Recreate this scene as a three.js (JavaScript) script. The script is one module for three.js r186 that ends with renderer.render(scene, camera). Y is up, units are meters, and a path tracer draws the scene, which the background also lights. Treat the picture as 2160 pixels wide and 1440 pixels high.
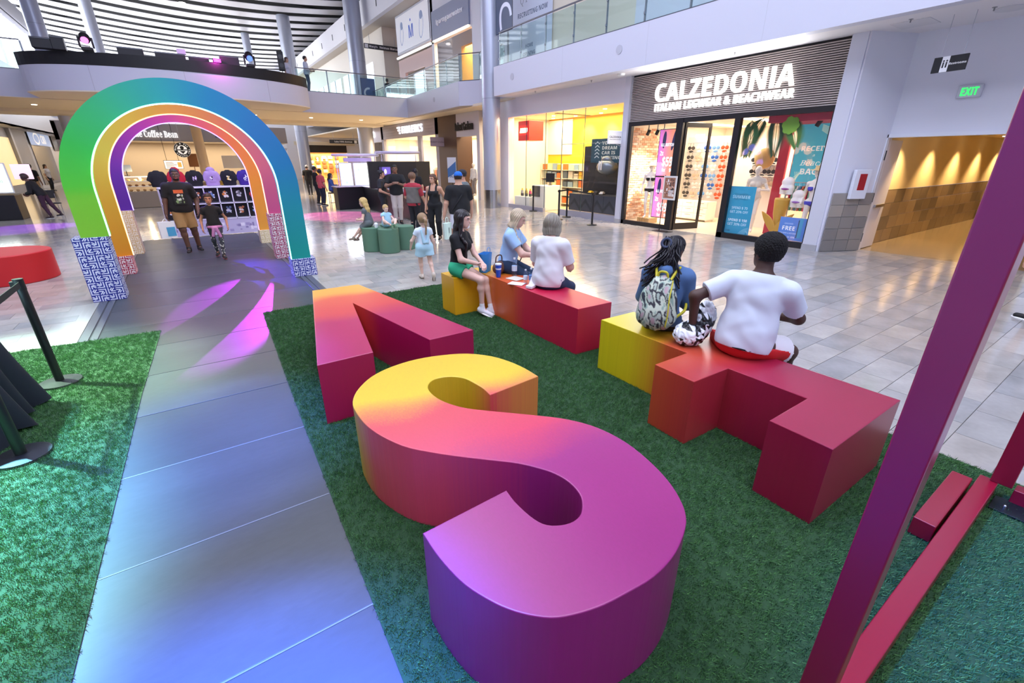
import * as THREE from 'three';
import { RoundedBoxGeometry } from 'three/addons/geometries/RoundedBoxGeometry.js';
import { mergeGeometries } from 'three/addons/utils/BufferGeometryUtils.js';
import { FontLoader } from 'three/addons/loaders/FontLoader.js';
import { TextGeometry } from 'three/addons/geometries/TextGeometry.js';
import { RectAreaLightUniformsLib } from 'three/addons/lights/RectAreaLightUniformsLib.js';

// ---------------------------------------------------------------- camera, light, exposure
// x runs across the mall to the right-hand shops, -z runs along it, y is up; the camera stands above the runway axis
const scene = new THREE.Scene();
const camera = new THREE.PerspectiveCamera(74.72, 1.5, 0.05, 300);
camera.position.set(0, 2, 0);
camera.rotation.set(-22.05 * Math.PI / 180, -34.49 * Math.PI / 180, 0, 'YXZ');
const renderer = new THREE.WebGLRenderer();
renderer.toneMapping = THREE.LinearToneMapping;
renderer.toneMappingExposure = 1.0;
renderer.shadowMap.enabled = true;
RectAreaLightUniformsLib.init();
scene.background = new THREE.Color(0x9fb4d8);
const rectLight = (name, color, intensity, w, h, from, to) => {
  const l = new THREE.RectAreaLight(color, intensity, w, h);
  l.name = name; l.position.set(...from); l.lookAt(...to); scene.add(l); return l;
};
const spotLight = (name, color, intensity, from, to, angle, penumbra, radius = 4) => {
  const l = new THREE.SpotLight(color, intensity, 0, angle, penumbra, 2);
  l.name = name; l.position.set(...from); l.target.position.set(...to); scene.add(l, l.target);
  l.castShadow = true; l.shadow.radius = radius; l.shadow.mapSize.set(1024, 1024); return l;
};
const pointLight = (name, color, intensity, at, radius = 5) => {
  const l = new THREE.PointLight(color, intensity, 0, 2); l.name = name; l.position.set(...at);
  l.castShadow = true; l.shadow.radius = radius; scene.add(l); return l;
};
// daylight through the long skylights over the court (their glass is built with the ceiling)
const SKYLIGHTS = [[1.5, -1.5, 13, 9], [1.5, -12, 13, 9], [1.5, 9, 13, 9]];
for (const [x, z, w, d] of SKYLIGHTS) rectLight('skylight', 0xd6deff, 2.6, w, d, [x, 12.85, z], [x, 0, z - 0.001]);
// stage lamps: blue wash over the letter benches, green towards the far turf, violet and magenta on the runway
spotLight('stage_light', 0x1c74ff, 1900, [-4.6, 8.6, -3.6], [3.2, 0, 2.0], 0.2, 0.6, 5);
spotLight('stage_light', 0x1f6cff, 3600, [-1.1, 9, -2.2], [-0.5, 0, -1.0], 0.15, 1.0, 6);
spotLight('stage_light', 0x3a74ff, 1300, [-1.1, 9, -4.2], [-0.3, 0, -3.7], 0.15, 1.0, 6);
spotLight('stage_light', 0x8ad8f2, 8500, [-5.4, 8.8, -8.6], [-2.7, 0, -3.7], 0.21, 0.8, 6);
spotLight('stage_light', 0xb8e2c0, 4200, [-6.2, 8.8, -9.6], [-2.0, 0, -5.9], 0.19, 0.9, 6);
spotLight('stage_light', 0xd02bff, 1500, [3.36, 6.2, -24.35], [0.1, 0, -7.4], 0.042, 0.15, 1);
spotLight('stage_light', 0x4a33ff, 2000, [-1.95, 6.2, -24.2], [1.0, 0, -9.7], 0.05, 0.7, 2);
spotLight('stage_light', 0xff5ac0, 900, [2.1, 6.1, -24.1], [4.7, 0, -18.6], 0.2, 0.3, 2);
spotLight('stage_light', 0xa03aff, 700, [-1.6, 6.1, -24.1], [-4.6, 0, -20.6], 0.2, 0.4, 2);

// ---------------------------------------------------------------- helpers
let seed = 7;
const rnd = (a = 1, b) => { seed = (seed * 1664525 + 1013904223) >>> 0; const t = seed / 4294967296; return b === undefined ? t * a : a + t * (b - a); };
const pick = (a) => a[Math.floor(rnd(a.length))];
const V = (x, y, z) => new THREE.Vector3(x, y, z);
const names = new Map();
const numbered = (n) => { const k = names.get(n) ?? 0; names.set(n, k + 1); return k ? n + '_' + String(k).padStart(3, '0') : n; };
const mats = new Map();
const M = (color, rough = 0.6, o = {}) => {
  const key = color + '|' + rough + '|' + JSON.stringify(o);
  if (!mats.has(key)) {
    const phys = ['transmission', 'clearcoat', 'sheen', 'ior', 'thickness'].some((k) => k in o);
    mats.set(key, new (phys ? THREE.MeshPhysicalMaterial : THREE.MeshStandardMaterial)({ color, roughness: rough, ...o }));
  }
  return mats.get(key);
};
const metal = (c, r = 0.3) => M(c, r, { metalness: 1 });
const glow = (c, i = 1, base = 0xffffff) => M(base, 0.5, { emissive: c, emissiveIntensity: i });
const shade = (o) => { o.castShadow = o.receiveShadow = true; return o; };
const bx = (w, h, d, x = 0, y = 0, z = 0) => new THREE.BoxGeometry(w, h, d).translate(x, y, z);          // centred
const b2 = (x0, x1, y0, y1, z0, z1) => bx(x1 - x0, y1 - y0, z1 - z0, (x0 + x1) / 2, (y0 + y1) / 2, (z0 + z1) / 2);
const rb = (w, h, d, r, x = 0, y = 0, z = 0) => new RoundedBoxGeometry(w, h, d, 2, r).translate(x, y, z);
const cy = (r0, r1, h, x = 0, y = 0, z = 0, n = 24) => new THREE.CylinderGeometry(r1, r0, h, n).translate(x, y, z);
const sph = (r, x = 0, y = 0, z = 0, sx = 1, sy = 1, sz = 1, n = 16) => new THREE.SphereGeometry(r, n, Math.ceil(n * 0.7)).scale(sx, sy, sz).translate(x, y, z);
const tube = (pts, r, n = 24, m = 8, closed = false) => new THREE.TubeGeometry(new THREE.CatmullRomCurve3(pts.map((p) => V(...p)), closed, 'centripetal'), n, r, m, closed);
const rod = (a, b, r, n = 10) => { const A = V(...a), B = V(...b), d = B.clone().sub(A), g = new THREE.CylinderGeometry(r, r, d.length(), n); g.applyQuaternion(new THREE.Quaternion().setFromUnitVectors(V(0, 1, 0), d.normalize())); return g.translate((a[0] + b[0]) / 2, (a[1] + b[1]) / 2, (a[2] + b[2]) / 2); };
const merge = (gs) => { gs = [].concat(gs); if (gs.length === 1) return gs[0]; const mixed = gs.some((g) => !g.index); const c = gs.map((g) => { const q = mixed && g.index ? g.toNonIndexed() : g; for (const k of Object.keys(q.attributes)) if (!['position', 'normal', 'uv'].includes(k)) q.deleteAttribute(k); if (!q.attributes.uv) q.setAttribute('uv', new THREE.BufferAttribute(new Float32Array(q.attributes.position.count * 2), 2)); return q; }); return mergeGeometries(c); };
const part = (parent, name, geo, mat, label) => { const o = shade(new THREE.Mesh(merge(geo), mat)); o.name = name; if (label) o.userData.label = label; parent.add(o); return o; };
const at = (o, x, y, z, ry = 0) => { o.position.set(x, y, z); o.rotation.y = ry; return o; };
const thing = (name, label, category, [x, y, z] = [0, 0, 0], ry = 0, group) => { const g = new THREE.Group(); g.name = numbered(name); g.userData = { label, category }; if (group) g.userData.group = group; scene.add(at(g, x, y, z, ry)); return g; };
const solo = (name, geo, mat, label, category, group) => { const o = shade(new THREE.Mesh(merge(geo), mat)); o.name = numbered(name); o.userData = { label, category }; if (group) o.userData.group = group; scene.add(o); return o; };
const struct = (name, geo, mat, label, category) => { const o = geo ? shade(new THREE.Mesh(merge(geo), mat)) : new THREE.Group(); o.name = numbered(name); o.userData = { kind: 'structure', label, category: category ?? name.split('_')[0] }; scene.add(o); return o; };
const dup = (src, label, [x, y, z], ry = 0) => { const c = src.clone(); c.name = numbered(src.name.replace(/_\d+$/, '')); c.userData = { ...src.userData, label }; scene.add(at(c, x, y, z, ry)); return c; };
const canvasTex = (w, h, draw) => { const c = document.createElement('canvas'); c.width = w; c.height = h; const g = c.getContext('2d'); draw(g, w, h); const t = new THREE.CanvasTexture(c); t.colorSpace = THREE.SRGBColorSpace; t.magFilter = THREE.LinearFilter; return t; };
const printed = (w, h, draw, rough = 0.5, o = {}) => { const t = canvasTex(w, h, draw); return new THREE.MeshStandardMaterial({ map: t, roughness: rough, ...(o.glow ? { emissiveMap: t, emissive: 0xffffff, emissiveIntensity: o.glow } : {}) }); };
const txt = (g, s, x, y, px, color, font = 'sans-serif', weight = 'bold', align = 'center') => { g.font = weight + ' ' + px + 'px ' + font; g.textAlign = align; g.textBaseline = 'middle'; g.fillStyle = color; g.fillText(s, x, y); };
const noiseTex = (n, f, lo, hi, tint = [1, 1, 1]) => { // layered value noise
  const lat = (p) => { const a = new Float32Array(p * p); for (let i = 0; i < a.length; i++) a[i] = rnd(); return (x, y) => { x = (x * p) % p; y = (y * p) % p; const i = Math.floor(x), j = Math.floor(y), u = x - i, v = y - j, s = u * u * (3 - 2 * u), t = v * v * (3 - 2 * v), q = (a_, b_) => a[((b_ + p) % p) * p + ((a_ + p) % p)]; return (q(i, j) * (1 - s) + q(i + 1, j) * s) * (1 - t) + (q(i, j + 1) * (1 - s) + q(i + 1, j + 1) * s) * t; }; };
  const ls = f.map(lat), d = new Uint8Array(n * n * 4);
  for (let y = 0; y < n; y++) for (let x = 0; x < n; x++) { let v = 0, w = 0; ls.forEach((l, k) => { const a = 1 / (k + 1); v += l(x / n, y / n) * a; w += a; }); v = lo + (hi - lo) * (v / w); const o = (y * n + x) * 4; for (let c = 0; c < 3; c++) d[o + c] = Math.max(0, Math.min(255, v * tint[c])); d[o + 3] = 255; }
  const t = new THREE.DataTexture(d, n, n); t.wrapS = t.wrapT = THREE.RepeatWrapping; t.magFilter = THREE.LinearFilter; t.needsUpdate = true; return t;
};
const bold = await new FontLoader().loadAsync('fonts/droid/droid_sans_bold.typeface.json');
const serif = await new FontLoader().loadAsync('fonts/droid/droid_serif_bold.typeface.json');
// lettering in the x-y plane, fitted to a width and height, base line at y = 0, starting at x = 0
const letters = (s, w, h, d = 0.03, font = bold) => {
  const gs = []; let x = 0; const cap = (() => { const q = new TextGeometry('H', { font, size: 1, depth: 1 }); q.computeBoundingBox(); return q.boundingBox.max.y; })();
  for (const ch of s) {
    const gl = font.data.glyphs[ch] ?? font.data.glyphs.n, adv = gl.ha / font.data.resolution;
    if (ch === 'I' && font === bold) gs.push(bx(cap * 0.2, cap, 1, x + cap * 0.2, cap / 2, 0.5).toNonIndexed());
    else if (ch !== ' ') { const g = new TextGeometry(ch, { font, size: 1, depth: 1, curveSegments: 5 }); gs.push((g.index ? g.toNonIndexed() : g).translate(x, 0, 0)); }
    x += ch === 'I' && font === bold ? cap * 0.4 : adv;
  }
  const g = merge(gs); g.computeBoundingBox(); const b = g.boundingBox; return g.translate(-b.min.x, -b.min.y, 0).scale(w / (b.max.x - b.min.x), h / (b.max.y - b.min.y), d);
};
// ---------------------------------------------------------------- floor
const whitePaint = M(0xcbccda, 0.55), warmPaint = M(0xd8cbb8, 0.7), darkFrame = M(0x1b1a1d, 0.35), blackMatte = M(0x0b0b0d, 0.55);
const floorBump = noiseTex(256, [8, 32, 100], 118, 138);
const tileMats = [0xb4afa9, 0xaeaaa6, 0xa9a6a3, 0xb9b3ab, 0xa5a3a1, 0xb1aba4].map((c, i) => {
  const t = noiseTex(128, [3 + i % 3, 9, 40], 215, 262); t.colorSpace = THREE.SRGBColorSpace;
  return new THREE.MeshStandardMaterial({ color: c, roughness: 0.13, map: t });
});
const RUN = [-1.47, 1.56, -15.5, 4];
const floor = struct('floor', [b2(-30, 40, -0.4, -0.008, -90, 20)], M(0x6f6a64, 0.5), 'polished beige and grey stone tile floor of the mall', 'floor');
{
  const W = 0.6, D = 0.3, cells = [];
  for (let j = 0; j < 104; j++) for (let i = 0; i < 42; i++) {
    const x = -12 + (i + ((j * 0.37) % 1)) * W, z = 4 - (j + 0.5) * D;
    if (x > RUN[0] - W / 2 - 0.02 && x < RUN[1] + W / 2 + 0.02 && z > RUN[2]) continue;
    cells.push([x, z]);
  }
  const fwd = V(0, 0, -1).applyEuler(camera.rotation), p = V(0, 0, 0);
  camera.updateMatrixWorld(); camera.updateProjectionMatrix();
  const scored = cells.map(([x, z]) => {
    p.set(x, 0, z); const depth = p.clone().sub(camera.position).dot(fwd); let s = 1e9;
    if (depth > 0.3) { const q = p.clone().project(camera); if (Math.abs(q.x) < 1.02 && Math.abs(q.y) < 1.02 && !(x > 0.5 && x < 3.7 && z > -6.6) && !(x < -1 && z > -6.6)) s = depth; }
    return [x, z, s];
  }).sort((a, b) => a[2] - b[2]);
  const geo = bx(W - 0.005, 0.008, D - 0.005, 0, -0.004, 0);
  const uv = geo.attributes.uv; for (let i = 0; i < uv.count; i++) uv.setXY(i, uv.getX(i) * 0.6, uv.getY(i) * 0.3);
  const far = [];
  scored.forEach(([x, z, s], i) => {
    if (i < 300) { const t = part(floor, 'tile', geo, pick(tileMats)); t.position.set(x, 0, z); t.rotation.y = Math.PI * Math.floor(rnd(2)); }
    else far.push([x, z]);
  });
  // the remaining tiles of the court
  const inst = new THREE.InstancedMesh(geo, new THREE.MeshStandardMaterial({ color: 0xffffff, roughness: 0.13, map: tileMats[0].map }), far.length), m4 = new THREE.Matrix4(), col = new THREE.Color();
  far.forEach(([x, z], i) => { inst.setMatrixAt(i, m4.makeTranslation(x, 0, z)); inst.setColorAt(i, col.copy(pick(tileMats).color)); });
  inst.name = 'tile_field'; inst.userData = { kind: 'stuff', label: 'distant polished stone floor tiles' }; floor.add(shade(inst));
  part(floor, 'border_course', [b2(-2.2, -1.475, -0.02, -0.0015, -15.5, 4), b2(1.565, 2.3, -0.02, -0.0015, -15.5, 4), b2(-1.475, 1.565, -0.02, -0.0015, -16.1, -15.5)], tileMats[1], 'plain stone course along the runway');
  const fg = b2(-30, 40, -0.02, -0.001, -90, -27.2), fg2 = b2(13.0, 40, -0.02, -0.001, -27.2, 20), fg3 = b2(-30, -12, -0.02, -0.001, -27.2, 20);
  part(floor, 'distant_paving', [fg, fg2, fg3], M(0xa79e92, 0.14), 'stone paving running on into the distance');
}
// runway of grey panels with aluminium rails down its sides
{
  const run = struct('floor', [b2(RUN[0], RUN[1], -0.03, -0.006, RUN[2], RUN[3])], M(0x33353a, 0.5), 'dark grey panelled runway down the middle of the court', 'runway');
  const pm = [0x3f4249, 0x3b3e45, 0x43464d].map((c) => { const t = noiseTex(256, [4, 40, 128], 215, 262); t.colorSpace = THREE.SRGBColorSpace; return new THREE.MeshStandardMaterial({ color: c, roughness: 0.42, map: t }); });
  for (let k = 0; k < 21; k++) { const z = 3.0 - k * 0.93; if (z - 0.93 < RUN[2] - 0.4) break; part(run, 'panel', rb(2.62, 0.02, 0.922, 0.004, 0.045, -0.008, z - 0.465), pm[k % 3]); }
  for (const [x0, x1] of [[-1.47, -1.37], [-1.36, -1.28], [1.37, 1.45], [1.46, 1.56]]) part(run, 'rail', rb(x1 - x0 - 0.008, 0.02, 19.4, 0.003, (x0 + x1) / 2, -0.008, -5.8), M(0x6d7077, 0.3, { metalness: 0.6 }));
  for (const z of [-3.55, -2.62, -1.69]) part(run, 'seam_strip', bx(2.6, 0.004, 0.008, 0.045, 0.001, z + 0.041), M(0x70757e, 0.4));
}
// ---------------------------------------------------------------- artificial turf
const turfTuft = (() => {
  const pos = [];
  for (let k = 0; k < 7; k++) { const a = k * 2.4 + 0.3, r = 0.006 + 0.008 * ((k * 0.37) % 1), h = 0.013 + 0.009 * ((k * 0.61) % 1), w = 0.0016, l = 0.008; const x = Math.cos(a) * r, z = Math.sin(a) * r, c = Math.cos(a + 1.6) * w, s = Math.sin(a + 1.6) * w; pos.push(x - c, 0, z - s, x + c, 0, z + s, x + Math.cos(a * 1.7) * l, h, z + Math.sin(a * 1.7) * l); }
  const g = new THREE.BufferGeometry(); g.setAttribute('position', new THREE.Float32BufferAttribute(pos, 3)); g.computeVertexNormals(); return g;
})();
const turfGreens = [0x264628, 0x3d6a38, 0x487a40, 0x568a4c, 0x36603a];
const turf = (label, outline, density, cols) => {
  const s = new THREE.Shape(outline.map(([x, z]) => new THREE.Vector2(x, -z)));
  const g = new THREE.ExtrudeGeometry(s, { depth: 0.008, bevelEnabled: false }).rotateX(-Math.PI / 2);
  const mat = thing('turf_mat', label, 'turf');
  part(mat, 'backing', g, M(cols[0], 0.95));
  const inside = (x, z) => { let c = false; for (let i = 0, j = outline.length - 1; i < outline.length; j = i++) { const [xi, zi] = outline[i], [xj, zj] = outline[j]; if ((zi > z) !== (zj > z) && x < (xj - xi) * (z - zi) / (zj - zi) + xi) c = !c; } return c; };
  const xs = outline.map((p) => p[0]), zs = outline.map((p) => p[1]), X0 = Math.min(...xs), X1 = Math.max(...xs), Z0 = Math.min(...zs), Z1 = Math.max(...zs);
  const n = Math.round((X1 - X0) * (Z1 - Z0) * density), list = [];
  for (let i = 0; i < n; i++) { const x = rnd(X0, X1), z = rnd(Z0, Z1); const e = rnd(0.012); if (inside(x + e, z) && inside(x - e, z)) list.push([x, z]); }
  const inst = new THREE.InstancedMesh(turfTuft, new THREE.MeshStandardMaterial({ color: 0xffffff, roughness: 0.7, side: THREE.DoubleSide }), list.length), m4 = new THREE.Matrix4(), q = new THREE.Quaternion(), c = new THREE.Color();
  list.forEach(([x, z], i) => {
    const patch = Math.sin(x * 2.1 + z * 1.3) * Math.sin(z * 2.7 - x) * 0.5 + Math.sin(x * 7 + 1) * Math.sin(z * 6) * 0.3;
    q.setFromEuler(new THREE.Euler(0.25 + rnd(0.25), rnd(6.28), rnd(-0.2, 0.2))); const k = 0.8 + rnd(0.6);
    inst.setMatrixAt(i, m4.compose(V(x, 0.006, z), q, V(k * 1.2, k, k * 1.2))); inst.setColorAt(i, c.setHex(cols[1 + Math.floor(rnd(cols.length - 1))]).multiplyScalar(1 + 0.12 * patch));
  });
  inst.name = 'turf_blades'; inst.userData = { kind: 'stuff', label: 'short green plastic grass blades' }; mat.add(shade(inst));
};
turf('large green artificial turf mat under the letter benches', [[0.5, -6.94], [4.2, -6.94], [4.12, 1.2], [0.25, 1.2], [0.3, -1.2], [0.37, -3.6]], 3600, turfGreens);
turf('green artificial turf mat left of the runway beside the rope posts', [[-0.66, -6.87], [-3.6, -7.05], [-3.6, -0.8], [-0.86, -0.8], [-0.75, -4.95]], 3600, turfGreens);

// ---------------------------------------------------------------- letter benches
// sprayed paint: colour stops along the bench, given as [t, hex]; t runs along dir in the plan
const paint = (stops, box, dir) => {
  const n = 256, d = new Uint8Array(n * n * 4), cs = stops.map(([t, h]) => [t, new THREE.Color().setHex(h, THREE.SRGBColorSpace)]), [x0, z0, x1, z1] = box, c = new THREE.Color(), len = dir[2];
  for (let j = 0; j < n; j++) for (let i = 0; i < n; i++) {
    const x = x0 + (x1 - x0) * (i + 0.5) / n, z = z0 + (z1 - z0) * (j + 0.5) / n;
    let t = ((x - dir[3]) * dir[0] + (z - dir[4]) * dir[1]) / len + 0.012 * (Math.sin(x * 9 + z * 4) + Math.sin(z * 13 - x * 5)) + (rnd() - 0.5) * 0.02;
    t = Math.max(0, Math.min(0.9999, t)); let k = 0; while (k < cs.length - 2 && t > cs[k + 1][0]) k++;
    c.copy(cs[k][1]).lerp(cs[k + 1][1], Math.max(0, Math.min(1, (t - cs[k][0]) / (cs[k + 1][0] - cs[k][0])))).convertLinearToSRGB();
    const o = (j * n + i) * 4, g = 1 + (rnd() - 0.5) * 0.03; d[o] = Math.min(255, c.r * 255 * g); d[o + 1] = Math.min(255, c.g * 255 * g); d[o + 2] = Math.min(255, c.b * 255 * g); d[o + 3] = 255;
  }
  const t = new THREE.DataTexture(d, n, n); t.colorSpace = THREE.SRGBColorSpace; t.magFilter = THREE.LinearFilter; t.needsUpdate = true;
  return new THREE.MeshPhysicalMaterial({ map: t, roughness: 0.34, clearcoat: 0.35, clearcoatRoughness: 0.35, bumpMap: floorBump, bumpScale: 0.0006 });
};
const bench = (label, outline, stops, dir, smooth = false) => {
  const s = new THREE.Shape(outline.map(([x, z]) => new THREE.Vector2(x, -z)));
  const g = new THREE.ExtrudeGeometry(s, { depth: 0.53 - 0.008, bevelEnabled: true, bevelSize: 0.006, bevelThickness: 0.004, bevelOffset: -0.006, bevelSegments: 2 }).rotateX(-Math.PI / 2).translate(0, 0.012, 0);
  const xs = outline.map((p) => p[0]), zs = outline.map((p) => p[1]), box = [Math.min(...xs) - 0.02, Math.min(...zs) - 0.02, Math.max(...xs) + 0.02, Math.max(...zs) + 0.02];
  const p = g.attributes.position, uv = g.attributes.uv; for (let i = 0; i < p.count; i++) uv.setXY(i, (p.getX(i) - box[0]) / (box[2] - box[0]), (p.getZ(i) - box[1]) / (box[3] - box[1]));
  return solo('letter_bench', g, paint(stops, box, dir), label, 'bench');
};
bench('V-shaped letter bench, yellow at the tip to pink and crimson legs', [[0.98, -5.70], [1.53, -5.68], [1.91, -3.42], [1.47, -3.42], [1.235, -4.91], [0.97, -3.43], [0.53, -3.42]],
  [[0, 0xeca83a], [0.13, 0xeaa03c], [0.24, 0xd9573c], [0.46, 0xd04040], [0.6, 0xb01454], [1, 0xa60d4e]], [0, 1, 2.28, 0, -5.7]);
const sPts = '1.82,-2.31 1.82,-2.48 1.79,-2.66 1.72,-2.83 1.58,-2.98 1.37,-3.07 1.17,-3.1 .97,-3.07 .82,-3 .71,-2.9 .63,-2.79 .58,-2.66 .57,-2.5 .58,-2.35 .62,-2.19 .69,-2.03 .79,-1.9 .89,-1.79 1.01,-1.67 1.11,-1.57 1.18,-1.47 1.22,-1.39 1.235,-1.3 1.22,-1.21 1.18,-1.15 1.13,-1.11 1.07,-1.1 1.01,-1.12 .965,-1.16 .945,-1.23 .94,-1.34 .95,-1.43|.51,-1.41 .51,-1.29 .52,-1.18 .54,-1.08 .58,-.98 .62,-.91 .67,-.85 .73,-.8 .81,-.765 .9,-.74 1.01,-.725 1.14,-.715 1.27,-.73 1.38,-.765 1.49,-.82 1.57,-.9 1.64,-1.02 1.69,-1.17 1.72,-1.35 1.71,-1.51 1.67,-1.64 1.59,-1.77 1.48,-1.89 1.35,-2.02 1.24,-2.13 1.16,-2.22 1.1,-2.33 1.07,-2.44 1.07,-2.56 1.1,-2.64 1.16,-2.69 1.24,-2.69 1.31,-2.65 1.36,-2.58 1.38,-2.48 1.39,-2.37 1.38,-2.27'
  .split('|').flatMap((run) => { const c = new THREE.SplineCurve(run.split(' ').map((q) => new THREE.Vector2(...q.split(',').map(Number)))); return c.getPoints(run.split(' ').length * 3).map((v) => [v.x, v.y]); });
bench('S-shaped letter bench, yellow through coral to violet, in the foreground', sPts, [[0, 0xd8b52a], [0.22, 0xd9bb2c], [0.34, 0xd24a52], [0.52, 0xcf3d5e], [0.64, 0x9a2074], [1, 0x8e0f6a]], [-0.12, 1, 2.45, 1.2, -3.1]);
bench('L-shaped letter bench, yellow foot and red stem, holding three seated people', [[2.68, -5.66], [3.62, -5.66], [3.62, -3.31], [3.14, -3.33], [3.14, -5.29], [2.68, -5.28]], [[0, 0xe6ad14], [0.16, 0xe3a617], [0.3, 0xd9672a], [0.5, 0xd4502f], [0.58, 0xc21a40], [1, 0xbb1140]], [0.08, 1, 2.3, 2.68, -5.64]);
bench('F-shaped letter bench, yellow end to crimson arms, holding two seated people', [[3.10, -2.95], [3.56, -2.94], [3.57, -0.68], [2.60, -0.69], [2.61, -1.04], [3.09, -1.04], [3.09, -1.60], [2.68, -1.61], [2.69, -1.96], [3.09, -1.96]], [[0, 0xd8c814], [0.18, 0xdcc51a], [0.36, 0xc4532c], [0.52, 0xb83a30], [0.68, 0x9c1640], [1, 0x920f3a]], [0, 1, 2.26, 0, -2.94]);

// ---------------------------------------------------------------- crimson portal frame
{
  const red = new THREE.MeshPhysicalMaterial({ color: 0x8c0826, roughness: 0.3, clearcoat: 0.5, clearcoatRoughness: 0.2 });
  const f = thing('portal_frame', 'glossy crimson steel portal frame standing at the right edge', 'frame', [0, 0.012, 0]);
  part(f, 'post', rb(0.085, 2.9, 0.09, 0.006, 1.49, 1.45, -0.222), red);
  part(f, 'post', rb(0.1, 2.8, 0.1, 0.006, 3.86, 1.5, -0.13), red);
  part(f, 'base_beam', rb(2.38, 0.1, 0.09, 0.006, 2.66, 0.05, -0.185), red);
  part(f, 'base_beam', rb(0.09, 0.1, 1.5, 0.006, 3.86, 0.05, 0.68), red);
  part(f, 'top_beam', rb(2.46, 0.1, 0.1, 0.006, 2.68, 2.95, -0.18), red);
  part(f, 'foot_beam', rb(0.72, 0.115, 0.1, 0.006, 3.36, 0.058, -0.292), red);
  const pl = part(f, 'anchor_plate', rb(0.18, 0.012, 0.2, 0.003, 3.74, 0.006, -0.03), M(0x1c2226, 0.4, { metalness: 0.5 })); part(pl, 'bolt', [cy(0.009, 0.009, 0.02, 3.7, 0.02, -0.07, 6), sph(0.008, 3.7, 0.032, -0.07)], metal(0xc9ccd2, 0.3));
}
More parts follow.
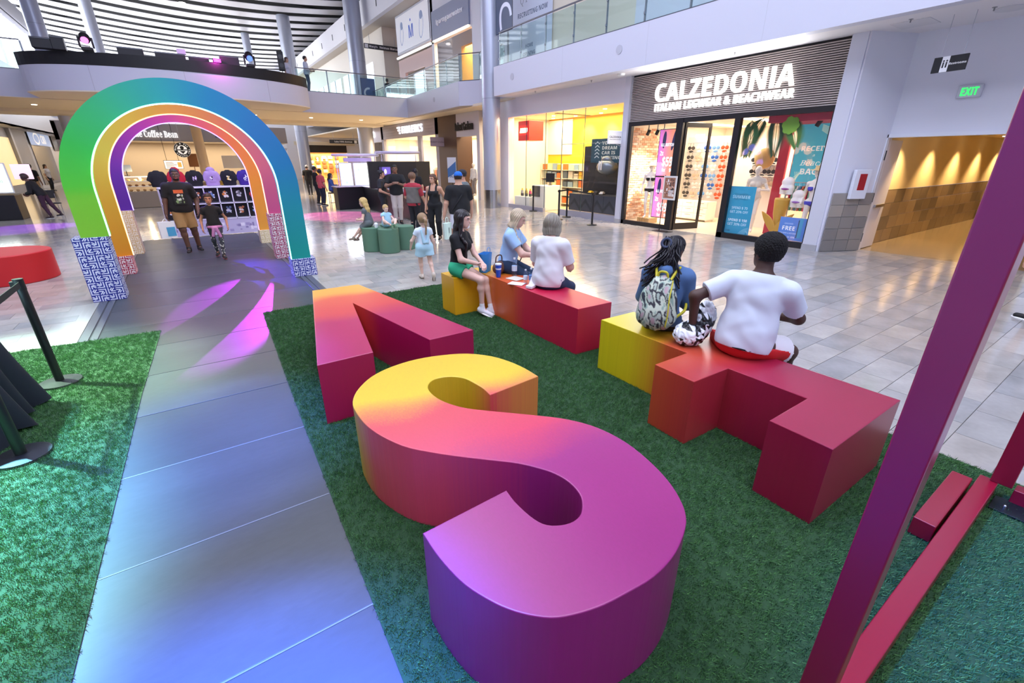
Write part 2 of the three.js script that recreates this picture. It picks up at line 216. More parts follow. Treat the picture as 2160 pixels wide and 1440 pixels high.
// ---------------------------------------------------------------- rainbow arches with light strips
{
  const pattern = (ink, paper) => canvasTex(256, 512, (g, w, h) => { g.fillStyle = ink; g.fillRect(0, 0, w, h); g.strokeStyle = paper; g.lineWidth = 9; g.lineCap = 'butt'; for (let r = 0; r < 8; r++) for (let c = 0; c < 4; c++) { g.save(); g.translate(c * 64 + 32, r * 64 + 32); g.rotate(((r * 3 + c * 2) % 4) * Math.PI / 2); g.beginPath(); g.moveTo(-30, -22); g.lineTo(22, -22); g.lineTo(22, 30); g.moveTo(-30, -4); g.lineTo(4, -4); g.moveTo(4, -4); g.lineTo(-22, 26); g.moveTo(-6, 28); g.lineTo(10, 6); g.stroke(); g.restore(); } });
  const cx = 0.09, cyy = 1.58, ro = 1.53, ri = 1.21, dep = 0.26;
  const arch = (z, hl, hr, stops, led, ledName, label, inks) => {
    const a = thing('rainbow_arch', label, 'arch', [0, 0, z]);
    const cs = stops.map(([t, h]) => [t, new THREE.Color().setHex(h, THREE.SRGBColorSpace)]), n = 96, pos = [], col = [], idx = [];
    // section swept along the arch path from the left foot over the top to the right foot
    const straight1 = cyy - hl, straight2 = cyy - hr, L = straight1 + Math.PI * (ro + ri) / 2 + straight2, path = (s) => { if (s < straight1) return [Math.PI, hl + s - cyy]; s -= straight1; const q = Math.PI * (ro + ri) / 2; if (s < q) return [Math.PI - s / ((ro + ri) / 2), 0]; return [0, -(s - q)]; };
    const sec = [[ro, 0], [ri, 0], [ri, -dep], [ro, -dep]], c = new THREE.Color();
    for (let i = 0; i <= n; i++) { const s = L * i / n, [th, dy] = path(s), t = i / n; let k = 0; while (k < cs.length - 2 && t > cs[k + 1][0]) k++; c.copy(cs[k][1]).lerp(cs[k + 1][1], (t - cs[k][0]) / (cs[k + 1][0] - cs[k][0])); for (let e = 0; e < 4; e++) for (const [r, dz] of [sec[e], sec[(e + 1) % 4]]) { pos.push(cx + Math.cos(th) * r, cyy + Math.sin(th) * r + dy, dz); col.push(c.r, c.g, c.b); } }
    for (let i = 0; i < n; i++) for (let e = 0; e < 4; e++) { const a0 = i * 8 + e * 2, b0 = a0 + 8; idx.push(a0, a0 + 1, b0, a0 + 1, b0 + 1, b0); }
    const g = new THREE.BufferGeometry(); g.setAttribute('position', new THREE.Float32BufferAttribute(pos, 3)); g.setAttribute('color', new THREE.Float32BufferAttribute(col, 3)); g.setIndex(idx); g.computeVertexNormals();
    part(a, 'arch_band', g, new THREE.MeshStandardMaterial({ vertexColors: true, roughness: 0.45, side: THREE.DoubleSide }));
    const pts = []; for (let i = 0; i <= 80; i++) { const [th, dy] = path(L * i / 80); pts.push([cx + Math.cos(th) * (ri - 0.008), cyy + Math.sin(th) * (ri - 0.008) + dy, -0.02]); }
    part(a, 'led_strip', tube(pts, 0.013, 120, 6), glow(led, 2.0, 0xffffff), ledName + ' glowing light strip along the inner edge');
    for (let q = 0; q < 5; q++) { const th = Math.PI * (q + 0.5) / 5; pointLight('led_light', led, 0.9, [cx + Math.cos(th) * 1.02, cyy + Math.sin(th) * 1.02, z - 0.06], 8); }
    for (const [x, h, k] of [[-1.345, hl, 0], [1.485, hr, 1]]) {
      const t = pattern(...inks[k]); const geo = bx(0.4, h, 0.36, x, h / 2, -dep / 2), uv = geo.attributes.uv; for (let i = 0; i < uv.count; i++) uv.setXY(i, uv.getX(i) * 1.0, uv.getY(i) * h * 1.25);
      t.wrapS = t.wrapT = THREE.RepeatWrapping; part(a, 'pedestal', geo, new THREE.MeshStandardMaterial({ map: t, roughness: 0.5 }), 'patterned pedestal block');
    }
  };
  arch(-9.0, 0.95, 0.32, [[0, 0x86c92c], [0.09, 0x7ac728], [0.11, 0x55c62c], [0.2, 0x35bb45], [0.3, 0x35b071], [0.42, 0x2aa2a2], [0.52, 0x1f86b4], [0.64, 0x2c76b6], [0.74, 0x1c78ae], [0.86, 0x158f9c], [1, 0x07998a]], 0x9dffe0, 'mint white', 'front arch in green, teal and blue with a mint light strip', [['#27308f', '#e9e9f6'], ['#27308f', '#e9e9f6']]);
  arch(-11.0, 0.34, 0.95, [[0, 0xe88a18], [0.16, 0xe39a26], [0.3, 0xd3ae3c], [0.42, 0xd9a032], [0.52, 0xe0862f], [0.66, 0xdf6a45], [0.78, 0xd25a6e], [1, 0xcb4a80]], 0xffa34a, 'amber', 'middle arch in gold, orange and pink with an amber light strip', [['#b32846', '#f3dfe0'], ['#a82352', '#f0e4e6']]);
  arch(-13.4, 0.96, 0.33, [[0, 0x55189a], [0.12, 0x5c1a9c], [0.26, 0x8a1f9a], [0.4, 0xb82d93], [0.5, 0xd04a72], [0.62, 0xdc6a44], [0.8, 0xe08a30], [1, 0xe09e3a]], 0x8a6bff, 'violet', 'rear arch in purple, magenta and orange with a violet light strip', [['#d8b77e', '#f4e9dc'], ['#cfc08e', '#f2ecd8']]);
}
// ---------------------------------------------------------------- rope posts, skirted table, round seats
const ropePost = (label, x, z, group) => { const p = thing('rope_post', label, 'stanchion', [x, 0.012, z], 0, group); part(p, 'base', [cy(0.165, 0.16, 0.014, 0, 0.007, 0, 40), cy(0.16, 0.05, 0.012, 0, 0.02, 0, 40)], M(0x17181b, 0.4)); part(p, 'pole', cy(0.033, 0.033, 0.92, 0, 0.48, 0), M(0x141518, 0.45)); part(p, 'belt_head', [cy(0.036, 0.036, 0.1, 0, 0.97, 0), bx(0.03, 0.06, 0.05, -0.04, 0.97, 0)], blackMatte); return p; };
ropePost('black belt post on the left turf farther from the camera', -1.41, -5.65);
ropePost('black belt post on the left turf nearest the camera', -1.40, -4.23);
solo('belt', [bx(0.004, 0.05, 1.34, -1.40, 0.985, -4.94)], M(0x111114, 0.7), 'black belt between the two posts on the left turf', 'belt');
{
  const t = thing('skirted_table', 'folding table with a dark navy pleated skirt at the left edge', 'table', [-2.36, 0.012, -4.94]);
  part(t, 'tabletop', rb(1.5, 0.03, 0.86, 0.01, 0, 0.745, 0), M(0xc9c9cf, 0.5));
  const pos = [], idx = [], n = 240, rows = 10, per = (u) => { const w = 0.76, d = 0.44, P = 4 * (w + d); let s = u * P; if (s < 2 * w) return [-w + s, d, 0, 1]; s -= 2 * w; if (s < 2 * d) return [w, d - s, 1, 0]; s -= 2 * d; if (s < 2 * w) return [w - s, -d, 0, -1]; s -= 2 * w; return [-w, -d + s, -1, 0]; };
  for (let j = 0; j <= rows; j++) for (let i = 0; i <= n; i++) { const [x, z, nx, nz] = per((i % n) / n), f = j / rows, wv = (0.008 + 0.075 * f) * (0.6 + Math.sin(i * 0.52) + 0.4 * Math.sin(i * 0.23 + 1)) + 0.04 * f * f; pos.push(x + nx * wv, 0.75 - f * (0.735 - 0.02 * Math.sin(i * 0.4)), z + nz * wv); }
  for (let j = 0; j < rows; j++) for (let i = 0; i < n; i++) { const a0 = j * (n + 1) + i; idx.push(a0, a0 + n + 1, a0 + 1, a0 + 1, a0 + n + 1, a0 + n + 2); }
  const g = new THREE.BufferGeometry(); g.setAttribute('position', new THREE.Float32BufferAttribute(pos, 3)); g.setIndex(idx); g.computeVertexNormals(); part(t, 'skirt', g, M(0x0b1524, 0.7, { side: THREE.DoubleSide }));
  for (const [x, z] of [[-0.65, -0.35], [0.65, -0.35], [-0.65, 0.35], [0.65, 0.35]]) part(t, 'leg', cy(0.014, 0.014, 0.73, x, 0.365, z, 8), metal(0x777a80, 0.4));
}
const drum = (name, label, x, z, r, h, mat, group) => { const g = new THREE.LatheGeometry([[0, 0], [r - 0.01, 0], [r, 0.012], [r, h - 0.02], [r - 0.008, h - 0.005], [r - 0.025, h], [0, h]].map((p) => new THREE.Vector2(...p)), 56); const o = solo(name, g, mat, label, 'ottoman', group); o.position.set(x, 0, z); return o; };
drum('round_ottoman', 'wide red round ottoman at the left edge', -3.0, -11.65, 0.68, 0.5, M(0xc0141c, 0.5));
const greenFab = M(0x567a62, 0.75);
drum('round_ottoman', 'green drum ottoman on the left, under the blonde seated child', 3.36, -10.72, 0.235, 0.55, greenFab);
drum('round_ottoman', 'green drum ottoman in front, under the toddler', 3.61, -10.32, 0.235, 0.55, greenFab);
drum('round_ottoman', 'green drum ottoman behind the running girl', 4.09, -10.55, 0.235, 0.55, greenFab);
drum('round_ottoman', 'empty green drum ottoman at the back of the cluster', 3.9, -11.0, 0.235, 0.55, greenFab);
solo('floor_drain', [cy(0.07, 0.07, 0.006, 1.98, 0.003, -7.62, 24)], metal(0x6a6a6c, 0.4), 'small round metal cover in the floor behind the V-shaped bench', 'floor cover');
// ---------------------------------------------------------------- building shell
const glassPane = M(0xffffff, 0.02, { transmission: 1, thickness: 0, ior: 1.3 }), railGlass = M(0xeaf5f3, 0.03, { transmission: 1, thickness: 0, ior: 1.4 });
const steel = metal(0xb9bdc6, 0.28), brushed = metal(0x9ea2aa, 0.4), creamWall = M(0xe6dcc6, 0.65), soffitPaint = M(0xe6d9c2, 0.6), upperPaint = M(0xe8e8ee, 0.5);
const downMat = glow(0xfff0d8, 6), coolLamp = glow(0xffffff, 5);
// right-hand balcony over the shops
{
  const w = struct('wall_right', [b2(11.0, 11.25, 4.4, 5.42, -17.1, 14), b2(11.0, 12.4, 4.4, 5.42, -17.3, -17.1), b2(11.25, 20, 5.2, 5.42, -17.1, 14)], whitePaint, 'white balcony edge above the shops on the right', 'wall');
  part(w, 'soffit', b2(11.25, 20, 4.4, 4.5, -17.1, 14), M(0xdfdce0, 0.6), 'plain soffit under the balcony');
  for (const z of [-16.0, -10.6, -4.6]) { const s = part(w, 'speaker_grille', cy(0.115, 0.115, 0.02, 0, 0, 0, 32), M(0xb9bac6, 0.7)); s.rotation.z = Math.PI / 2; s.position.set(10.995, 4.93, z); }
  for (const z of [-13.1, -9.6, -6.4, -3.2]) part(w, 'panel_joint', b2(10.997, 11.0, 4.4, 5.42, z - 0.004, z + 0.004), M(0xc3c3cf, 0.6));
  for (const [x, z] of [[11.5, -15.2], [11.5, -12.2], [11.5, -7.3], [11.6, -3.95], [11.9, -2.9]]) part(w, 'sprinkler', [cy(0.035, 0.035, 0.008, x, 4.396, z, 16), cy(0.012, 0.012, 0.05, x, 4.37, z, 8)], M(0x8d8d90, 0.4));
  part(w, 'smoke_detector', [cy(0.1, 0.12, 0.05, 11.42, 4.375, -10.85)], M(0xeeeeee, 0.5)); part(w, 'ceiling_hatch', b2(11.7, 12.3, 4.392, 4.4, -4.3, -3.7), M(0xd4d2d6, 0.6)); part(w, 'ceiling_speaker', cy(0.22, 0.22, 0.012, 12.2, 4.394, -2.75, 40), M(0xcfced3, 0.7)); part(w, 'dome_camera', sph(0.08, 11.3, 4.39, -2.2), M(0x15151a, 0.2));
}
{ // far part of the right balcony, beyond the column, with its two bends
  const pts = [[12.3, -36.2], [11.5, -21.2], [12.1, -20.3], [12.1, -17.2]], gs = [];
  for (let i = 0; i < 3; i++) { const [a, b] = [pts[i], pts[i + 1]], L = Math.hypot(b[0] - a[0], b[1] - a[1]), g = bx(0.2, 1.02, L + 0.05); g.rotateY(Math.atan2(b[0] - a[0], b[1] - a[1])); gs.push(g.translate((a[0] + b[0]) / 2 + 0.1, 4.91, (a[1] + b[1]) / 2)); }
  const w = struct('wall_right', gs, whitePaint, 'white balcony edge beyond the steel column', 'wall');
  part(w, 'soffit', b2(11.9, 20, 4.35, 4.45, -60, -17.2), soffitPaint); part(w, 'deck', b2(12.2, 20, 5.3, 5.42, -60, -17.2), whitePaint);
  const s = part(w, 'speaker_grille', cy(0.115, 0.115, 0.02, 0, 0, 0, 32), M(0xb9bac6, 0.7)); s.rotation.z = Math.PI / 2; s.position.set(11.66, 4.95, -24.2);
}
const railing = (label, pts, h = 1.08, base = 5.42, step = 1.45) => {
  const r = thing('glass_railing', label, 'railing');
  for (let i = 0; i + 1 < pts.length; i++) {
    const [x0, z0] = pts[i], [x1, z1] = pts[i + 1], L = Math.hypot(x1 - x0, z1 - z0), n = Math.max(1, Math.round(L / step)), ry = Math.atan2(x1 - x0, z1 - z0);
    for (let k = 0; k < n; k++) { const t = (k + 0.5) / n, p = part(r, 'glass_pane', bx(0.012, h - 0.08, L / n - 0.04), railGlass); p.position.set(x0 + (x1 - x0) * t, base + h / 2, z0 + (z1 - z0) * t); p.rotation.y = ry; }
    for (let k = 0; k <= n; k++) { const t = k / n, p = part(r, 'post', [bx(0.02, h, 0.06, 0.03, 0, 0), bx(0.05, 0.06, 0.04, 0.01, 0.3, 0), bx(0.05, 0.06, 0.04, 0.01, -0.3, 0)], brushed); p.position.set(x0 + (x1 - x0) * t, base + h / 2, z0 + (z1 - z0) * t); p.rotation.y = ry; }
    const hr = part(r, 'handrail', new THREE.CylinderGeometry(0.025, 0.025, L, 10).rotateX(Math.PI / 2), metal(0x8c9098, 0.35)); hr.position.set((x0 + x1) / 2, base + h + 0.02, (z0 + z1) / 2); hr.rotation.y = ry;
    const ch = part(r, 'bottom_channel', bx(0.05, 0.04, L), metal(0x6c7078, 0.4)); ch.position.set((x0 + x1) / 2, base + 0.02, (z0 + z1) / 2); ch.rotation.y = ry;
  }
};
railing('glass balustrade of the upper floor above the striped shop sign', [[11.08, -17.0], [11.08, 3]]);
railing('glass balustrade of the upper floor beyond the steel column', [[12.35, -36], [11.58, -21.2], [12.15, -20.3], [12.2, -18.4]]);
// steel columns
const column = (label, x, z, r, h = 13, y0 = 0) => { const c = thing('steel_column', label, 'column', [x, y0, z]); part(c, 'shaft', [cy(r, r, h - 0.78, 0, 0.78 + (h - 0.78) / 2, 0, 40)], M(0xb4b9c8, 0.35, { metalness: 0.45 })); part(c, 'joint_ring', [cy(r + 0.004, r + 0.004, 0.012, 0, 4.38, 0, 40), cy(r + 0.004, r + 0.004, 0.012, 0, 8.4, 0, 40)], M(0x7c8290, 0.4)); part(c, 'base_sleeve', cy(r + 0.012, r + 0.012, 0.78, 0, 0.39, 0, 40), metal(0xc4c7cd, 0.22)); return c; };
column('tall steel column between the brick-toy shop and the menswear shop', 11.3, -18.0, 0.38);
column('tall steel column at the far right behind the kiosk', 11.7, -36.2, 0.55);
column('tall steel column behind the right end of the round balcony', 9.4, -47, 0.5);
column('tall steel column at the left end of the round balcony', -4.6, -36, 0.36);
column('slimmer steel column behind the left stage lamp', -3.0, -45, 0.36);
column('short looking far column behind the right stage lamp', 7.45, -55, 0.34);
// bridge across the mall with its round stage balcony
{
  const b = struct('wall_bridge', [b2(-14, 12.4, 4.4, 5.4, -28.7, -28.39), b2(-14, 12.4, 5.2, 5.38, -36.4, -28.7), b2(-14, 12.4, 4.3, 5.2, -36.4, -36.2)], whitePaint, 'white footbridge crossing the mall at the upper floor', 'bridge');
  part(b, 'soffit', [b2(-14, 12.4, 4.38, 4.46, -36.4, -28.4), b2(-14, 12.4, 4.22, 4.38, -36.4, -34.2)], soffitPaint, 'cream soffit under the bridge');
  for (let k = 0; k < 6; k++) { const d = part(b, 'downlight', cy(0.1, 0.1, 0.02, -5 + k * 3, 4.365, -31.5, 20), downMat); if (k % 2) spotLight('downlight', 0xffe2b8, 150, [-5 + k * 3, 4.3, -31.5], [-5 + k * 3, 0, -31.5], 1.0, 0.8); }
  const arc = (r, y0, y1, top = 0) => { const pos = [], idx = [], n = 64; for (let i = 0; i <= n; i++) { const t = i / n, x = -4.25 + 10.15 * t, u = (t - 0.5) * 2, z = -26.4 + 2.7 * Math.sqrt(Math.max(0, 1 - u * u * 0.94)) - 0.62 + r; pos.push(x, y0, z, x, y1, z + top); } for (let i = 0; i < n; i++) idx.push(i * 2, i * 2 + 2, i * 2 + 1, i * 2 + 1, i * 2 + 2, i * 2 + 3); const g = new THREE.BufferGeometry(); g.setAttribute('position', new THREE.Float32BufferAttribute(pos, 3)); g.setIndex(idx); g.computeVertexNormals(); return g; };
  const flat = (y, h, r) => { const s = new THREE.Shape(); const n = 64; for (let i = 0; i <= n; i++) { const t = i / n, u = (t - 0.5) * 2, x = -4.25 + 10.15 * t, z = -26.4 + 2.7 * Math.sqrt(Math.max(0, 1 - u * u * 0.94)) - 0.62 + r; i ? s.lineTo(x, -z) : s.moveTo(x, -z); } s.lineTo(5.9, 28.5); s.lineTo(-4.25, 28.5); return new THREE.ExtrudeGeometry(s, { depth: h, bevelEnabled: false }).rotateX(-Math.PI / 2).translate(0, y, 0); };
  part(b, 'stage_front', flat(4.44, 0.84, 0), whitePaint, 'curved white front of the round stage balcony');
  part(b, 'stage_soffit', flat(4.4, 0.04, -0.005), soffitPaint);
  part(b, 'stage_band', flat(5.28, 0.42, 0.01), M(0x0d0d10, 0.5), 'black cloth band round the stage edge');
  for (const x of [-2.1, 0.85, 3.9]) { const u = ((x + 4.25) / 10.15 - 0.5) * 2, z = -26.4 + 2.7 * Math.sqrt(1 - u * u * 0.94) - 0.62; part(b, 'panel_joint', bx(0.012, 0.84, 0.01, x, 4.86, z + 0.003), M(0xa8a6b2, 0.6)); }
}
railing('glass balustrade on the bridge right of the round balcony', [[5.9, -28.5], [12.2, -28.5]], 1.05, 5.4, 1.5);
railing('glass balustrade on the bridge left of the round balcony', [[-14, -28.5], [-4.3, -28.5]], 1.05, 5.4, 1.5);
// moving-head stage lamps and speakers on the round balcony
const movingHead = (label, x, z, c, on) => {
  const m = thing('stage_lamp', label, 'stage light', [x, 5.72, z]);
  part(m, 'base', rb(0.34, 0.12, 0.34, 0.03, 0, 0.06, 0), blackMatte); for (const q of [-0.19, 0.19]) part(m, 'yoke_arm', rb(0.06, 0.34, 0.14, 0.02, q, 0.28, 0), blackMatte);
  const h = part(m, 'lamp_head', new THREE.SphereGeometry(0.18, 24, 16).scale(0.95, 1, 1.25), M(0x131318, 0.35)); h.position.set(0, 0.42, 0); h.rotation.x = 0.5;
  part(h, 'lens', cy(0.11, 0.11, 0.02, 0, 0, 0).rotateX(Math.PI / 2).translate(0, 0, 0.215), glow(c, on, 0x222222), 'coloured glowing lens');
};
movingHead('stage lamp with a pink lens at the left of the round balcony', -1.95, -24.75, 0xff5ad8, 5);
movingHead('stage lamp with a blue lens at the right of the round balcony', 3.36, -24.9, 0x5577ff, 2.5);
{
  const sp = thing('line_speaker', 'slim black speaker standing at the right end of the round balcony', 'speaker', [4.75, 5.7, -25.6], -0.2); part(sp, 'cabinet', rb(0.26, 0.75, 0.3, 0.02, 0, 0.5, 0), blackMatte); for (const y of [0.32, 0.66]) part(sp, 'driver', cy(0.09, 0.09, 0.02, 0, 0, 0).rotateX(Math.PI / 2).translate(0, y, 0.15), M(0x2a2a2e, 0.4)); part(sp, 'stand', [rod([0, 0, 0], [0, 0.2, 0], 0.02)], blackMatte);
  const wash = thing('wash_light', 'small magenta wash light on the edge of the round balcony', 'stage light', [2.1, 5.7, -24.45]); part(wash, 'housing', rb(0.3, 0.16, 0.14, 0.02, 0, 0.08, 0), blackMatte); part(wash, 'lens', rb(0.26, 0.12, 0.02, 0.01, 0, 0.08, 0.075), glow(0xff3ae0, 4, 0x222222)); pointLight('wash_light', 0xff3ae0, 5, [2.1, 5.85, -24.2], 3);
  const eq = [[-3.2, 'black equipment case at the far left of the round balcony', 0.55, 0.34], [-2.75, 'small black monitor speaker on the round balcony', 0.36, 0.42], [-0.7, 'wide black amplifier case left of the stage middle', 0.8, 0.3], [0.55, 'black mixing desk in the middle of the round balcony', 1.0, 0.26], [1.5, 'low black case right of the mixing desk', 0.7, 0.22], [2.6, 'black case beside the magenta wash light', 0.7, 0.36]];
  for (const [x, l, w, h] of eq) { const c = thing('equipment_case', l, 'case', [x, 5.7, -25.0]); part(c, 'body', rb(w, h, 0.4, 0.02, 0, h / 2, 0), M(0x1a1a1f, 0.5)); part(c, 'edge_trim', [bx(w, 0.02, 0.42, 0, h - 0.03, 0)], metal(0x6d6f75, 0.4)); }
  const lap = solo('laptop', [bx(0.3, 0.2, 0.012).rotateX(-0.2).translate(0.95, 6.07, -25.0), bx(0.3, 0.012, 0.2, 0.95, 5.968, -24.9)], M(0xc8c6d8, 0.4), 'pale laptop on the mixing desk', 'laptop');
}
// ceiling: curved slats over the far hall, skylights over the court
{
  const c = struct('ceiling', [b2(-16, 20, 14.6, 14.8, -90, -27)], M(0x0c0d10, 0.9), 'dark ceiling void above curved white slats', 'ceiling');
  const slat = (z) => { const s = new THREE.Shape(), n = 24, f = (x) => 0.03 * (x - 4) * (x - 4); for (let i = 0; i <= n; i++) { const x = -8 + 22 * i / n; i ? s.lineTo(x, -(z + f(x))) : s.moveTo(x, -(z + f(x))); } for (let i = n; i >= 0; i--) { const x = -8 + 22 * i / n; s.lineTo(x, -(z + 1.45 + f(x))); } return new THREE.ExtrudeGeometry(s, { depth: 0.03, bevelEnabled: false }).rotateX(-Math.PI / 2).translate(0, 13, 0); };
  const g0 = slat(0); for (let k = 0; k < 20; k++) { const m = part(c, 'slat', g0, upperPaint); m.position.z = -34 - k * 2.55; }
  for (let k = 0; k < 9; k++) part(c, 'pipe', rod([-8, 13.7, -36 - k * 5], [14, 13.9, -37 - k * 5], 0.06, 6), M(0x2a2c30, 0.6));
  for (const [x, z] of [[2.6, -47.5], [5.5, -58]]) part(c, 'pendant_lamp', [cy(0.22, 0.22, 0.12, x, 12.9, z)], coolLamp);
  const k = struct('ceiling', [b2(-16, 20, 13, 13.3, -27.2, 16)], whitePaint, 'white ceiling over the court with skylights', 'ceiling');
  SKYLIGHTS.forEach(([x, z, w, d], i) => struct('window_' + (i + 1), [b2(x - w / 2, x + w / 2, 12.92, 12.96, z - d / 2, z + d / 2)], glow(0xe6edff, 2.2), 'long skylight over the court', 'skylight'));
}
// clerestory glazing at the far end and the left side, daylight behind
{
  const w = struct('window_5', [b2(-10, 16, 6.2, 12.6, -84.1, -84)], glow(0xf2f6ff, 3), 'tall bright glazing at the far end of the mall', 'window');
  for (let k = 0; k < 9; k++) part(w, 'mullion', b2(-10 + k * 3.2, -9.88 + k * 3.2, 6.2, 12.6, -84, -83.85), M(0xd9dde6, 0.4)); part(w, 'transom', b2(-10, 16, 9.3, 9.45, -84, -83.85), M(0xd9dde6, 0.4));
  rectLight('end_glazing', 0xf0f4ff, 14, 24, 6, [3, 9.4, -83.7], [3, 11.5, -60]);
  const l = struct('window_4', [b2(-9.1, -9, 8.6, 12.4, -70, -38)], glow(0xf2f6ff, 3), 'bright clerestory glazing along the left side', 'window');
  for (let k = 0; k < 10; k++) part(l, 'mullion', b2(-9, -8.88, 8.6, 12.4, -70 + k * 3.5, -69.88 + k * 3.5), M(0xd9dde6, 0.4));
  rectLight('side_glazing', 0xf0f4ff, 12, 30, 3.6, [-8.8, 10.4, -54], [4, 13, -54]);
}
// outer walls that close the hall
struct('wall_left', [b2(-14.3, -14, 0, 14.6, -90, 16), b2(-14, -9, 5.42, 5.6, -90, -36.4), b2(-9.2, -9, 5.42, 8.6, -90, -36.4), b2(-9.2, -9, 12.4, 14.6, -90, -36.4), b2(-14, -9, 12.9, 13, -90, -36.4)], whitePaint, 'white left-hand wall of the mall', 'wall');
struct('wall_back', [b2(-14, 20, 0, 14.6, -88.3, -88)], whitePaint, 'far end wall of the mall', 'wall');
struct('wall_near', [b2(-14.3, 22, 0, 13, 16, 16.3)], whitePaint, 'wall behind the camera', 'wall');
struct('wall_outer', [b2(20, 20.3, 4.4, 14.6, -90, 16), b2(20, 20.3, 0, 4.4, -90, -19)], whitePaint, 'outer wall behind the right-hand shops', 'wall');
// upper floor on the right: ceiling band with slots, shop fronts
{
  const u = struct('wall_upper', [b2(12.5, 12.8, 10.7, 12.0, -72, -19), b2(12.5, 20, 12.0, 12.2, -90, 16)], upperPaint, 'white ceiling band with dark slots over the upper shops', 'wall');
  part(u, 'soffit', b2(12.8, 20, 10.7, 10.8, -72, -19), M(0xcfc6b8, 0.7));
  for (let k = 0; k < 12; k++) part(u, 'slot', rb(0.03, 0.42, 0.1, 0.012, 12.49, 11.4, -66 + k * 3.6), M(0x30343c, 0.6));
  part(u, 'lower_fascia', b2(12.5, 12.8, 10.7, 12.0, -19, 16), upperPaint);
  const wall = struct('wall_upper', [b2(13.6, 13.9, 5.42, 10.7, -72, -36), b2(13.9, 20, 5.42, 10.7, -36.4, -36)], M(0xe3dccf, 0.6), 'cream walls of the far upper shops', 'wall');
  for (let k = 0; k < 6; k++) { const g = part(wall, 'shop_window', b2(13.55, 13.6, 5.6, 8.9, -64 + k * 4.4, -60.4 + k * 4.4), glow(0xeef3ff, 1.0, 0xdfe6f2)); part(g, 'mullion', b2(13.5, 13.56, 5.6, 8.9, -62.3 + k * 4.4, -62.2 + k * 4.4), M(0x9aa0aa, 0.4)); }
}
// ---------------------------------------------------------------- figures: smooth distance fields meshed into one skin, clothes and hair as children
const smin = (a, b, k) => { const h = Math.max(k - Math.abs(a - b), 0) / k; return Math.min(a, b) - h * h * k * 0.25; };
const nz = (x, y, z) => (Math.sin(x * 1.7 + 2.3 * Math.sin(y * 1.1 + z)) + Math.sin(y * 2.1 + 1.7 * Math.sin(z * 1.3 + x * 0.7)) + Math.sin(z * 1.9 + 1.9 * Math.sin(x * 1.2 - y))) / 3;
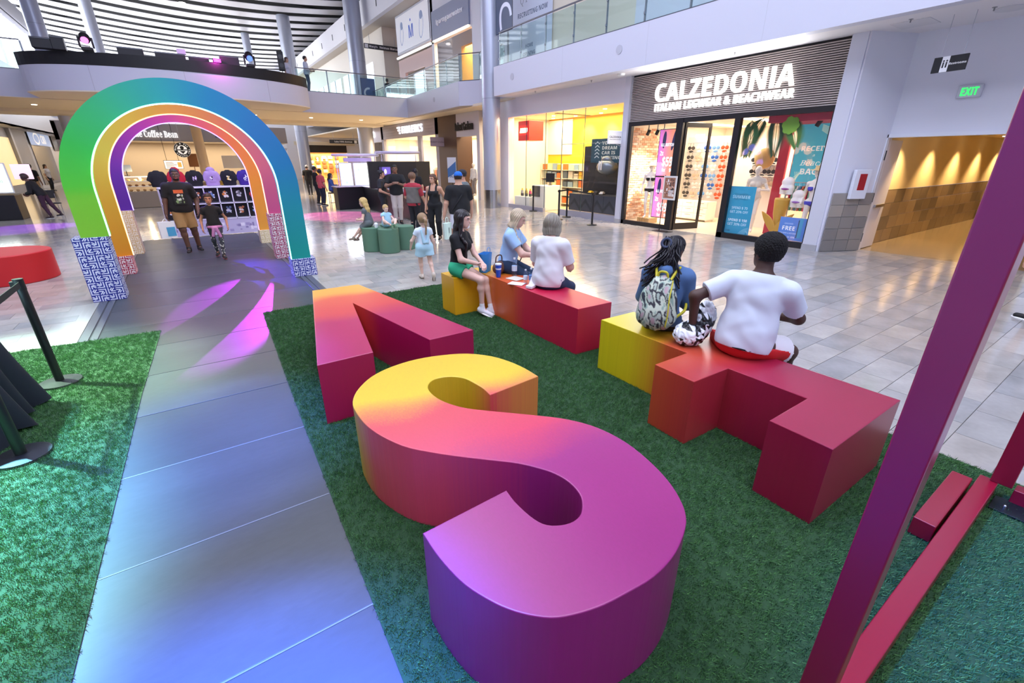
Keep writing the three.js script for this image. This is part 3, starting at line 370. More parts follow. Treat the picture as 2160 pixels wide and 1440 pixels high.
// f(x, y, z) -> distance; surface nets with coarse blocks skipped
function meshField(f, lo, hi, cell) {
  const B = 4, n = [0, 1, 2].map((i) => Math.ceil((hi[i] - lo[i]) / cell / B) * B + 1), [nx, ny, nzz] = n, F = new Float32Array(nx * ny * nzz).fill(1), id = (i, j, k) => (k * ny + j) * nx + i, half = B * cell * 0.87 * 1.35;
  for (let k = 0; k < nzz - 1; k += B) for (let j = 0; j < ny - 1; j += B) for (let i = 0; i < nx - 1; i += B) {
    const d = f(lo[0] + (i + B / 2) * cell, lo[1] + (j + B / 2) * cell, lo[2] + (k + B / 2) * cell);
    if (Math.abs(d) > half) { if (d < 0) for (let c = 0; c <= B; c++) for (let b = 0; b <= B; b++) for (let a = 0; a <= B; a++) { const q = id(i + a, j + b, k + c); if (F[q] === 1) F[q] = -1; } continue; }
    for (let c = 0; c <= B; c++) for (let b = 0; b <= B; b++) for (let a = 0; a <= B; a++) F[id(i + a, j + b, k + c)] = f(lo[0] + (i + a) * cell, lo[1] + (j + b) * cell, lo[2] + (k + c) * cell);
  }
  const pos = [], idx = [], map = new Int32Array(nx * ny * nzz).fill(-1), E = [[0, 1], [2, 3], [4, 5], [6, 7], [0, 2], [1, 3], [4, 6], [5, 7], [0, 4], [1, 5], [2, 6], [3, 7]], v = new Float32Array(8);
  for (let k = 0; k < nzz - 1; k++) for (let j = 0; j < ny - 1; j++) for (let i = 0; i < nx - 1; i++) {
    let m = 0; for (let c = 0; c < 8; c++) { v[c] = F[id(i + (c & 1), j + ((c >> 1) & 1), k + (c >> 2))]; if (v[c] < 0) m |= 1 << c; }
    if (m === 0 || m === 255) continue;
    let x = 0, y = 0, z = 0, q = 0; for (const [a, b] of E) if ((v[a] < 0) !== (v[b] < 0)) { const t = v[a] / (v[a] - v[b]); x += (a & 1) + ((b & 1) - (a & 1)) * t; y += ((a >> 1) & 1) + (((b >> 1) & 1) - ((a >> 1) & 1)) * t; z += (a >> 2) + ((b >> 2) - (a >> 2)) * t; q++; }
    map[id(i, j, k)] = pos.length / 3; pos.push(lo[0] + (i + x / q) * cell, lo[1] + (j + y / q) * cell, lo[2] + (k + z / q) * cell);
  }
  const quad = (a, b, c, d, s) => { if (a < 0 || b < 0 || c < 0 || d < 0) return; s ? idx.push(a, b, c, a, c, d) : idx.push(a, c, b, a, d, c); };
  for (let k = 1; k < nzz - 1; k++) for (let j = 1; j < ny - 1; j++) for (let i = 1; i < nx - 1; i++) {
    const s = F[id(i, j, k)] < 0;
    if (s !== F[id(i + 1, j, k)] < 0) quad(map[id(i, j - 1, k - 1)], map[id(i, j, k - 1)], map[id(i, j, k)], map[id(i, j - 1, k)], s);
    if (s !== F[id(i, j + 1, k)] < 0) quad(map[id(i - 1, j, k - 1)], map[id(i - 1, j, k)], map[id(i, j, k)], map[id(i, j, k - 1)], s);
    if (s !== F[id(i, j, k + 1)] < 0) quad(map[id(i - 1, j - 1, k)], map[id(i, j - 1, k)], map[id(i, j, k)], map[id(i - 1, j, k)], s);
  }
  const g = new THREE.BufferGeometry(), N = new Float32Array(pos.length), e = cell * 0.6;
  for (let i = 0; i < pos.length; i += 3) { const [x, y, z] = [pos[i], pos[i + 1], pos[i + 2]]; let a = f(x + e, y, z) - f(x - e, y, z), b = f(x, y + e, z) - f(x, y - e, z), c = f(x, y, z + e) - f(x, y, z - e); const l = Math.hypot(a, b, c) || 1; N[i] = a / l; N[i + 1] = b / l; N[i + 2] = c / l; }
  g.setAttribute('position', new THREE.Float32BufferAttribute(pos, 3)); g.setAttribute('normal', new THREE.BufferAttribute(N, 3)); g.setIndex(idx); return g;
}
const sub = (a, b) => [a[0] - b[0], a[1] - b[1], a[2] - b[2]], add = (a, b, s = 1) => [a[0] + b[0] * s, a[1] + b[1] * s, a[2] + b[2] * s], dot = (a, b) => a[0] * b[0] + a[1] * b[1] + a[2] * b[2], cross = (a, b) => [a[1] * b[2] - a[2] * b[1], a[2] * b[0] - a[0] * b[2], a[0] * b[1] - a[1] * b[0]], len = (a) => Math.hypot(...a), unit = (a) => { const l = len(a) || 1; return a.map((q) => q / l); }, mixp = (a, b, t) => a.map((q, i) => q + (b[i] - q) * t);
// tapered limb; cut = stop flat at the end
const limb = (a, b, ra, rb_, cut) => { const d = sub(b, a), L2 = dot(d, d), L = Math.sqrt(L2); return { box: [a, b, Math.max(ra, rb_)], f: (x, y, z) => { const px = x - a[0], py = y - a[1], pz = z - a[2]; let t = (px * d[0] + py * d[1] + pz * d[2]) / L2; const over = (t - 1) * L; t = t < 0 ? 0 : t > 1 ? 1 : t; const q = Math.hypot(px - d[0] * t, py - d[1] * t, pz - d[2] * t) - (ra + (rb_ - ra) * t); return cut ? Math.max(q, over) : q; } }; };
// ellipsoid with radii along the axes ax, ay, az
const blob = (c, r, ax = [1, 0, 0], ay = [0, 1, 0], az = [0, 0, 1]) => ({ box: [c, c, Math.max(...r)], f: (x, y, z) => { const px = x - c[0], py = y - c[1], pz = z - c[2], u = (px * ax[0] + py * ax[1] + pz * ax[2]) / r[0], v = (px * ay[0] + py * ay[1] + pz * ay[2]) / r[1], w = (px * az[0] + py * az[1] + pz * az[2]) / r[2], k0 = Math.sqrt(u * u + v * v + w * w), k1 = Math.sqrt((u / r[0]) ** 2 + (v / r[1]) ** 2 + (w / r[2]) ** 2); return k1 < 1e-6 ? -Math.min(...r) : k0 * (k0 - 1) / k1; } });
const union = (ps, k) => (x, y, z) => { let d = ps[0].f(x, y, z); for (let i = 1; i < ps.length; i++) d = smin(d, ps[i].f(x, y, z), k); return d; };
const bounds = (ps, pad) => { const lo = [1e9, 1e9, 1e9], hi = [-1e9, -1e9, -1e9]; for (const p of ps) for (const c of [p.box[0], p.box[1]]) for (let i = 0; i < 3; i++) { lo[i] = Math.min(lo[i], c[i] - p.box[2] - pad); hi[i] = Math.max(hi[i], c[i] + p.box[2] + pad); } return [lo, hi]; };
const fleshOut = (ps, k, cell, mod) => { const u = union(ps, k), f = mod ? (x, y, z) => mod(u(x, y, z), x, y, z) : u, [lo, hi] = bounds(ps, cell * 3 + 0.02); return meshField(f, lo, hi, cell); };
const ik = (a, target, l1, l2, pole) => { let d = sub(target, a), L = len(d); const mx = (l1 + l2) * 0.995; if (L > mx) { target = add(a, d, mx / L); d = sub(target, a); L = mx; } const u = unit(d), x = (l1 * l1 - l2 * l2 + L * L) / (2 * L), h = Math.sqrt(Math.max(0, l1 * l1 - x * x)); const pp = unit(add(pole, u, -dot(pole, u))); return [add(add(a, u, x), pp, h), target]; };
const tint = (g, fn) => { const p = g.attributes.position, c = new Float32Array(p.count * 3); for (let i = 0; i < p.count; i++) { const q = fn(p.getX(i), p.getY(i), p.getZ(i)); c[i * 3] = q.r; c[i * 3 + 1] = q.g; c[i * 3 + 2] = q.b; } g.setAttribute('color', new THREE.BufferAttribute(c, 3)); return g; };
const colorOf = (h) => new THREE.Color().setHex(h, THREE.SRGBColorSpace);
const clothMat = (c, o = {}) => M(c, o.rough ?? 0.85, o.mat ?? {});
const skinMat = new THREE.MeshStandardMaterial({ vertexColors: true, roughness: 0.55 });
// o: label, at [x, y, z], yaw, h, sex, pelvis [x, y, z], lean, side, twist, hands, elbows, feet, knees, look [yaw, pitch], skin, clothes, hair, detail
function person(o) {
  const h = o.h ?? 1.7, kid = o.kid ?? 0, fem = o.sex === 'f', fat = o.fat ?? 1, cell = o.cell ?? 0.014, S = h / 1.7;
  const root = thing(o.name ?? 'person', o.label, o.category ?? 'person', o.at, o.yaw ?? 0, o.group);
  const hipY = h * (kid ? 0.5 : 0.525), pel = o.pelvis ?? [0, hipY, 0], lean = o.lean ?? 0, sd = o.side ?? 0, tw = o.twist ?? 0;
  const up = unit([Math.sin(sd), Math.cos(lean) * Math.cos(sd), Math.sin(lean)]); let rt = unit([Math.cos(tw), 0, -Math.sin(tw)]); rt = unit(add(rt, up, -dot(rt, up))); const fw = cross(rt, up);
  const T = (x, y, z) => [0, 1, 2].map((i) => pel[i] + rt[i] * x + up[i] * y + fw[i] * z);
  const tor = h * (kid ? 0.275 : 0.285), sw = h * (fem ? 0.098 : 0.112) * (kid ? 0.95 : 1), hw = h * (fem ? 0.056 : 0.05);
  const shL = T(sw, tor - 0.032 * h, 0), shR = T(-sw, tor - 0.032 * h, 0), hipL = add(pel, [Math.cos(tw * 0.3), 0, -Math.sin(tw * 0.3)], hw), hipR = add(pel, [Math.cos(tw * 0.3), 0, -Math.sin(tw * 0.3)], -hw);
  const ua = 0.172 * h, fa = 0.152 * h, th = 0.245 * h * (kid ? 0.93 : 1), sh = 0.24 * h * (kid ? 0.93 : 1), headH = (kid ? 0.135 + 0.05 * kid : 0.135) * h;
  const hands = o.hands ?? [[sw + 0.05 * h, pel[1] - 0.06 * h, 0.06], [-sw - 0.05 * h, pel[1] - 0.06 * h, 0.06]], eb = o.elbows ?? [[0.5, 0, -1], [-0.5, 0, -1]];
  const [elL, wrL] = ik(shL, hands[0], ua, fa, eb[0]), [elR, wrR] = ik(shR, hands[1], ua, fa, eb[1]);
  const ft = o.feet ?? [[0.075, 0.075 * S, -0.02], [-0.075, 0.075 * S, -0.02]], kn = o.knees ?? [[0.15, 0, 1], [-0.15, 0, 1]];
  const [knL, anL] = ik(hipL, ft[0], th, sh, kn[0]), [knR, anR] = ik(hipR, ft[1], th, sh, kn[1]);
  const toe = o.toes ?? [[0.2, -0.1, 1], [-0.2, -0.1, 1]];
  const neck0 = T(0, tor, -0.005), [hy, hp, hr = 0] = o.look ?? [0, 0, 0], hf0 = unit(add([0, 0, 0].map((_, i) => fw[i] * 0.8), [0, 0, 1].map((q, i) => fw[i]), 0.2));
  const flat = unit([fw[0], 0, fw[2]]), sdv = [flat[2], 0, -flat[0]];
  const hfw = unit([0, 1, 2].map((i) => (flat[i] * Math.cos(hy) + sdv[i] * Math.sin(hy)) * Math.cos(hp) + [0, 1, 0][i] * -Math.sin(hp))); let hrt = unit(cross([Math.sin(hr), Math.cos(hr), 0], hfw)); const hup = cross(hfw, hrt);
  const hc = add(add(neck0, up, 0.045 * h + headH * 0.5), hfw, 0.018 * h + 0.02 * Math.max(0, hp)), HS = headH / 0.23;
  const H = (x, y, z) => [0, 1, 2].map((i) => hc[i] + hrt[i] * x * HS + hup[i] * y * HS + hfw[i] * z * HS);
  const R = (q) => q * S * fat, lf = kid ? 1.0 : 1;
  // ---- body
  const chest = blob(T(0, tor * 0.72, 0), [sw * 0.92, tor * 0.42, R(0.105)], rt, up, fw), belly = blob(T(0, tor * 0.32, 0.005), [sw * (fem ? 0.72 : 0.82) * fat, tor * 0.36, R(kid ? 0.095 : 0.1)], rt, up, fw), hipsB = blob(add(pel, up, 0.01), [hw + R(0.085), R(0.115), R(0.115)], rt, up, fw);
  const delt = [limb(T(sw * 0.35, tor * 0.93, -0.01), shL, R(0.055), R(0.052)), limb(T(-sw * 0.35, tor * 0.93, -0.01), shR, R(0.055), R(0.052))];
  const arms = [limb(shL, elL, R(0.052), R(0.04)), limb(elL, wrL, R(0.041), R(0.027)), limb(shR, elR, R(0.052), R(0.04)), limb(elR, wrR, R(0.041), R(0.027))];
  const legs = [limb(hipL, knL, R(0.085), R(0.054)), limb(knL, anL, R(0.054), R(0.034)), limb(hipR, knR, R(0.085), R(0.054)), limb(knR, anR, R(0.054), R(0.034))];
  const calves = [blob(add(mixp(knL, anL, 0.3), unit(cross(unit(sub(anL, knL)), rt)), -0.012), [R(0.05), R(0.05), R(0.05)]), blob(add(mixp(knR, anR, 0.3), unit(cross(unit(sub(anR, knR)), rt)), -0.012), [R(0.05), R(0.05), R(0.05)])];
  const footDir = toe.map(unit), feetB = [limb(add(anL, [0, -0.03 * S, 0]), add(add(anL, [0, -0.045 * S, 0]), footDir[0], 0.14 * S), 0.034 * S, 0.028 * S), limb(add(anR, [0, -0.03 * S, 0]), add(add(anR, [0, -0.045 * S, 0]), footDir[1], 0.14 * S), 0.034 * S, 0.028 * S)];
  const neckB = limb(neck0, add(hc, hup, -0.03 * HS), R(kid ? 0.04 : fem ? 0.047 : 0.058), R(kid ? 0.038 : fem ? 0.045 : 0.055));
  const bust = fem && !kid ? [blob(T(0.075 * S, tor * 0.66, 0.085 * S), [0.062 * S, 0.062 * S, 0.055 * S]), blob(T(-0.075 * S, tor * 0.66, 0.085 * S), [0.062 * S, 0.062 * S, 0.055 * S])] : [];
  const core = [chest, belly, hipsB, ...delt, ...bust];
  const geos = [fleshOut([...core, ...arms, ...legs, ...calves, ...feetB, neckB], 0.035 * S, cell)];
  // ---- head: skull, jaw, brow, nose, lips, ears
  const headC = o.headCell ?? Math.max(0.006, cell * 0.5), face = [blob(H(0, 0.02, -0.008), [0.077 * HS, 0.093 * HS, 0.096 * HS], hrt, hup, hfw), blob(H(0, -0.05, 0.03), [0.058 * HS, 0.062 * HS, 0.06 * HS], hrt, hup, hfw), blob(H(0, -0.088, 0.055), [0.028 * HS, 0.02 * HS, 0.024 * HS], hrt, hup, hfw), blob(H(0, 0.022, 0.072), [0.048 * HS, 0.014 * HS, 0.018 * HS], hrt, hup, hfw)];
  const nose = [limb(H(0, 0.012, 0.085), H(0, -0.028, 0.105), 0.008 * HS, 0.0125 * HS), blob(H(0, -0.062, 0.083), [0.022 * HS, 0.01 * HS, 0.011 * HS], hrt, hup, hfw), blob(H(0.08, -0.012, -0.005), [0.01 * HS, 0.03 * HS, 0.02 * HS], hrt, hup, hfw), blob(H(-0.08, -0.012, -0.005), [0.01 * HS, 0.03 * HS, 0.02 * HS], hrt, hup, hfw)];
  const sk = blob(H(0.033, 0.0, 0.09), [0.018 * HS, 0.011 * HS, 0.014 * HS], hrt, hup, hfw), sk2 = blob(H(-0.033, 0.0, 0.09), [0.018 * HS, 0.011 * HS, 0.014 * HS], hrt, hup, hfw), fu = union(face, 0.03 * HS), nu = union(nose, 0.008);
  const headF = (x, y, z) => { let d = smin(fu(x, y, z), nu(x, y, z), 0.012 * HS); d = -smin(-d, sk.f(x, y, z) * 1, 0.01); d = -smin(-d, sk2.f(x, y, z), 0.01); return smin(d, neckB.f(x, y, z), 0.02); };
  const hb = bounds([...face, ...nose], 0.03); geos.push(meshField(headF, hb[0], hb[1], headC));
  // ---- hands with palm, four fingers and a thumb
  const handDirs = o.handDirs ?? [null, null], palms = o.palms ?? [[-1, 0, 0], [1, 0, 0]], curl = o.curl ?? 0.45;
  [[elL, wrL, 1], [elR, wrR, -1]].forEach(([e, w, s], i) => {
    const d = unit(handDirs[i] ?? sub(w, e)); let n = palms[i]; n = unit(add(n, d, -dot(n, d))); const side = unit(cross(n, d)).map((q) => q * -s), hl = S * (kid ? 0.85 : 1), ps = [limb(w, add(w, d, 0.03 * hl), 0.025 * hl, 0.026 * hl)];
    for (let k = 0; k < 4; k++) {
      const off = (k - 1.5) * 0.0195 * hl, b = add(add(w, d, (0.085 - Math.abs(k - 1.3) * 0.005) * hl), side, off), L = [0.042, 0.047, 0.044, 0.034][k] * hl, c = curl * (1 + 0.12 * k);
      ps.push(limb(add(add(w, d, 0.02 * hl), side, off * 0.6), b, 0.014 * hl, 0.0125 * hl)); const d1 = unit(add(d.map((q) => q * Math.cos(c)), n, Math.sin(c))), d2 = unit(add(d.map((q) => q * Math.cos(c * 2.1)), n, Math.sin(c * 2.1))), m = add(b, d1, L); ps.push(limb(b, m, 0.0095 * hl, 0.0088 * hl), limb(m, add(m, d2, L * 0.8), 0.0088 * hl, 0.0075 * hl));
    }
    const tb = add(add(w, d, 0.028 * hl), side, -0.026 * hl), t1 = add(add(add(tb, d, 0.03 * hl), side, -0.02 * hl), n, 0.012 * hl), t2 = add(add(t1, d, 0.028 * hl), n, 0.012 * hl); ps.push(limb(add(w, d, 0.015 * hl), tb, 0.016 * hl, 0.014 * hl), limb(tb, t1, 0.0125 * hl, 0.0105 * hl), limb(t1, t2, 0.0105 * hl, 0.0085 * hl));
    geos.push(fleshOut(ps, 0.006, o.handCell ?? Math.max(0.005, cell * 0.5)));
  });
  const skin = colorOf(o.skin ?? 0xd9a98c), lip = colorOf(o.lip ?? 0xb5605c).lerp(skin, 0.35), brow = colorOf(o.hair?.color ?? 0x2a1c14), white = colorOf(0xe8e6e2), dark = colorOf(0x1a1210), plain = o.faceless;
  const body = merge(geos.map((g) => { g = tint(g, (x, y, z) => { if (plain) return skin; const q = sub([x, y, z], hc), u = dot(q, hrt) / HS, v = dot(q, hup) / HS, w = dot(q, hfw) / HS; if (w < 0.05 || Math.abs(u) > 0.07 || Math.abs(v) > 0.1) return skin; const au = Math.abs(u); if ((u / 0.024) ** 2 + ((v + 0.061) / 0.011) ** 2 < 1) return lip; if (au > 0.014 && au < 0.055 && Math.abs(v - 0.026 + (au - 0.033) ** 2 * 4) < 0.006) return brow; const ex = (au - 0.033) / 0.015, ey = (v - 0.001) / 0.0075; if (ex * ex + ey * ey < 1) return Math.abs(au - 0.033) < 0.0065 ? dark : white; return skin; }); return g; }).map((g) => { const q = new THREE.BufferGeometry(); q.setAttribute('position', g.attributes.position); q.setAttribute('normal', g.attributes.normal); q.setAttribute('uv', g.attributes.color); q.setIndex(g.index); return q; }).map((g) => g));
  { const c = body.attributes.uv; body.deleteAttribute('uv'); body.setAttribute('color', c); }
  const bodyMesh = shade(new THREE.Mesh(body, o.skinMat ?? skinMat)); bodyMesh.name = 'body'; root.add(bodyMesh);
  const cc = o.clothCell ?? cell;
  // ---- clothes
  const wr = (amp, fr) => (x, y, z) => amp * nz(x * fr, y * fr, z * fr);
  const armCover = (frac, off) => [[shL, elL, wrL], [shR, elR, wrR]].flatMap(([a, b, c]) => frac <= 1 ? [limb(a, mixp(a, b, frac), R(0.052) + off, R(0.052) + (R(0.04) - R(0.052)) * frac + off * 1.1, true)] : [limb(a, b, R(0.052) + off, R(0.04) + off), limb(b, mixp(b, c, frac - 1), R(0.041) + off, R(0.041) + (R(0.027) - R(0.041)) * (frac - 1) + off, true)]);
  const legCover = (frac, off, fl) => [[hipL, knL, anL], [hipR, knR, anR]].flatMap(([a, b, c]) => frac <= 1 ? [limb(a, mixp(a, b, frac), R(0.088) + off, R(0.088) + (R(0.056) - R(0.088)) * frac + off + fl, true)] : [limb(a, b, R(0.086) + off, R(0.056) + off), limb(b, mixp(b, c, frac - 1), R(0.056) + off, R(0.056) + (R(0.038) - R(0.056)) * (frac - 1) + off + fl, true)]);
  for (const c of o.clothes ?? []) {
    const off = c.off ?? 0.014; let g;
    if (c.kind === 'shirt') {
      const inf = (p, e) => ({ box: [p.box[0], p.box[1], p.box[2] + e], f: (x, y, z) => p.f(x, y, z) - e }), hem = c.hem ?? -0.06 * h, dr = c.drape ?? 0.02;
      const ps = [...[chest, belly, hipsB, ...delt, ...bust].map((p) => inf(p, off)), blob(T(0, tor * 0.15, 0), [sw * 0.8 * fat + dr, tor * 0.62, R(0.1) + dr], rt, up, fw)], tu = union(ps, 0.04), sl = c.sleeve > 0 ? union(armCover(c.sleeve, off + (c.loose ?? 0.006)), 0.01) : null, hemP = T(0, hem, 0), top = T(0, tor + (c.neck ?? 0.05), 0), w = wr(c.wrinkle ?? 0.005, 16), nk = limb(add(neck0, up, -0.02), add(hc, hup, -0.03 * HS), R(0.062) + 0.004, R(0.05));
      const f = (x, y, z) => { let d = tu(x, y, z) - w(x, y, z), q = [x, y, z]; d = Math.max(d, -(dot(sub(q, hemP), up))); d = Math.max(d, dot(sub(q, top), up)); if (c.strap) { const lx = Math.abs(dot(sub(q, pel), rt)), ly = dot(sub(q, pel), up); if (ly > tor * 0.78) d = Math.max(d, Math.abs(lx - sw * 0.55) - 0.022 * S); else d = Math.max(d, lx - sw * 0.86); } if (sl) d = smin(d, sl(x, y, z) - w(x, y, z) * 0.7, 0.03); return -smin(-d, nk.f(x, y, z), 0.008); };
      const bb = bounds([...ps, ...(c.sleeve > 0 ? armCover(c.sleeve, off + 0.01) : [])], cc * 3 + 0.02); g = meshField(f, bb[0], bb[1], cc);
    } else if (c.kind === 'pants') {
      const ps = [blob(add(pel, up, 0.012), [hw + R(0.087) + off, R(0.118) + off, R(0.118) + off], rt, up, fw), blob(T(0, tor * 0.2, 0), [sw * 0.74 * fat + off, tor * 0.3, R(0.1) + off], rt, up, fw), ...legCover(c.len, off, c.flare ?? 0)], waist = T(0, c.waist ?? 0.06 * h, 0), w = wr(c.wrinkle ?? 0.004, 14), u = union(ps, 0.03);
      const bb = bounds(ps, cc * 3 + 0.02); g = meshField((x, y, z) => Math.max(u(x, y, z) - w(x, y, z), dot(sub([x, y, z], waist), up)), bb[0], bb[1], cc);
    } else if (c.kind === 'shoes') {
      const ps = [[anL, 0], [anR, 1]].flatMap(([a, i]) => { const d = footDir[i], b = add(a, [0, -0.04 * S, 0]); return [limb(add(b, d, -0.035 * S), add(add(b, [0, -0.006 * S, 0]), d, 0.15 * S), 0.04 * S, 0.034 * S), limb(a, b, R(c.high ? 0.043 : 0.036), 0.042 * S), limb(add(a, [0, c.high ? 0.05 * S : 0.01, 0]), b, R(0.04), 0.04 * S)]; });
      g = fleshOut(ps, 0.02, Math.min(cc, 0.012)); const m = part(root, 'shoes', g, clothMat(c.color, { rough: 0.6 }));
      if (c.sole) { const ss = [[anL, 0], [anR, 1]].map(([a, i]) => { const d = footDir[i], b = add(a, [0, -0.072 * S, 0]), q = unit(cross(d, [0, 1, 0])); return blob(add(b, d, 0.06 * S), [0.048 * S, 0.016 * S, 0.145 * S], q, unit(cross(q, d)), d); }); part(m, 'sole', fleshOut(ss, 0.002, Math.min(cc, 0.009)), clothMat(c.sole, { rough: 0.6 })); }
      continue;
    } else if (c.kind === 'skirt') { const a = T(0, 0.07 * h, 0), b = add(mixp(mixp(hipL, hipR, 0.5), mixp(knL, knR, 0.5), c.len), [0, 0, 0]), ps = [limb(a, b, hw + R(0.055), hw + R(0.1), true), ...legCover(c.len, off, 0.02)]; g = fleshOut(ps, 0.05, cc); }
    else if (c.kind === 'socks') { g = fleshOut([limb(mixp(knL, anL, c.from ?? 0.8), anL, R(0.04), R(0.04)), limb(mixp(knR, anR, c.from ?? 0.8), anR, R(0.04), R(0.04))], 0.01, cc); }
    else if (c.kind === 'bikini') { g = merge([fleshOut(bust.map((p) => ({ box: p.box, f: (x, y, z) => p.f(x, y, z) - 0.006 })), 0.01, 0.01, (d, x, y, z) => Math.max(d, Math.abs(dot(sub([x, y, z], T(0, tor * 0.64, 0)), up)) - 0.05)), fleshOut([{ ...hipsB, f: (x, y, z) => hipsB.f(x, y, z) - 0.008 }, ...legCover(0.15, 0.006, 0)], 0.02, 0.012, (d, x, y, z) => Math.max(d, dot(sub([x, y, z], T(0, 0.03, 0)), up)))]); }
    if (g) part(root, c.name ?? c.kind, g, c.mat3 ?? clothMat(c.color, c), c.label);
  }
  // ---- hair
  const hr_ = o.hair;
  if (hr_) {
    const hcell = hr_.cell ?? Math.max(0.007, cell * 0.6), t = hr_.thick ?? 0.012, capB = blob(H(0, 0.028, -0.014), [0.08 * HS + t, 0.093 * HS + t, 0.1 * HS + t], hrt, hup, hfw), ps = [capB], st = hr_.style;
    const lockP = (pts, r0, r1) => { for (let i = 0; i + 1 < pts.length; i++) { const a = i / (pts.length - 1), b = (i + 1) / (pts.length - 1); ps.push(limb(pts[i], pts[i + 1], r0 + (r1 - r0) * a, r0 + (r1 - r0) * b)); } };
    const dn = (p, y, b) => add(add(p, [0, -1, 0], y), fw, b);
    if (st === 'long') for (const u of [-0.075, -0.04, 0, 0.04, 0.075]) { const p0 = H(u, 0.02, -0.07 + Math.abs(u) * 0.5); lockP([p0, dn(p0, 0.12 * S, -0.035), dn(p0, (hr_.len ?? 0.3) * 0.6, -0.065), dn(p0, hr_.len ?? 0.3, -0.06)], 0.036 * HS, 0.02); }
    for (const q of hr_.front ?? []) lockP([H(q * 0.078, 0.03, 0.0), H(q * 0.088, -0.07, 0.005), T(q * 0.105, tor - 0.02, 0.055), T(q * 0.1, tor * 0.78, 0.14), T(q * 0.09, tor - (hr_.frontLen ?? 0.15), 0.145)], 0.03 * HS, 0.016);
    if (st === 'bob') for (const u of [-0.085, -0.06, -0.03, 0, 0.03, 0.06, 0.085]) { const p0 = H(u, 0.02, -0.07 + Math.abs(u) * 0.9); lockP([p0, add(p0, hup, -0.09 * HS), add(p0, hup, -0.135 * HS)], 0.034 * HS, 0.022 * HS); }
    if (st === 'pony') { const p0 = H(0, 0.03, -0.115); lockP([p0, add(add(p0, hfw, -0.05), [0, -1, 0], 0.03), dn(p0, 0.14 * S, -0.06), dn(p0, hr_.len ?? 0.26, -0.04)], 0.032 * HS, 0.014); }
    if (st === 'bun') ps.push(blob(H(0, 0.08, -0.1), [0.04 * HS, 0.04 * HS, 0.04 * HS]));
    if (st === 'afro') ps.push(blob(H(0, 0.062, -0.025), [0.098 * HS, 0.098 * HS, 0.11 * HS], hrt, hup, hfw));
    const cut = st === 'long' || st === 'bob' || st === 'pony' || st === 'bun' ? 0.058 : 0.062, line = hr_.line ?? (st === 'afro' || st === 'short' ? -0.035 : -0.08);
    const streak = hr_.streak ?? (st === 'afro' ? 0 : 0.0035);
    const f = (d, x, y, z) => { const q = sub([x, y, z], hc), u = dot(q, hrt) / HS, v = dot(q, hup) / HS, w = dot(q, hfw) / HS; let e = d - (streak ? streak * Math.sin(Math.atan2(u, -w + 0.02) * 26 + 1.5 * Math.sin(v * 30)) : (0.003 * nz(x * 150, y * 150, z * 150) + 0.003 * nz(x * 310 + 4, y * 290, z * 300))); const fc = Math.max(Math.max(0.03 - w + Math.max(0, v - 0.03) * 0.9, v - cut), Math.abs(u) - (0.09 + t * 2.2)); const under = st === 'short' || st === 'afro' || st === 'pony' || st === 'bun' ? Math.max(line - v, -1) : -1; e = Math.max(e, -fc * HS); if (under > -1 && w > -0.2 && Math.hypot(u, w) < 0.16 && st !== 'pony') e = Math.max(e, under * HS); if (st === 'pony' && w > -0.1) e = Math.max(e, (line + 0.02 - v) * HS); return e; };
    const bb = bounds(ps, 0.03), u = union(ps, st === 'long' || st === 'bob' ? 0.025 : 0.02); part(root, 'hair', meshField((x, y, z) => f(u(x, y, z), x, y, z), bb[0], bb[1], hcell), clothMat(hr_.color, { rough: hr_.rough ?? 0.5 }));
    if (st === 'pony') part(root, 'hair_tie', fleshOut([blob(H(0, 0.03, -0.13), [0.022, 0.022, 0.022])], 0.01, 0.006), clothMat(hr_.tie ?? 0xe8d0d0));
  }
  if (o.cap) { const d = blob(H(0, 0.045, -0.012), [0.092 * HS, 0.085 * HS, 0.108 * HS], hrt, hup, hfw); const bd = o.cap.back ? -1 : 1; const c = part(root, 'cap', meshField((x, y, z) => Math.max(d.f(x, y, z), -(dot(sub([x, y, z], hc), hup) / HS - 0.03) * HS), ...bounds([d], 0.02), 0.009), clothMat(o.cap.color)); part(c, 'brim', fleshOut([blob(H(0, 0.032, 0.12 * bd), [0.075 * HS, 0.008, 0.06 * HS], hrt, hup, hfw)], 0.01, 0.008), clothMat(o.cap.brim ?? o.cap.color)); }
  if (o.sunhat) part(root, 'sun_hat', [...[[0.2, 0.03], [0.1, 0.08]].map(([r, y]) => { const g = new THREE.CylinderGeometry(r * 0.9 * HS, r * HS, y === 0.03 ? 0.02 : 0.09, 32); g.translate(0, y === 0.03 ? 0 : 0.05, 0); const p = H(0, 0.06, 0); return g.translate(...p); })], M(0xe6cf9a, 0.9));
  return { root, T, H, J: { shL, shR, elL, elR, wrL, wrR, knL, knR, anL, anR, hipL, hipR, neck0, hc, rt, up, fw, hrt, hup, hfw }, tor, S, HS };
}
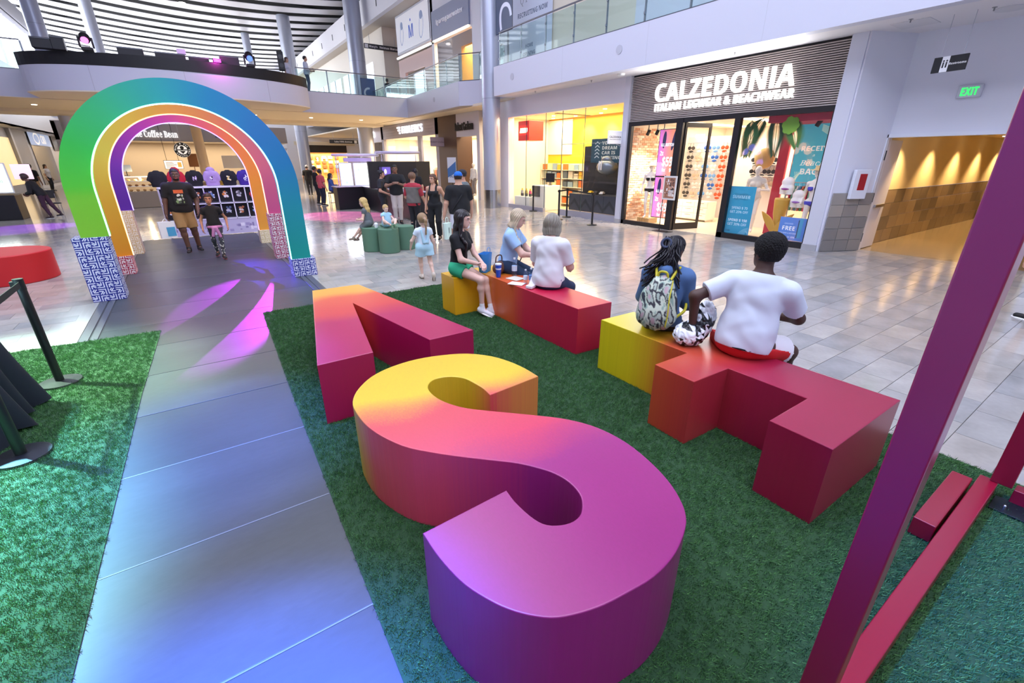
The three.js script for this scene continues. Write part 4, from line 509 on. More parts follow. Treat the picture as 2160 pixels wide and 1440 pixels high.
// ---------------------------------------------------------------- swimwear shop with the striped sign (shop front plane x = 12.05)
const turnSign = (m, x, y, z) => { m.rotation.y = -Math.PI / 2; m.position.set(x, y, z); return m; };   // x-y lettering turned to face the court
const poster = (name, label, category, w, h, mat, x, y, z, ry = -Math.PI / 2, frame) => { const p = thing(name, label, category, [x, y, z], ry); part(p, 'print', new THREE.PlaneGeometry(w, h).translate(0, 0, 0.008), mat); part(p, 'board', rb(w + (frame ? 0.04 : 0), h + (frame ? 0.04 : 0), 0.014, 0.003), M(frame ?? 0xe9e9ea, 0.5)); return p; };
{
  const X = 12.05, shop = struct('wall_shop', [b2(12.1, 17.5, 0, 4.4, -11.0, -10.9), b2(12.1, 17.5, 0, 4.4, -4.98, -4.88), b2(17.4, 17.5, 0, 4.4, -10.9, -4.98), b2(12.1, 17.5, 3.12, 3.2, -10.9, -4.98)], M(0xf3e6d2, 0.6), 'cream interior walls of the swimwear shop', 'wall');
  part(shop, 'shop_floor', b2(12.1, 17.4, 0, 0.012, -10.9, -4.98), M(0xdccbb0, 0.35));
  for (let k = 0; k < 3; k++) rectLight('shop_ceiling_light', 0xfff0dc, 12, 4.6, 0.5, [14.7, 3.1, -9.9 + k * 1.95], [14.7, 0, -9.9 + k * 1.95 - 0.001]);
  for (let k = 0; k < 3; k++) part(shop, 'ceiling_light', b2(12.5, 17, 3.105, 3.12, -10.1 + k * 1.95, -9.7 + k * 1.95), glow(0xfff0dc, 3));
  // header with horizontal slats and lit lettering
  const hd = thing('shop_sign', 'slatted shop sign with large lit white letters over the swimwear shop', 'sign', [0, 0, 0]);
  part(hd, 'backing', b2(12.06, 12.1, 3.1, 4.4, -10.92, -4.98), M(0x121113, 0.6));
  const sg = rb(0.035, 0.027, 5.92, 0.004), sm = M(0xb9aca6, 0.5); for (let k = 0; k < 27; k++) { const s = part(hd, 'slat', sg, sm); s.position.set(12.045, 3.135 + k * 0.0462, -7.95); }
  part(hd, 'letters', letters('CALZEDONIA', 3.95, 0.465, 0.05).rotateY(-Math.PI / 2).translate(12.03, 3.6, -9.97), glow(0xffffff, 2.5), 'lit white letters'); part(hd, 'letters', letters('ITALIAN LEGWEAR & BEACHWEAR', 3.98, 0.2, 0.04).rotateY(-Math.PI / 2).translate(12.03, 3.345, -9.95), glow(0xffffff, 2.5));
  rectLight('shop_sign_light', 0xffffff, 13, 4, 0.7, [11.93, 3.75, -7.97], [8, 4.3, -7.97]);
  // glazing
  const w1 = struct('window_7', [b2(12, 12.12, 3.0, 3.12, -10.9, -4.98), b2(12, 12.12, 0, 3.0, -10.9, -10.78), b2(12, 12.12, 0, 0.13, -10.9, -8.9), b2(11.98, 12.2, 0, 3.1, -9.08, -8.86), b2(12, 12.12, 0, 3.0, -7.32, -7.16), b2(12, 12.12, 0, 0.14, -7.3, -4.98), b2(12, 12.12, 0.1, 3.0, -5.05, -4.98)], darkFrame, 'dark metal shop front of the swimwear shop', 'shop front');
  part(w1, 'pane', b2(12.055, 12.065, 0.13, 3.0, -10.78, -9.08), glassPane); part(w1, 'pane', b2(12.055, 12.065, 0.14, 3.0, -7.16, -5.05), glassPane);
  const d = struct('door_1', null, null, 'glass shop door in a dark frame standing open', 'door'); d.position.set(12.1, 0, -8.86); d.rotation.y = -0.25;
  part(d, 'door_frame', [b2(0, 0.95, 0, 0.2, -0.025, 0.025), b2(0, 0.95, 2.88, 3.0, -0.025, 0.025), b2(0, 0.07, 0.2, 2.9, -0.025, 0.025), b2(0.88, 0.95, 0.2, 2.9, -0.025, 0.025)], darkFrame); part(d, 'pane', b2(0.07, 0.88, 0.2, 2.88, -0.005, 0.005), glassPane); part(d, 'handle', tube([[0.86, 1.0, 0.03], [0.86, 1.0, 0.08], [0.86, 1.35, 0.08], [0.86, 1.35, 0.03]], 0.012, 24, 6), blackMatte);
  // white metal piers either side
  for (const [z0, z1] of [[-5.0, -4.7], [-11.12, -10.9]]) { const t = struct('trim_' + (z0 > -6 ? 1 : 2), [b2(11.93, 12.25, 0.14, 4.4, z0, z1)], M(0xd4d6e2, 0.4, { metalness: 0.3 }), z0 > -6 ? 'white metal pier right of the swimwear shop' : 'white metal pier between the two shops', 'pier'); part(t, 'plinth', b2(11.92, 12.26, 0, 0.14, z0 - 0.01, z1 + 0.01), M(0xa7a6aa, 0.3)); }
  // brick side wall in the left window
  const bg = rb(0.192, 0.062, 0.02, 0.005), bm = [0xc79a78, 0xd4ae90, 0xb98463, 0xe0c5a8, 0xc6a085].map((c) => M(c, 0.9)); const bw = part(shop, 'brick_wall', b2(12.12, 13.52, 0.1, 3.0, -10.9, -10.885), M(0xe3d4bf, 0.95));
  for (let r = 0; r < 39; r++) for (let c = 0; c < 7; c++) { if ((r * 7 + c) % 11 === 5 && r % 3) continue; const k = part(bw, 'brick', bg, pick(bm)); k.position.set(12.24 + c * 0.2 + (r % 2 ? 0.1 : 0) - 0.05, 0.16 + r * 0.073, -10.88 + rnd(0.006)); }
  const trackHead = (l, x, z) => { const t = thing('track_spotlight', l, 'spotlight', [x, 2.82, z]); part(t, 'can', cy(0.05, 0.055, 0.16, 0, 0, 0).rotateX(0.5), blackMatte); part(t, 'bracket', bx(0.02, 0.2, 0.02, 0, 0.14, 0), blackMatte); };
  trackHead('leftmost black track spotlight in the left shop window', 12.5, -10.5); trackHead('middle black track spotlight in the left shop window', 12.5, -10.15); trackHead('right black track spotlight in the left shop window', 12.5, -9.9); trackHead('black track spotlight in the right shop window', 12.6, -5.55);
  spotLight('window_spot', 0xffe7c8, 90, [12.5, 2.7, -10.1], [12.8, 0.8, -10.6], 0.9, 0.7); 
  // price display
  const ad = printed(256, 640, (g, w, h) => { for (const [y0, y1] of [[0, 330], [336, 640]]) { const gr = g.createLinearGradient(0, 0, w, 0); gr.addColorStop(0, '#c86ac8'); gr.addColorStop(0.6, '#e58a7c'); gr.addColorStop(1, '#e89a63'); g.fillStyle = gr; g.fillRect(0, y0, w, y1 - y0); g.fillStyle = '#23264a'; g.save(); g.translate(70, y0 + 50); g.rotate(0.1); g.beginPath(); g.ellipse(0, 20, 24, 60, 0, 0, 7); g.fill(); g.restore(); g.beginPath(); g.ellipse(200, y0 + 70, 22, 80, 0.3, 0, 7); g.fill(); txt(g, 'ALL BOTTOMS', 128, y0 + 105, 30, '#ffffff'); txt(g, '2x', 50, y0 + 165, 46, '#ffffff'); txt(g, '$59', 140, y0 + 225, 92, '#ffffff'); txt(g, '90', 200, y0 + 285, 40, '#ffffff'); txt(g, 'for', 100, y0 + 285, 34, '#ffffff'); } g.fillStyle = '#16161a'; g.fillRect(0, 328, w, 10); }, 0.4, { glow: 0.9 });
  poster('price_display', 'tall lit pink and orange price display in the left shop window', 'display', 0.68, 2.56, ad, 12.34, 1.58, -9.55, -Math.PI / 2, 0x16161a);
  // wooden box under the mannequin
  const box = thing('display_plinth', 'pale wooden slatted box under the bikini mannequin in the left window', 'plinth', [12.62, 0.012, -10.28]); part(box, 'box', rb(0.44, 0.17, 0.5, 0.01, 0, 0.12, 0), M(0xc9a878, 0.7)); for (let k = 0; k < 7; k++) part(box, 'slat', b2(-0.235, -0.22, 0.05, 0.2, -0.23 + k * 0.068, -0.18 + k * 0.068), M(0xb8945f, 0.7));
  const man = { name: 'mannequin', category: 'mannequin', faceless: true, skin: 0xece6e0, cell: 0.014, hair: null };
  const mm = new THREE.MeshStandardMaterial({ vertexColors: true, roughness: 0.3 });
  person({ ...man, skinMat: mm, label: 'pale mannequin in a black bikini and sun hat in the left window', at: [12.6, 0.21, -10.28], yaw: -Math.PI / 2 + 0.5, h: 1.72, sex: 'f', fat: 0.85, clothes: [{ kind: 'bikini', color: 0x17171a }], sunhat: 1, hands: [[0.26, 0.86, 0.05], [-0.24, 0.84, 0.05]] });
  person({ ...man, skinMat: mm, label: 'white mannequin with a net wrap behind the blue offer poster', at: [13.05, 0.1, -7.0], yaw: -Math.PI / 2 + 0.3, h: 1.78, sex: 'f', fat: 0.9, clothes: [{ kind: 'shirt', name: 'net_wrap', color: 0xd8d2c8, sleeve: 0.3, off: 0.01, hem: -0.3 }], hands: [[0.2, 1.15, 0.28], [-0.26, 0.9, 0.1]] });
  person({ ...man, skinMat: mm, label: 'white mannequin in a violet and white bikini with a visor at the right window edge', at: [12.65, 0.12, -5.3], yaw: -Math.PI / 2, h: 1.74, sex: 'f', fat: 0.88, clothes: [{ kind: 'bikini', color: 0x4b4ac6 }], sunhat: 1, hands: [[0.22, 0.92, 0.16], [-0.24, 0.9, 0.05]] });
  for (const [l, x, y, z, c] of [['headless white torso in purple briefs on the golden tail pedestal', 12.75, 1.32, -6.02, 0xa24aa0], ['headless white torso in a lilac bikini near the clothes rack', 12.72, 1.02, -5.68, 0x9a6ac0]]) { const t = thing('torso_form', l, 'torso form', [x, y, z], -Math.PI / 2); const tp = [blob([0, 0.16, 0], [0.15, 0.13, 0.1]), blob([0, 0.02, 0], [0.16, 0.1, 0.11]), limb([0.08, 0, 0], [0.085, -0.14, 0], 0.085, 0.075, true), limb([-0.08, 0, 0], [-0.085, -0.14, 0], 0.085, 0.075, true)]; part(t, 'form', fleshOut(tp, 0.05, 0.012), M(0xf2eeea, 0.3)); part(t, 'briefs', fleshOut([blob([0, 0, 0], [0.17, 0.055, 0.12])], 0.01, 0.01), M(c, 0.7)); part(t, 'stand', cy(0.02, 0.02, y - 0.96, 0, -0.14 - (y - 0.96) / 2, 0, 10), steel); }
  { // golden tail pedestal
    const t = thing('tail_pedestal', 'golden pedestal shaped like a fish tail in the right window', 'pedestal', [12.7, 0.14, -6.05], -Math.PI / 2), gold = M(0xc79a3a, 0.35);
    part(t, 'column', new THREE.LatheGeometry([[0.0, 0.95], [0.17, 0.95], [0.18, 0.9], [0.15, 0.55], [0.09, 0.3], [0.05, 0.12], [0.12, 0.0], [0, 0]].map((p) => new THREE.Vector2(...p)), 28), gold);
    const fin = new THREE.Shape(); fin.moveTo(0, 0.1); fin.bezierCurveTo(0.1, 0.35, 0.32, 0.42, 0.4, 0.46); fin.bezierCurveTo(0.3, 0.2, 0.2, 0.1, 0, -0.12); for (const s of [0, Math.PI]) part(t, 'fin', new THREE.ExtrudeGeometry(fin, { depth: 0.03, bevelEnabled: true, bevelSize: 0.01, bevelThickness: 0.01 }).translate(0, 0, -0.015).rotateY(s).translate(0, 0.12, 0.1), gold);
  }
  // posters in the right window
  const offer = printed(256, 430, (g, w, h) => { g.fillStyle = '#2f9cc0'; g.fillRect(0, 0, w, h); g.strokeStyle = 'rgba(220,235,240,0.5)'; g.lineWidth = 3; for (let k = 0; k < 9; k++) { g.beginPath(); g.moveTo(150 + k * 8, h); g.quadraticCurveTo(190 + k * 6, h - 60, 250, h - 70 + k * 9); g.stroke(); } g.strokeStyle = '#1f7d9c'; for (let k = 0; k < 40; k++) { g.beginPath(); g.moveTo(50 + rnd(150), 60 + rnd(60)); g.lineTo(60 + rnd(150), 60 + rnd(60)); g.stroke(); } txt(g, 'SUMMER', 130, 92, 40, 'rgba(220,240,245,0.75)'); txt(g, 'SPEND $ 70', 130, 190, 30, '#e8f6fa', 'sans-serif', 'normal'); txt(g, 'GET 20% OFF', 130, 226, 30, '#e8f6fa', 'sans-serif', 'normal'); txt(g, 'SPEND $ 150', 130, 300, 32, '#e8f6fa'); txt(g, 'GET 30% OFF', 130, 338, 32, '#e8f6fa', 'sans-serif', 'normal'); txt(g, 'club', 50, 400, 22, '#16506a'); }, 0.5);
  poster('offer_poster', 'turquoise spend and save offer poster in the right shop window', 'poster', 0.74, 1.24, offer, 12.13, 0.74, -6.84);
  const free = printed(256, 220, (g, w, h) => { g.fillStyle = '#5b8ad6'; g.fillRect(0, 0, w, h); txt(g, 'DISCOVER', 90, 60, 18, '#cfe0fa', 'sans-serif', 'normal'); txt(g, 'FREE', 95, 104, 56, '#ffffff'); txt(g, 'DELIVERY & RETURNS', 100, 152, 17, '#d6e4fa', 'sans-serif', 'normal'); txt(g, 'EXTRA XX 30%', 100, 190, 22, '#e8f0ff', 'sans-serif', 'normal'); g.fillStyle = '#4f9fc8'; g.fillRect(186, 0, 34, 190); g.fillStyle = '#33506e'; g.fillRect(176, 20, 10, 170); }, 0.5);
  poster('offer_poster', 'blue FREE offer poster at the lower right of the shop window', 'poster', 0.64, 0.55, free, 12.13, 0.42, -5.4);
  const rec = printed(256, 560, (g, w, h) => { g.fillStyle = '#4db8d2'; g.fillRect(0, 0, w, h); g.strokeStyle = 'rgba(240,246,220,0.6)'; g.lineWidth = 6; for (let k = 0; k < 6; k++) { g.beginPath(); g.moveTo(0, h - k * 22); g.quadraticCurveTo(60, h - 90 - k * 20, 30 + k * 12, h - 190); g.stroke(); g.beginPath(); g.moveTo(w, 60 + k * 14); g.quadraticCurveTo(w - 60, 40 + k * 10, w - 110, 14 + k * 8); g.stroke(); } txt(g, 'RECEIVE', 140, 190, 52, '#ffffff'); txt(g, 'a', 130, 240, 28, '#ffffff', 'serif', 'italic'); txt(g, 'Beach', 130, 300, 56, '#ffffff', 'serif', 'italic'); txt(g, 'BAG!', 130, 368, 62, '#ffffff'); }, 0.5, { glow: 0.25 });
  poster('gift_poster', 'tall aqua gift poster reading RECEIVE in a red frame, right window', 'poster', 0.95, 1.75, rec, 13.5, 2.0, -5.9, -Math.PI / 2, 0xc22c4e);
  part(shop, 'red_panel', [b2(13.62, 13.7, 0, 3.1, -6.85, -6.6), b2(12.3, 13.7, 2.86, 3.1, -6.6, -5.0)], M(0xb8304c, 0.6));
  // palm fronds and a split leaf hanging in the right window
  const frond = (l, x, y, z, tilt, roll, L, c) => { const f = thing('palm_frond', l, 'palm leaf', [x, y, z], -Math.PI / 2); const fm = M(c, 0.6, { side: THREE.DoubleSide }); const spine = []; for (let i = 0; i <= 8; i++) { const t = i / 8; spine.push([Math.sin(roll) * L * t, -Math.cos(roll) * L * t * (0.4 + 0.6 * t), 0.05 + tilt * t]); } part(f, 'stem', tube(spine, 0.008, 20, 5), fm); const gs = []; for (let i = 1; i < 42; i++) for (const s of [-1, 1]) { const t = i / 42, q = t * 8, a = Math.floor(q), p = mixp(spine[a], spine[Math.min(8, a + 1)], q - a), ang = roll + s * (0.95 - 0.4 * t), l2 = L * 0.36 * Math.sin(Math.PI * (0.12 + 0.84 * t)) + 0.06, e = [p[0] + Math.sin(ang) * l2, p[1] - Math.cos(ang) * l2, p[2] + 0.02], m = mixp(p, e, 0.5), w = 0.011; const n = [Math.cos(ang) * w, Math.sin(ang) * w, 0]; const g = new THREE.BufferGeometry(); g.setAttribute('position', new THREE.Float32BufferAttribute([...p, ...add(m, n), ...add(m, n, -1), ...e], 3)); g.setIndex([0, 1, 2, 1, 3, 2]); g.computeVertexNormals(); gs.push(g); } part(f, 'leaflet_row', gs, fm); };
  frond('large dark green palm frond hanging at the left of the right window', 12.5, 3.0, -6.8, 0.1, -0.35, 0.95, 0x1d5228); frond('green palm frond hanging beside the window post', 12.4, 2.95, -7.05, 0.05, 0.1, 0.85, 0x24602f); frond('dark palm frond hanging in the middle of the right window', 12.55, 3.0, -6.5, 0.1, 0.15, 0.9, 0x1a4a26); frond('light green palm frond hanging right of the middle', 12.45, 3.0, -6.2, 0.1, 0.5, 0.8, 0x45803a);
  { const s = new THREE.Shape(); s.moveTo(0, 0); for (let k = 0; k <= 22; k++) { const a = k / 22 * Math.PI * 2, r = 0.2 * (1 - 0.35 * Math.cos(a)) * (k % 3 ? 1 : 0.86); s.lineTo(Math.sin(a) * r, 0.12 - Math.cos(a) * r); } for (const [x, y] of [[0.06, 0.1], [-0.07, 0.14], [0.08, 0.25], [-0.06, 0.28]]) { const ho = new THREE.Path(); ho.absellipse(x, y, 0.02, 0.032, 0, 7); s.holes.push(ho); } const m = solo('split_leaf', new THREE.ExtrudeGeometry(s, { depth: 0.006, bevelEnabled: false }), M(0x7fb53a, 0.6), 'bright green split leaf with holes hanging at the top of the right window', 'leaf'); m.position.set(12.3, 2.62, -5.95); m.rotation.set(0, -Math.PI / 2, 0.5); }
  // stock inside
  const shelf = part(shop, 'wall_panel', b2(17.3, 17.4, 0.5, 2.7, -10.8, -5.1), M(0xf5ecdf, 0.6));
  const suit = (c) => { const g = new THREE.Group(); g.name = 'swimsuit'; g.userData = {}; part(g, 'top', [sph(0.065, -0.065, 0, 0, 1, 0.95, 0.3, 10), sph(0.065, 0.065, 0, 0, 1, 0.95, 0.3, 10), sph(0.075, 0, -0.115, 0, 1.1, 0.55, 0.25, 10), rod([-0.06, 0.04, 0], [-0.05, 0.16, -0.02], 0.006, 5), rod([0.06, 0.04, 0], [0.05, 0.16, -0.02], 0.006, 5)], M(c, 0.7)); part(g, 'hanger', rod([-0.07, 0.16, -0.02], [0.07, 0.16, -0.02], 0.005, 5), steel); return g; };
  const cols = [[0xe8e4e0, 'white'], [0x2f63b8, 'blue'], [0x6fa0d8, 'sky blue'], [0xd0582e, 'orange'], [0x232327, 'black'], [0xc8b49a, 'beige'], [0xb83a4a, 'red']], protos = new Map();
  const hang = (x, y, z, k, where, row) => { const [c, n] = cols[k]; if (!protos.has(k)) protos.set(k, suit(c)); const o = protos.get(k).clone(); o.name = numbered('swimsuit'); o.userData = { label: n + ' bikini hanging in the ' + row + ' row ' + where, category: 'swimsuit', group: 'bikinis ' + where }; scene.add(at(o, x, y, z, -Math.PI / 2 + 0.2)); o.scale.setScalar(1.0); };
  for (let r = 0; r < 6; r++) for (let c = 0; c < 6; c++) hang(15.1, 0.9 + r * 0.3, -10.68 + c * 0.32, c < 1 ? 4 : c < 2 ? (r % 2 ? 0 : 5) : c < 4 ? [0, 1, 2][(r + c) % 3] : c === 4 ? 3 : (r % 3 ? 3 : 6), 'of the rack behind the door', ['lowest', 'second', 'third', 'fourth', 'fifth', 'top'][r]);
  { const rk = thing('wall_rack', 'white hanging rack of swimwear behind the shop door', 'rack', [15.2, 0.012, -9.9]); part(rk, 'panel', b2(0.02, 0.06, 0.1, 2.75, -1.0, 0.95), M(0xf4efe8, 0.5)); for (let r = 0; r < 6; r++) part(rk, 'bar', rod([-0.1, 1.05 + r * 0.3, -0.95], [-0.1, 1.05 + r * 0.3, 0.9], 0.008, 6), steel);
    const dr = thing('drawer_unit', 'white drawer unit below the hanging swimwear', 'drawers', [14.75, 0.012, -10.05]); part(dr, 'carcass', rb(0.5, 0.62, 1.5, 0.01, 0, 0.36, 0), M(0xe9e2d2, 0.5)); for (let r = 0; r < 3; r++) for (let c = 0; c < 3; c++) { const q = part(dr, 'drawer', rb(0.02, 0.17, 0.46, 0.005, -0.255, 0.16 + r * 0.2, -0.49 + c * 0.49), M(0xf1ead9, 0.5)); part(q, 'handle', b2(-0.272, -0.262, 0.2 + r * 0.2, 0.215 + r * 0.2, -0.6 + c * 0.49, -0.38 + c * 0.49), M(0x8a8172, 0.4)); } for (const z of [-0.7, 0.7]) part(dr, 'leg', bx(0.4, 0.05, 0.04, 0, 0.025, z), M(0xd8cdb8, 0.5)); }
  for (let r = 0; r < 3; r++) for (let c = 0; c < 4; c++) hang(14.6, 1.35 + r * 0.33, -8.0 + c * 0.27, r === 1 ? 4 : r === 2 ? 4 : 5, 'behind the mannequins', ['lowest', 'middle', 'top'][r]);
  { const rk = thing('shelf_rack', 'white shelf rack behind the mannequins in the right window', 'shelf', [14.75, 0.012, -7.6]); part(rk, 'panel', b2(0, 0.04, 0, 2.6, -0.55, 0.5), M(0xf4efe8, 0.5)); for (let r = 0; r < 3; r++) part(rk, 'shelf', b2(-0.25, 0, 1.2 + r * 0.33, 1.22 + r * 0.33, -0.5, 0.45), M(0xf6f1ea, 0.4)); }
  const rackCols = [0xd8486a, 0x7fb8a4, 0xf0ece8, 0x4a8ab0, 0xe07a6a, 0x5aa86a]; const rk2 = thing('garment_rail', 'chrome rail of hanging summer clothes at the right of the window', 'clothes rail', [13.2, 0.012, -5.75]); part(rk2, 'frame', [rod([0, 0, -0.35], [0, 1.45, -0.35], 0.014), rod([0, 0, 0.35], [0, 1.45, 0.35], 0.014), rod([0, 1.45, -0.35], [0, 1.45, 0.35], 0.014), rod([0, 0.02, -0.35], [0, 0.02, 0.35], 0.014)], steel);
  for (let k = 0; k < 10; k++) { const c = rackCols[k % 6], g = solo('garment', [rb(0.34, 0.55, 0.045, 0.02, 0, -0.32, 0), rb(0.2, 0.1, 0.04, 0.015, 0, -0.03, 0), rod([0, 0.02, 0], [0, 0.1, 0], 0.005, 5)], M(c, 0.8), ['pink', 'mint', 'white', 'teal', 'coral', 'green'][k % 6] + ' garment hanging on the chrome rail in the right window', 'garment', ['pink', 'mint', 'white', 'teal', 'coral', 'green'][k % 6] + ' garments on the window rail'); g.position.set(13.2, 1.36, -6.07 + k * 0.068); }
  // neon words on the back wall
  for (const [s, c, y, z, l] of [['ocean', 0xb04aff, 2.72, -9.3, 'violet neon word on the wall above the swimwear rack'], ['SUMMER', 0xffe23a, 2.62, -8.85, 'yellow neon word on the wall above the swimwear rack']]) { const o = solo('neon_sign', letters(s, 0.36, 0.12, 0.02, s === 'ocean' ? serif : bold).rotateY(-Math.PI / 2), glow(c, 3), l, 'neon sign'); o.position.set(15.15, y, z - 1.3); }
  const lamp = thing('paper_lantern', 'round woven pendant lamp in the right window', 'pendant lamp', [13.6, 2.05, -7.2]); part(lamp, 'shade', sph(0.26, 0, 0, 0, 1, 1.05, 1, 24), M(0xcfae72, 0.8)); part(lamp, 'cord', rod([0, 0.26, 0], [0, 1.07, 0], 0.006, 6), M(0x7a6040, 0.8));
}
// poster stand outside the door
{
  const s = thing('poster_stand', 'black floor stand with a small framed poster outside the shop door', 'sign stand', [11.6, 0, -8.95]); part(s, 'base', [rb(0.3, 0.012, 0.55, 0.005, 0, 0.006, 0.12), ], blackMatte); part(s, 'pole', rb(0.02, 1.6, 0.02, 0.004, 0, 0.8, 0), blackMatte);
  const pm = printed(200, 300, (g, w, h) => { g.fillStyle = '#d8d2cc'; g.fillRect(0, 0, w, h); g.fillStyle = '#9a6a52'; g.fillRect(14, 14, w - 28, h - 28); for (let k = 0; k < 60; k++) { g.fillStyle = ['#6a4a3e', '#c89a80', '#3a3434', '#e6ddd6'][k % 4]; g.fillRect(20 + rnd(140), 20 + rnd(230), 6 + rnd(26), 6 + rnd(34)); } g.fillStyle = '#f0ece8'; for (let k = 0; k < 6; k++) g.fillRect(90, 180 + k * 14, 60 + rnd(30), 8); });
  const f = part(s, 'frame', rb(0.02, 0.66, 0.46, 0.004, -0.01, 1.25, 0.2), M(0xdedcda, 0.4)); part(f, 'print', new THREE.PlaneGeometry(0.42, 0.62).rotateY(-Math.PI / 2).translate(-0.022, 1.25, 0.2), pm);
}
// ---------------------------------------------------------------- toy brick shop
{
  const yellow = M(0xe3b01c, 0.6), w = struct('wall_shop', [b2(11.98, 12.2, 3.7, 4.4, -17.9, -11.1), b2(12.0, 12.3, 0, 4.4, -18.4, -17.75)], M(0xe2dfea, 0.4), 'white header band above the toy shop windows', 'wall');
  part(w, 'back_wall', b2(14.7, 14.8, 0, 3.8, -18.4, -11.1), yellow); part(w, 'white_panel', b2(14.66, 14.7, 2.25, 3.7, -18.3, -16.6), creamWall); part(w, 'side_wall', [b2(12.3, 14.8, 0, 3.8, -11.2, -11.12)], yellow); part(w, 'side_wall', b2(12.3, 14.8, 0, 3.8, -18.4, -18.3), creamWall); part(w, 'shop_ceiling', b2(12.2, 14.8, 3.75, 3.82, -18.4, -11.1), M(0xefdfb2, 0.6)); part(w, 'shop_floor', b2(12.2, 14.7, 0, 0.01, -18.3, -11.2), M(0xc9b48c, 0.3));
  part(w, 'ceiling_vent', b2(12.8, 14.6, 3.735, 3.75, -15.6, -15.4), M(0x6a5a34, 0.6));
  for (const [x, z] of [[13.4, -16.4], [14.2, -15.9], [13.2, -13.2], [14.2, -14.4], [14.2, -17.4], [14, -12]]) part(w, 'downlight', cy(0.07, 0.07, 0.02, x, 3.74, z, 16), downMat);
  rectLight('shop_ceiling_light', 0xfff0c8, 11, 2.2, 6, [13.4, 3.7, -14.8], [13.4, 0, -14.801]); 
  spotLight('wall_washer', 0xffe9b8, 45, [14.1, 3.65, -15.6], [14.7, 2.4, -15.6], 0.8, 0.6); spotLight('wall_washer', 0xffe9b8, 45, [14.1, 3.65, -14.3], [14.7, 2.4, -14.3], 0.8, 0.6);
  const gl = struct('window_8', [b2(12.0, 12.12, 0, 0.16, -17.75, -15.2), b2(12.0, 12.2, 0, 0.2, -14.2, -11.12)], M(0xb3b2c0, 0.35, { metalness: 0.4 }), 'frameless glass front of the toy shop', 'shop front');
  for (const [z0, z1] of [[-17.75, -16.5], [-16.48, -15.2], [-14.2, -13.0], [-12.98, -11.12]]) part(gl, 'pane', b2(12.05, 12.062, 0.16, 3.7, z0, z1), glassPane); for (const z of [-16.49, -15.2, -14.2, -12.99]) part(gl, 'glass_joint', b2(12.045, 12.067, 0.16, 3.7, z - 0.008, z + 0.008), M(0x4d5a58, 0.4)); part(gl, 'transom', b2(12.04, 12.07, 2.55, 2.57, -14.2, -11.12), M(0x8e9894, 0.3));
  // red cube sign
  const cube = thing('cube_sign', 'red cube sign with a white lettered logo hanging in the toy shop window', 'sign', [12.45, 3.14, -16.72]); part(cube, 'cube', rb(0.76, 0.74, 0.76, 0.01), M(0xd5261c, 0.4, { emissive: 0xd5261c, emissiveIntensity: 0.35 }));
  const lg = printed(256, 160, (g, ww, hh) => { g.fillStyle = '#d5261c'; g.fillRect(0, 0, ww, hh); g.font = 'italic bold 92px sans-serif'; g.textAlign = 'center'; g.textBaseline = 'middle'; g.lineJoin = 'round'; g.strokeStyle = '#ffd21a'; g.lineWidth = 26; g.strokeText('LEGO', 128, 84); g.strokeStyle = '#fffbe8'; g.lineWidth = 20; g.strokeText('LEGO', 128, 84); g.fillStyle = '#ffffff'; g.fillText('LEGO', 128, 84); }, 0.4, { glow: 1.6 }); part(cube, 'logo', new THREE.PlaneGeometry(0.56, 0.35).rotateY(-Math.PI / 2).translate(-0.384, 0.02, 0), lg);
  // shelves with boxed sets
  const setCols = [0xe9d9a4, 0xd9a02a, 0xc8c2b4, 0x9a9d8a, 0xd66a2a, 0x7e97a8, 0x4c5a66, 0xb6b0a0], sn = ['cream', 'amber', 'pale grey', 'olive grey', 'orange', 'blue grey', 'slate', 'stone'];
  for (let u = 0; u < 4; u++) {
    const zc = -17.5 + u * 1.5, sh = thing('display_shelf', ['leftmost', 'second', 'third', 'rightmost'][u] + ' white shelf unit of boxed toys on the toy shop back wall', 'shelf', [14.34, 0.012, zc]); part(sh, 'back_panel', b2(0.28, 0.32, 0, 1.85, -0.74, 0.74), creamWall); for (const z of [-0.74, 0.72]) part(sh, 'side_panel', b2(-0.1, 0.3, 0, 1.85, z, z + 0.02), creamWall); for (let r = 0; r < 5; r++) part(sh, 'shelf', b2(-0.1, 0.3, 0.12 + r * 0.36, 0.14 + r * 0.36, -0.74, 0.74), creamWall);
    for (let r = 0; r < 5; r++) for (let c = 0; c < 4; c++) { const k = Math.floor(rnd(8)), ww = rnd(0.26, 0.33), hh = rnd(0.22, 0.31), b = solo('toy_box', [rb(0.14, hh, ww, 0.004, 0, hh / 2, 0), b2(-0.074, -0.07, hh * 0.2, hh * 0.75, -ww * 0.35, ww * 0.3)], M(setCols[k], 0.45), sn[k] + ' boxed set on the ' + ['bottom', 'second', 'middle', 'fourth', 'top'][r] + ' shelf of the ' + ['leftmost', 'second', 'third', 'rightmost'][u] + ' toy unit', 'toy box', 'boxed sets on the toy shop shelves'); b.position.set(14.37, 0.153 + r * 0.36, zc - 0.55 + c * 0.36); }
  }
  // counter, plinths, poster, car model and helmet display
  const ct = thing('display_counter', 'white display counter near the toy shop entrance', 'counter', [12.75, 0.01, -15.9]); part(ct, 'body', rb(0.9, 1.0, 0.9, 0.02, 0, 0.5, 0), M(0xe4e2d6, 0.4)); part(ct, 'dark_front', b2(-0.47, -0.45, 0.55, 0.98, -0.44, 0.1), M(0x4c4a48, 0.6));
  const mon = thing('till_monitor', 'dark till monitor on the white display counter', 'monitor', [12.75, 1.02, -15.7], -1.2); part(mon, 'screen', rb(0.42, 0.36, 0.04, 0.01, 0, 0.3, 0), M(0x202226, 0.3)); part(mon, 'stand', [cy(0.02, 0.02, 0.16, 0, 0.08, 0), cy(0.1, 0.1, 0.015, 0, 0.01, 0)], M(0x303236, 0.4));
